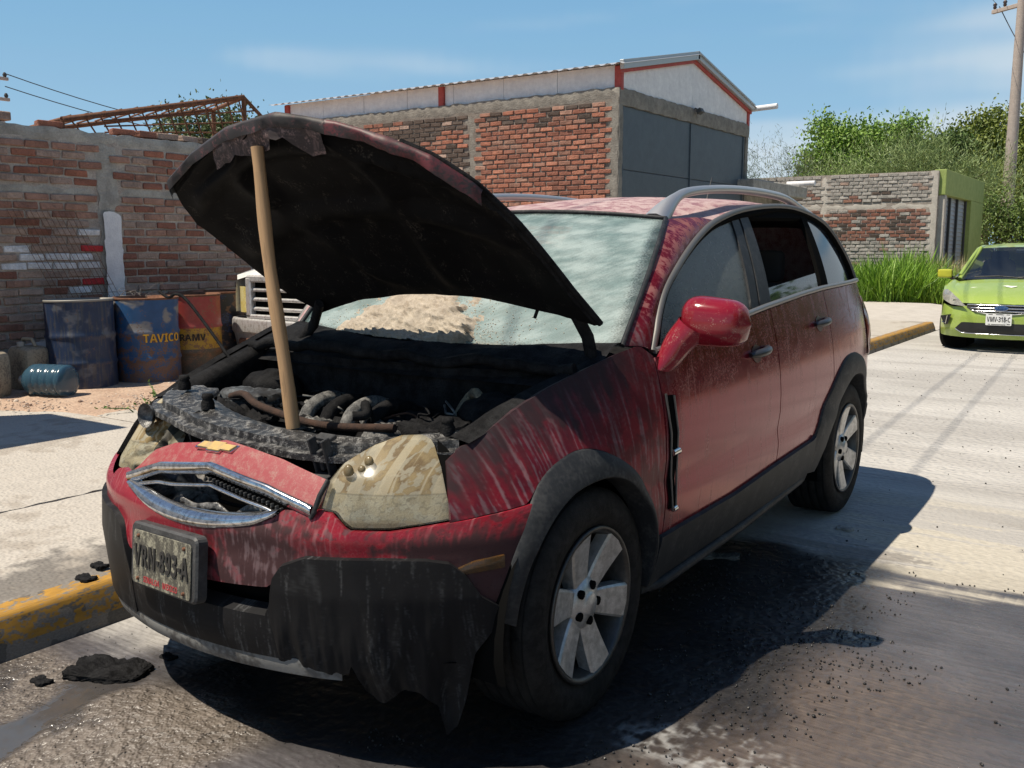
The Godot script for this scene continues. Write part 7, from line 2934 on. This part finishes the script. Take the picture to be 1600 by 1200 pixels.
# blobs: [centre, radii]; leaves gather in clumps near each blob's skin and along the limbs
func tree(called: String, label: String, at: Vector3, trunk_h: float, trunk_r: float, blobs: Array, clumps: int, per: int, leaf: float, ca: Color, cb: Color, kind: String, sd: int, group := "trees and shrubs behind the walls", category := "tree", spread := .5):
	var t := base(called, at)
	tag(t, label, category, group)
	var r := RandomNumberGenerator.new(); r.seed = sd
	var b := B.new()
	var top := Vector3(r.randf_range(-.2, .2), trunk_h, r.randf_range(-.2, .2))
	b.tube([Vector3.ZERO, top * .5 + Vector3(r.randf_range(-.1, .1), 0, r.randf_range(-.1, .1)), top], [trunk_r, trunk_r * .75, trunk_r * .5], 8)
	for q in blobs:
		for k in 3:
			var e: Vector3 = q[0] + Vector3(r.randf_range(-.6, .6), r.randf_range(-.3, .7), r.randf_range(-.6, .6)) * q[1]
			var s := top * r.randf_range(.55, 1.0)
			b.tube([s, s.lerp(e, .5) + Vector3(0, -.1 * e.distance_to(s), 0) * r.randf(), e], [trunk_r * .35, trunk_r * .2, trunk_r * .06], 5)
	part("trunk", b, M.bark, t)
	var xf := []; var cols := []
	var vol := 0.0
	for q in blobs: vol += q[1].x * q[1].y
	for q in blobs:
		var nc := int(clumps * q[1].x * q[1].y / vol)
		for c in nc:
			var d := Vector3(r.randfn(), r.randfn(), r.randfn()).normalized()
			var cc: Vector3 = q[0] + d * q[1] * pow(r.randf(), .45) * r.randf_range(.85, 1.12)
			var tone := r.randf()
			var droop := Vector3(d.x, -.4 if kind != "needle" else -.2, d.z)
			for k in per:
				var off := Vector3(r.randfn(), r.randfn(), r.randfn()) * leaf * 1.5 * spread * 2.0
				var up := Vector3(r.randfn(), r.randfn() + .4, r.randfn()).normalized()
				if kind == "needle": up = (Vector3(r.randfn() * .7, .75, r.randfn() * .7) + d * .5).normalized()
				var side := up.cross(Vector3(r.randfn(), r.randfn(), r.randfn())).normalized()
				var s := leaf * r.randf_range(.65, 1.3)
				xf.append(Transform3D(Basis(side, up, side.cross(up)).scaled(Vector3.ONE * s), cc + off))
				var f := clampf(tone * .7 + r.randf() * .3, 0, 1)
				cols.append(ca.lerp(cb, f))
	var o := scatter(xf, cols, leaf_mesh(kind), leaf_mat())
	put(o, "crown", t)
	o.set_meta("kind", "stuff")
	return t

func build_vegetation():
	var V := func(x, y, z): return Vector3(x, y, z)
	var deep := Color(.045, .10, .014); var mid := Color(.10, .21, .022); var lime := Color(.21, .32, .05); var olive := Color(.10, .135, .045)
	tree("broadleaf_tree", "bright green broadleaf tree rising above the far wall left of centre", Vector3(-9.2, 0, -40.5), 4.6, .22, [[V.call(-.6, 5.7, 0), V.call(1.2, 1.0, 1.3)], [V.call(.9, 5.6, .4), V.call(.9, .9, 1.1)], [V.call(-1.4, 4.9, .5), V.call(.9, .8, 1.0)], [V.call(2.1, 6.2, 0), V.call(.7, .45, .7)], [V.call(-1.5, 6.5, 0), V.call(.5, .4, .5)], [V.call(.1, 4.4, .6), V.call(1.8, .8, 1.2)]], 330, 60, .15, mid, lime, "leaf", 101, "trees and shrubs behind the walls", "tree", .62)
	tree("feathery_tree", "wispy pale green tree with fine drooping foliage behind the far wall", Vector3(-6.6, 0, -36.5), 3.2, .2, [[V.call(.2, 3.7, 0), V.call(2.2, 1.3, 1.8)], [V.call(-2.0, 3.3, .5), V.call(1.6, 1.0, 1.4)], [V.call(2.4, 3.5, .3), V.call(1.7, 1.0, 1.4)], [V.call(.6, 4.6, .3), V.call(.9, .6, .8)]], 620, 30, .34, Color(.13, .19, .06), Color(.27, .35, .13), "needle", 102)
	tree("broadleaf_tree", "large dense yellow-green tree at the right behind the utility pole", Vector3(-5.2, 0, -48.5), 5.0, .35, [[V.call(.8, 6.2, 0), V.call(1.9, 1.5, 1.8)], [V.call(-1.6, 5.6, .6), V.call(1.3, 1.2, 1.3)], [V.call(3.4, 6.4, .4), V.call(2.0, 1.7, 1.9)], [V.call(1.0, 4.2, 1.2), V.call(3.0, 1.4, 2.0)], [V.call(-.4, 7.1, .2), V.call(.8, .5, .8)], [V.call(2.2, 7.5, 0), V.call(.8, .5, .8)]], 620, 62, .17, Color(.07, .11, .014), Color(.24, .28, .045), "leaf", 103, "trees and shrubs behind the walls", "tree", .62)
	tree("broadleaf_tree", "dark green tree filling the gap between the bright tree and the big one", Vector3(-7.6, 0, -46.0), 4.6, .25, [[V.call(0, 5.1, 0), V.call(1.3, 1.2, 1.2)], [V.call(1.3, 5.9, .3), V.call(.7, .6, .7)], [V.call(-.9, 6.2, .3), V.call(.5, .4, .5)]], 380, 34, .155, deep, Color(.10, .15, .03), "leaf", 104)
	tree("broadleaf_tree", "tall green tree standing farther right along the street", Vector3(1.8, 0, -60.0), 5.0, .35, [[V.call(0, 5.2, 0), V.call(3.4, 2.0, 3.0)], [V.call(2.5, 4.4, 1.0), V.call(3.0, 2.2, 2.4)]], 700, 30, .20, deep, lime, "leaf", 105)
	tree("vine_bush", "leafy vine-covered bush beside the lime green gate frame", Vector3(-1.9, 0, -33.2), 1.6, .12, [[V.call(0, 1.7, 0), V.call(1.2, 1.5, 1.3)], [V.call(.9, 2.0, -1.2), V.call(1.5, 1.7, 1.4)], [V.call(-.75, 2.4, .2), V.call(.6, 1.0, .7)], [V.call(1.8, 1.5, .6), V.call(1.2, 1.2, 1.0)]], 520, 30, .11, Color(.05, .10, .015), Color(.15, .21, .04), "leaf", 106, "trees and shrubs behind the walls", "bush")
	tree("slender_tree", "thin dark cypress-like tree directly right of the warehouse", Vector3(-8.0, 0, -24.6), 2.4, .07, [[V.call(0, 3.3, 0), V.call(.40, .95, .4)]], 40, 26, .20, Color(.04, .075, .025), Color(.10, .14, .06), "needle", 107)
	tree("slender_tree", "thin cypress-like tree above the concrete roof slab", Vector3(-6.9, 0, -25.6), 2.4, .07, [[V.call(0, 3.4, 0), V.call(.34, 1.0, .34)]], 34, 26, .20, Color(.04, .075, .025), Color(.10, .14, .06), "needle", 108)
	tree("slender_tree", "sparse twiggy shrub between the two thin trees", Vector3(-7.4, 0, -26.4), 2.6, .06, [[V.call(0, 3.7, 0), V.call(.8, 1.0, .6)]], 26, 14, .22, Color(.12, .13, .08), Color(.18, .19, .12), "needle", 109)
	tree("pine_tree", "small dark conifer top showing through the rusty roof frame", Vector3(-14.2, 0, -10.6), 3.2, .12, [[V.call(0, 3.3, 0), V.call(.8, .6, .8)], [V.call(.25, 3.75, -.2), V.call(.45, .35, .45)], [V.call(-.5, 3.6, .3), V.call(.3, .35, .3)]], 150, 60, .085, Color(.04, .07, .025), Color(.12, .16, .055), "leaf", 110, "", "tree", .9)
	# trees across the street, mirrored in the doors
	var places := ["near the camera", "level with the SUV's tail", "level with the green car", "past the green car", "level with the lime gate", "far down the street"]
	for k in 6:
		var q := [Vector3(9.6 + (k % 3) * .5, 0, 1.0 - k * 7.5), 111 + k, "leafy street tree across the road " + places[k] + ", mirrored in the doors"]
		tree("street_tree", q[2], q[0], 2.6, .2, [[V.call(0, 4.2, 0), V.call(2.4, 1.7, 2.4)], [V.call(.8, 3.4, 1.5), V.call(1.5, 1.1, 1.5)]], 150, 16, .40, deep, mid, "leaf", q[1], "street trees across the road")
	var ow := base("boundary_wall", Vector3(11.6, 0, -24))
	tag(ow, "long rendered wall across the street, mirrored in the SUV's doors", "wall")
	var owb := B.new(); owb.box(Vector3(0, 1.5, 0), Vector3(.25, 3.0, 64.0), Basis.IDENTITY, .01)
	part("wall", owb, M.concrete_dark, ow)
	# tall grass on the verge
	rng.seed = 61
	var xf := []; var cols := []
	for k in 34000:
		var z := rng.randf_range(-24.7, -20.6); var x := rng.randf_range(-6.6, -1.95)
		var edge := -20.9 - .9 * smoothstep(-3.6, -2.0, x)
		if z > edge + rng.randf_range(-.4, .3): continue
		if x > -2.0 - (z + 24.0) * -.02 + rng.randf_range(-.3, .1): continue
		var hgt := rng.randf_range(.30, .85) * (.45 + 1.0 * nz(NZ.mid, x * 90, z * 90)) * (1.0 + .35 * smoothstep(-4.2, -3.2, x) * smoothstep(-2.3, -3.0, x))
		var lean := Vector3(rng.randfn() * .32, 1, rng.randfn() * .32 + .1).normalized()
		var side := lean.cross(Vector3(rng.randfn(), 0, rng.randfn())).normalized()
		xf.append(Transform3D(Basis(side * hgt * .75, lean * hgt, side.cross(lean) * hgt), Vector3(x, .10, z)))
		cols.append(Color(.08, .19, .012).lerp(Color(.24, .40, .035), rng.randf() * .8 + .2 * nz(NZ.low, x * 40, z * 40)))
	var g := scatter(xf, cols, leaf_mesh("blade"), leaf_mat())
	put(g, "tall_grass", self)
	tag(g, "tall bright green grass on the verge in front of the far brick wall", "grass", "", "stuff")
	var dry := []; var dc := []
	for k in 600:
		var z := rng.randf_range(-24.6, -23.2); var x := rng.randf_range(-3.2, -1.9)
		var hgt := rng.randf_range(.7, 1.2)
		var lean := Vector3(rng.randfn() * .35, 1, rng.randfn() * .3).normalized()
		var side := lean.cross(Vector3(rng.randfn(), 0, rng.randfn())).normalized()
		dry.append(Transform3D(Basis(side * hgt * .5, lean * hgt, side.cross(lean) * hgt), Vector3(x, .10, z)))
		dc.append(Color(.25, .20, .09).lerp(Color(.36, .31, .16), rng.randf()))
	var dg := scatter(dry, dc, leaf_mesh("blade"), leaf_mat())
	put(dg, "dry_grass", self)
	tag(dg, "dry straw-coloured grass tufts in front of the gate", "grass", "", "stuff")
	# broad-leaved weeds
	for q in [[Vector3(-4.0, .13, -20.95), .55, "broad-leaved weed at the grass edge nearest the red SUV's tail"], [Vector3(-3.3, .13, -21.4), .50, "broad-leaved weed in the middle of the grass edge"], [Vector3(-4.7, .13, -20.7), .5, "broad-leaved weed half hidden behind the SUV's rear pillar"]]:
		weed("weed", q[2], q[0], q[1], 150, .13, int(q[0].x * -100))
	weed("weed", "low ragged weed growing between dirt yard and pavement", Vector3(-4.15, .15, -2.15), .10, 170, .035, 300, .42)
	weed("weed", "small weed between the red drum and the pickup's bumper", Vector3(-5.75, .16, -4.15), .22, 60, .06, 301, .2)
	# gravel in the yard
	var st := B.new(); st.box(Vector3.ZERO, Vector3(1, .6, .8), Basis(Vector3(.2, .7, .6).normalized(), .6), .2)
	var gx := []; var gc := []
	for k in 3000:
		var x := rng.randf_range(-6.1, -3.9); var z := rng.randf_range(-5.0, -1.4)
		if x > (-4.05 if z < -1.9 else -4.9) + rng.randf_range(-.2, .2): continue
		var s := rng.randf_range(.006, .024) * (1.7 if rng.randf() < .04 else 1.0)
		gx.append(Transform3D(Basis(Vector3.UP, rng.randf() * TAU).scaled(Vector3.ONE * s), Vector3(x, .165 + s * .2, z)))
		gc.append(Color(.30, .20, .15).lerp(Color(.52, .44, .36), rng.randf()))
	var gm := mat(Color(1, 1, 1), .95); gm.vertex_color_use_as_albedo = true
	var go := scatter(gx, gc, st.mesh(), gm)
	put(go, "gravel", self)
	tag(go, "loose reddish gravel on the dirt yard before the drums", "gravel", "", "stuff")

func weed(called: String, label: String, at: Vector3, h: float, n: int, leaf: float, sd: int, wide := .5):
	var o := base(called, at)
	tag(o, label, "weed", "weeds")
	var r := RandomNumberGenerator.new(); r.seed = sd
	var b := B.new()
	var xf := []; var cols := []
	for k in 14:
		var e := Vector3(r.randfn() * wide * .6, h * r.randf_range(.4, 1.0), r.randfn() * wide * .6)
		b.tube([Vector3(e.x * .5, -.02, e.z * .5), e * .6, e], [.006, .005, .003], 4)
		for j in n / 14:
			var t := r.randf_range(.3, 1.0)
			var up := Vector3(r.randfn(), .5, r.randfn()).normalized()
			var side := up.cross(Vector3(r.randfn(), r.randfn(), r.randfn())).normalized()
			xf.append(Transform3D(Basis(side, up, side.cross(up)).scaled(Vector3.ONE * leaf * r.randf_range(.6, 1.3)), e * t + Vector3(e.x, 0, e.z) * .2 * r.randf()))
			cols.append(Color(.05, .11, .015).lerp(Color(.14, .22, .04), r.randf()))
	part("stem", b, mat(lin(.08, .12, .04), .8), o)
	var l := scatter(xf, cols, leaf_mesh("leaf"), leaf_mat())
	put(l, "leaves", o)
	l.set_meta("kind", "stuff")
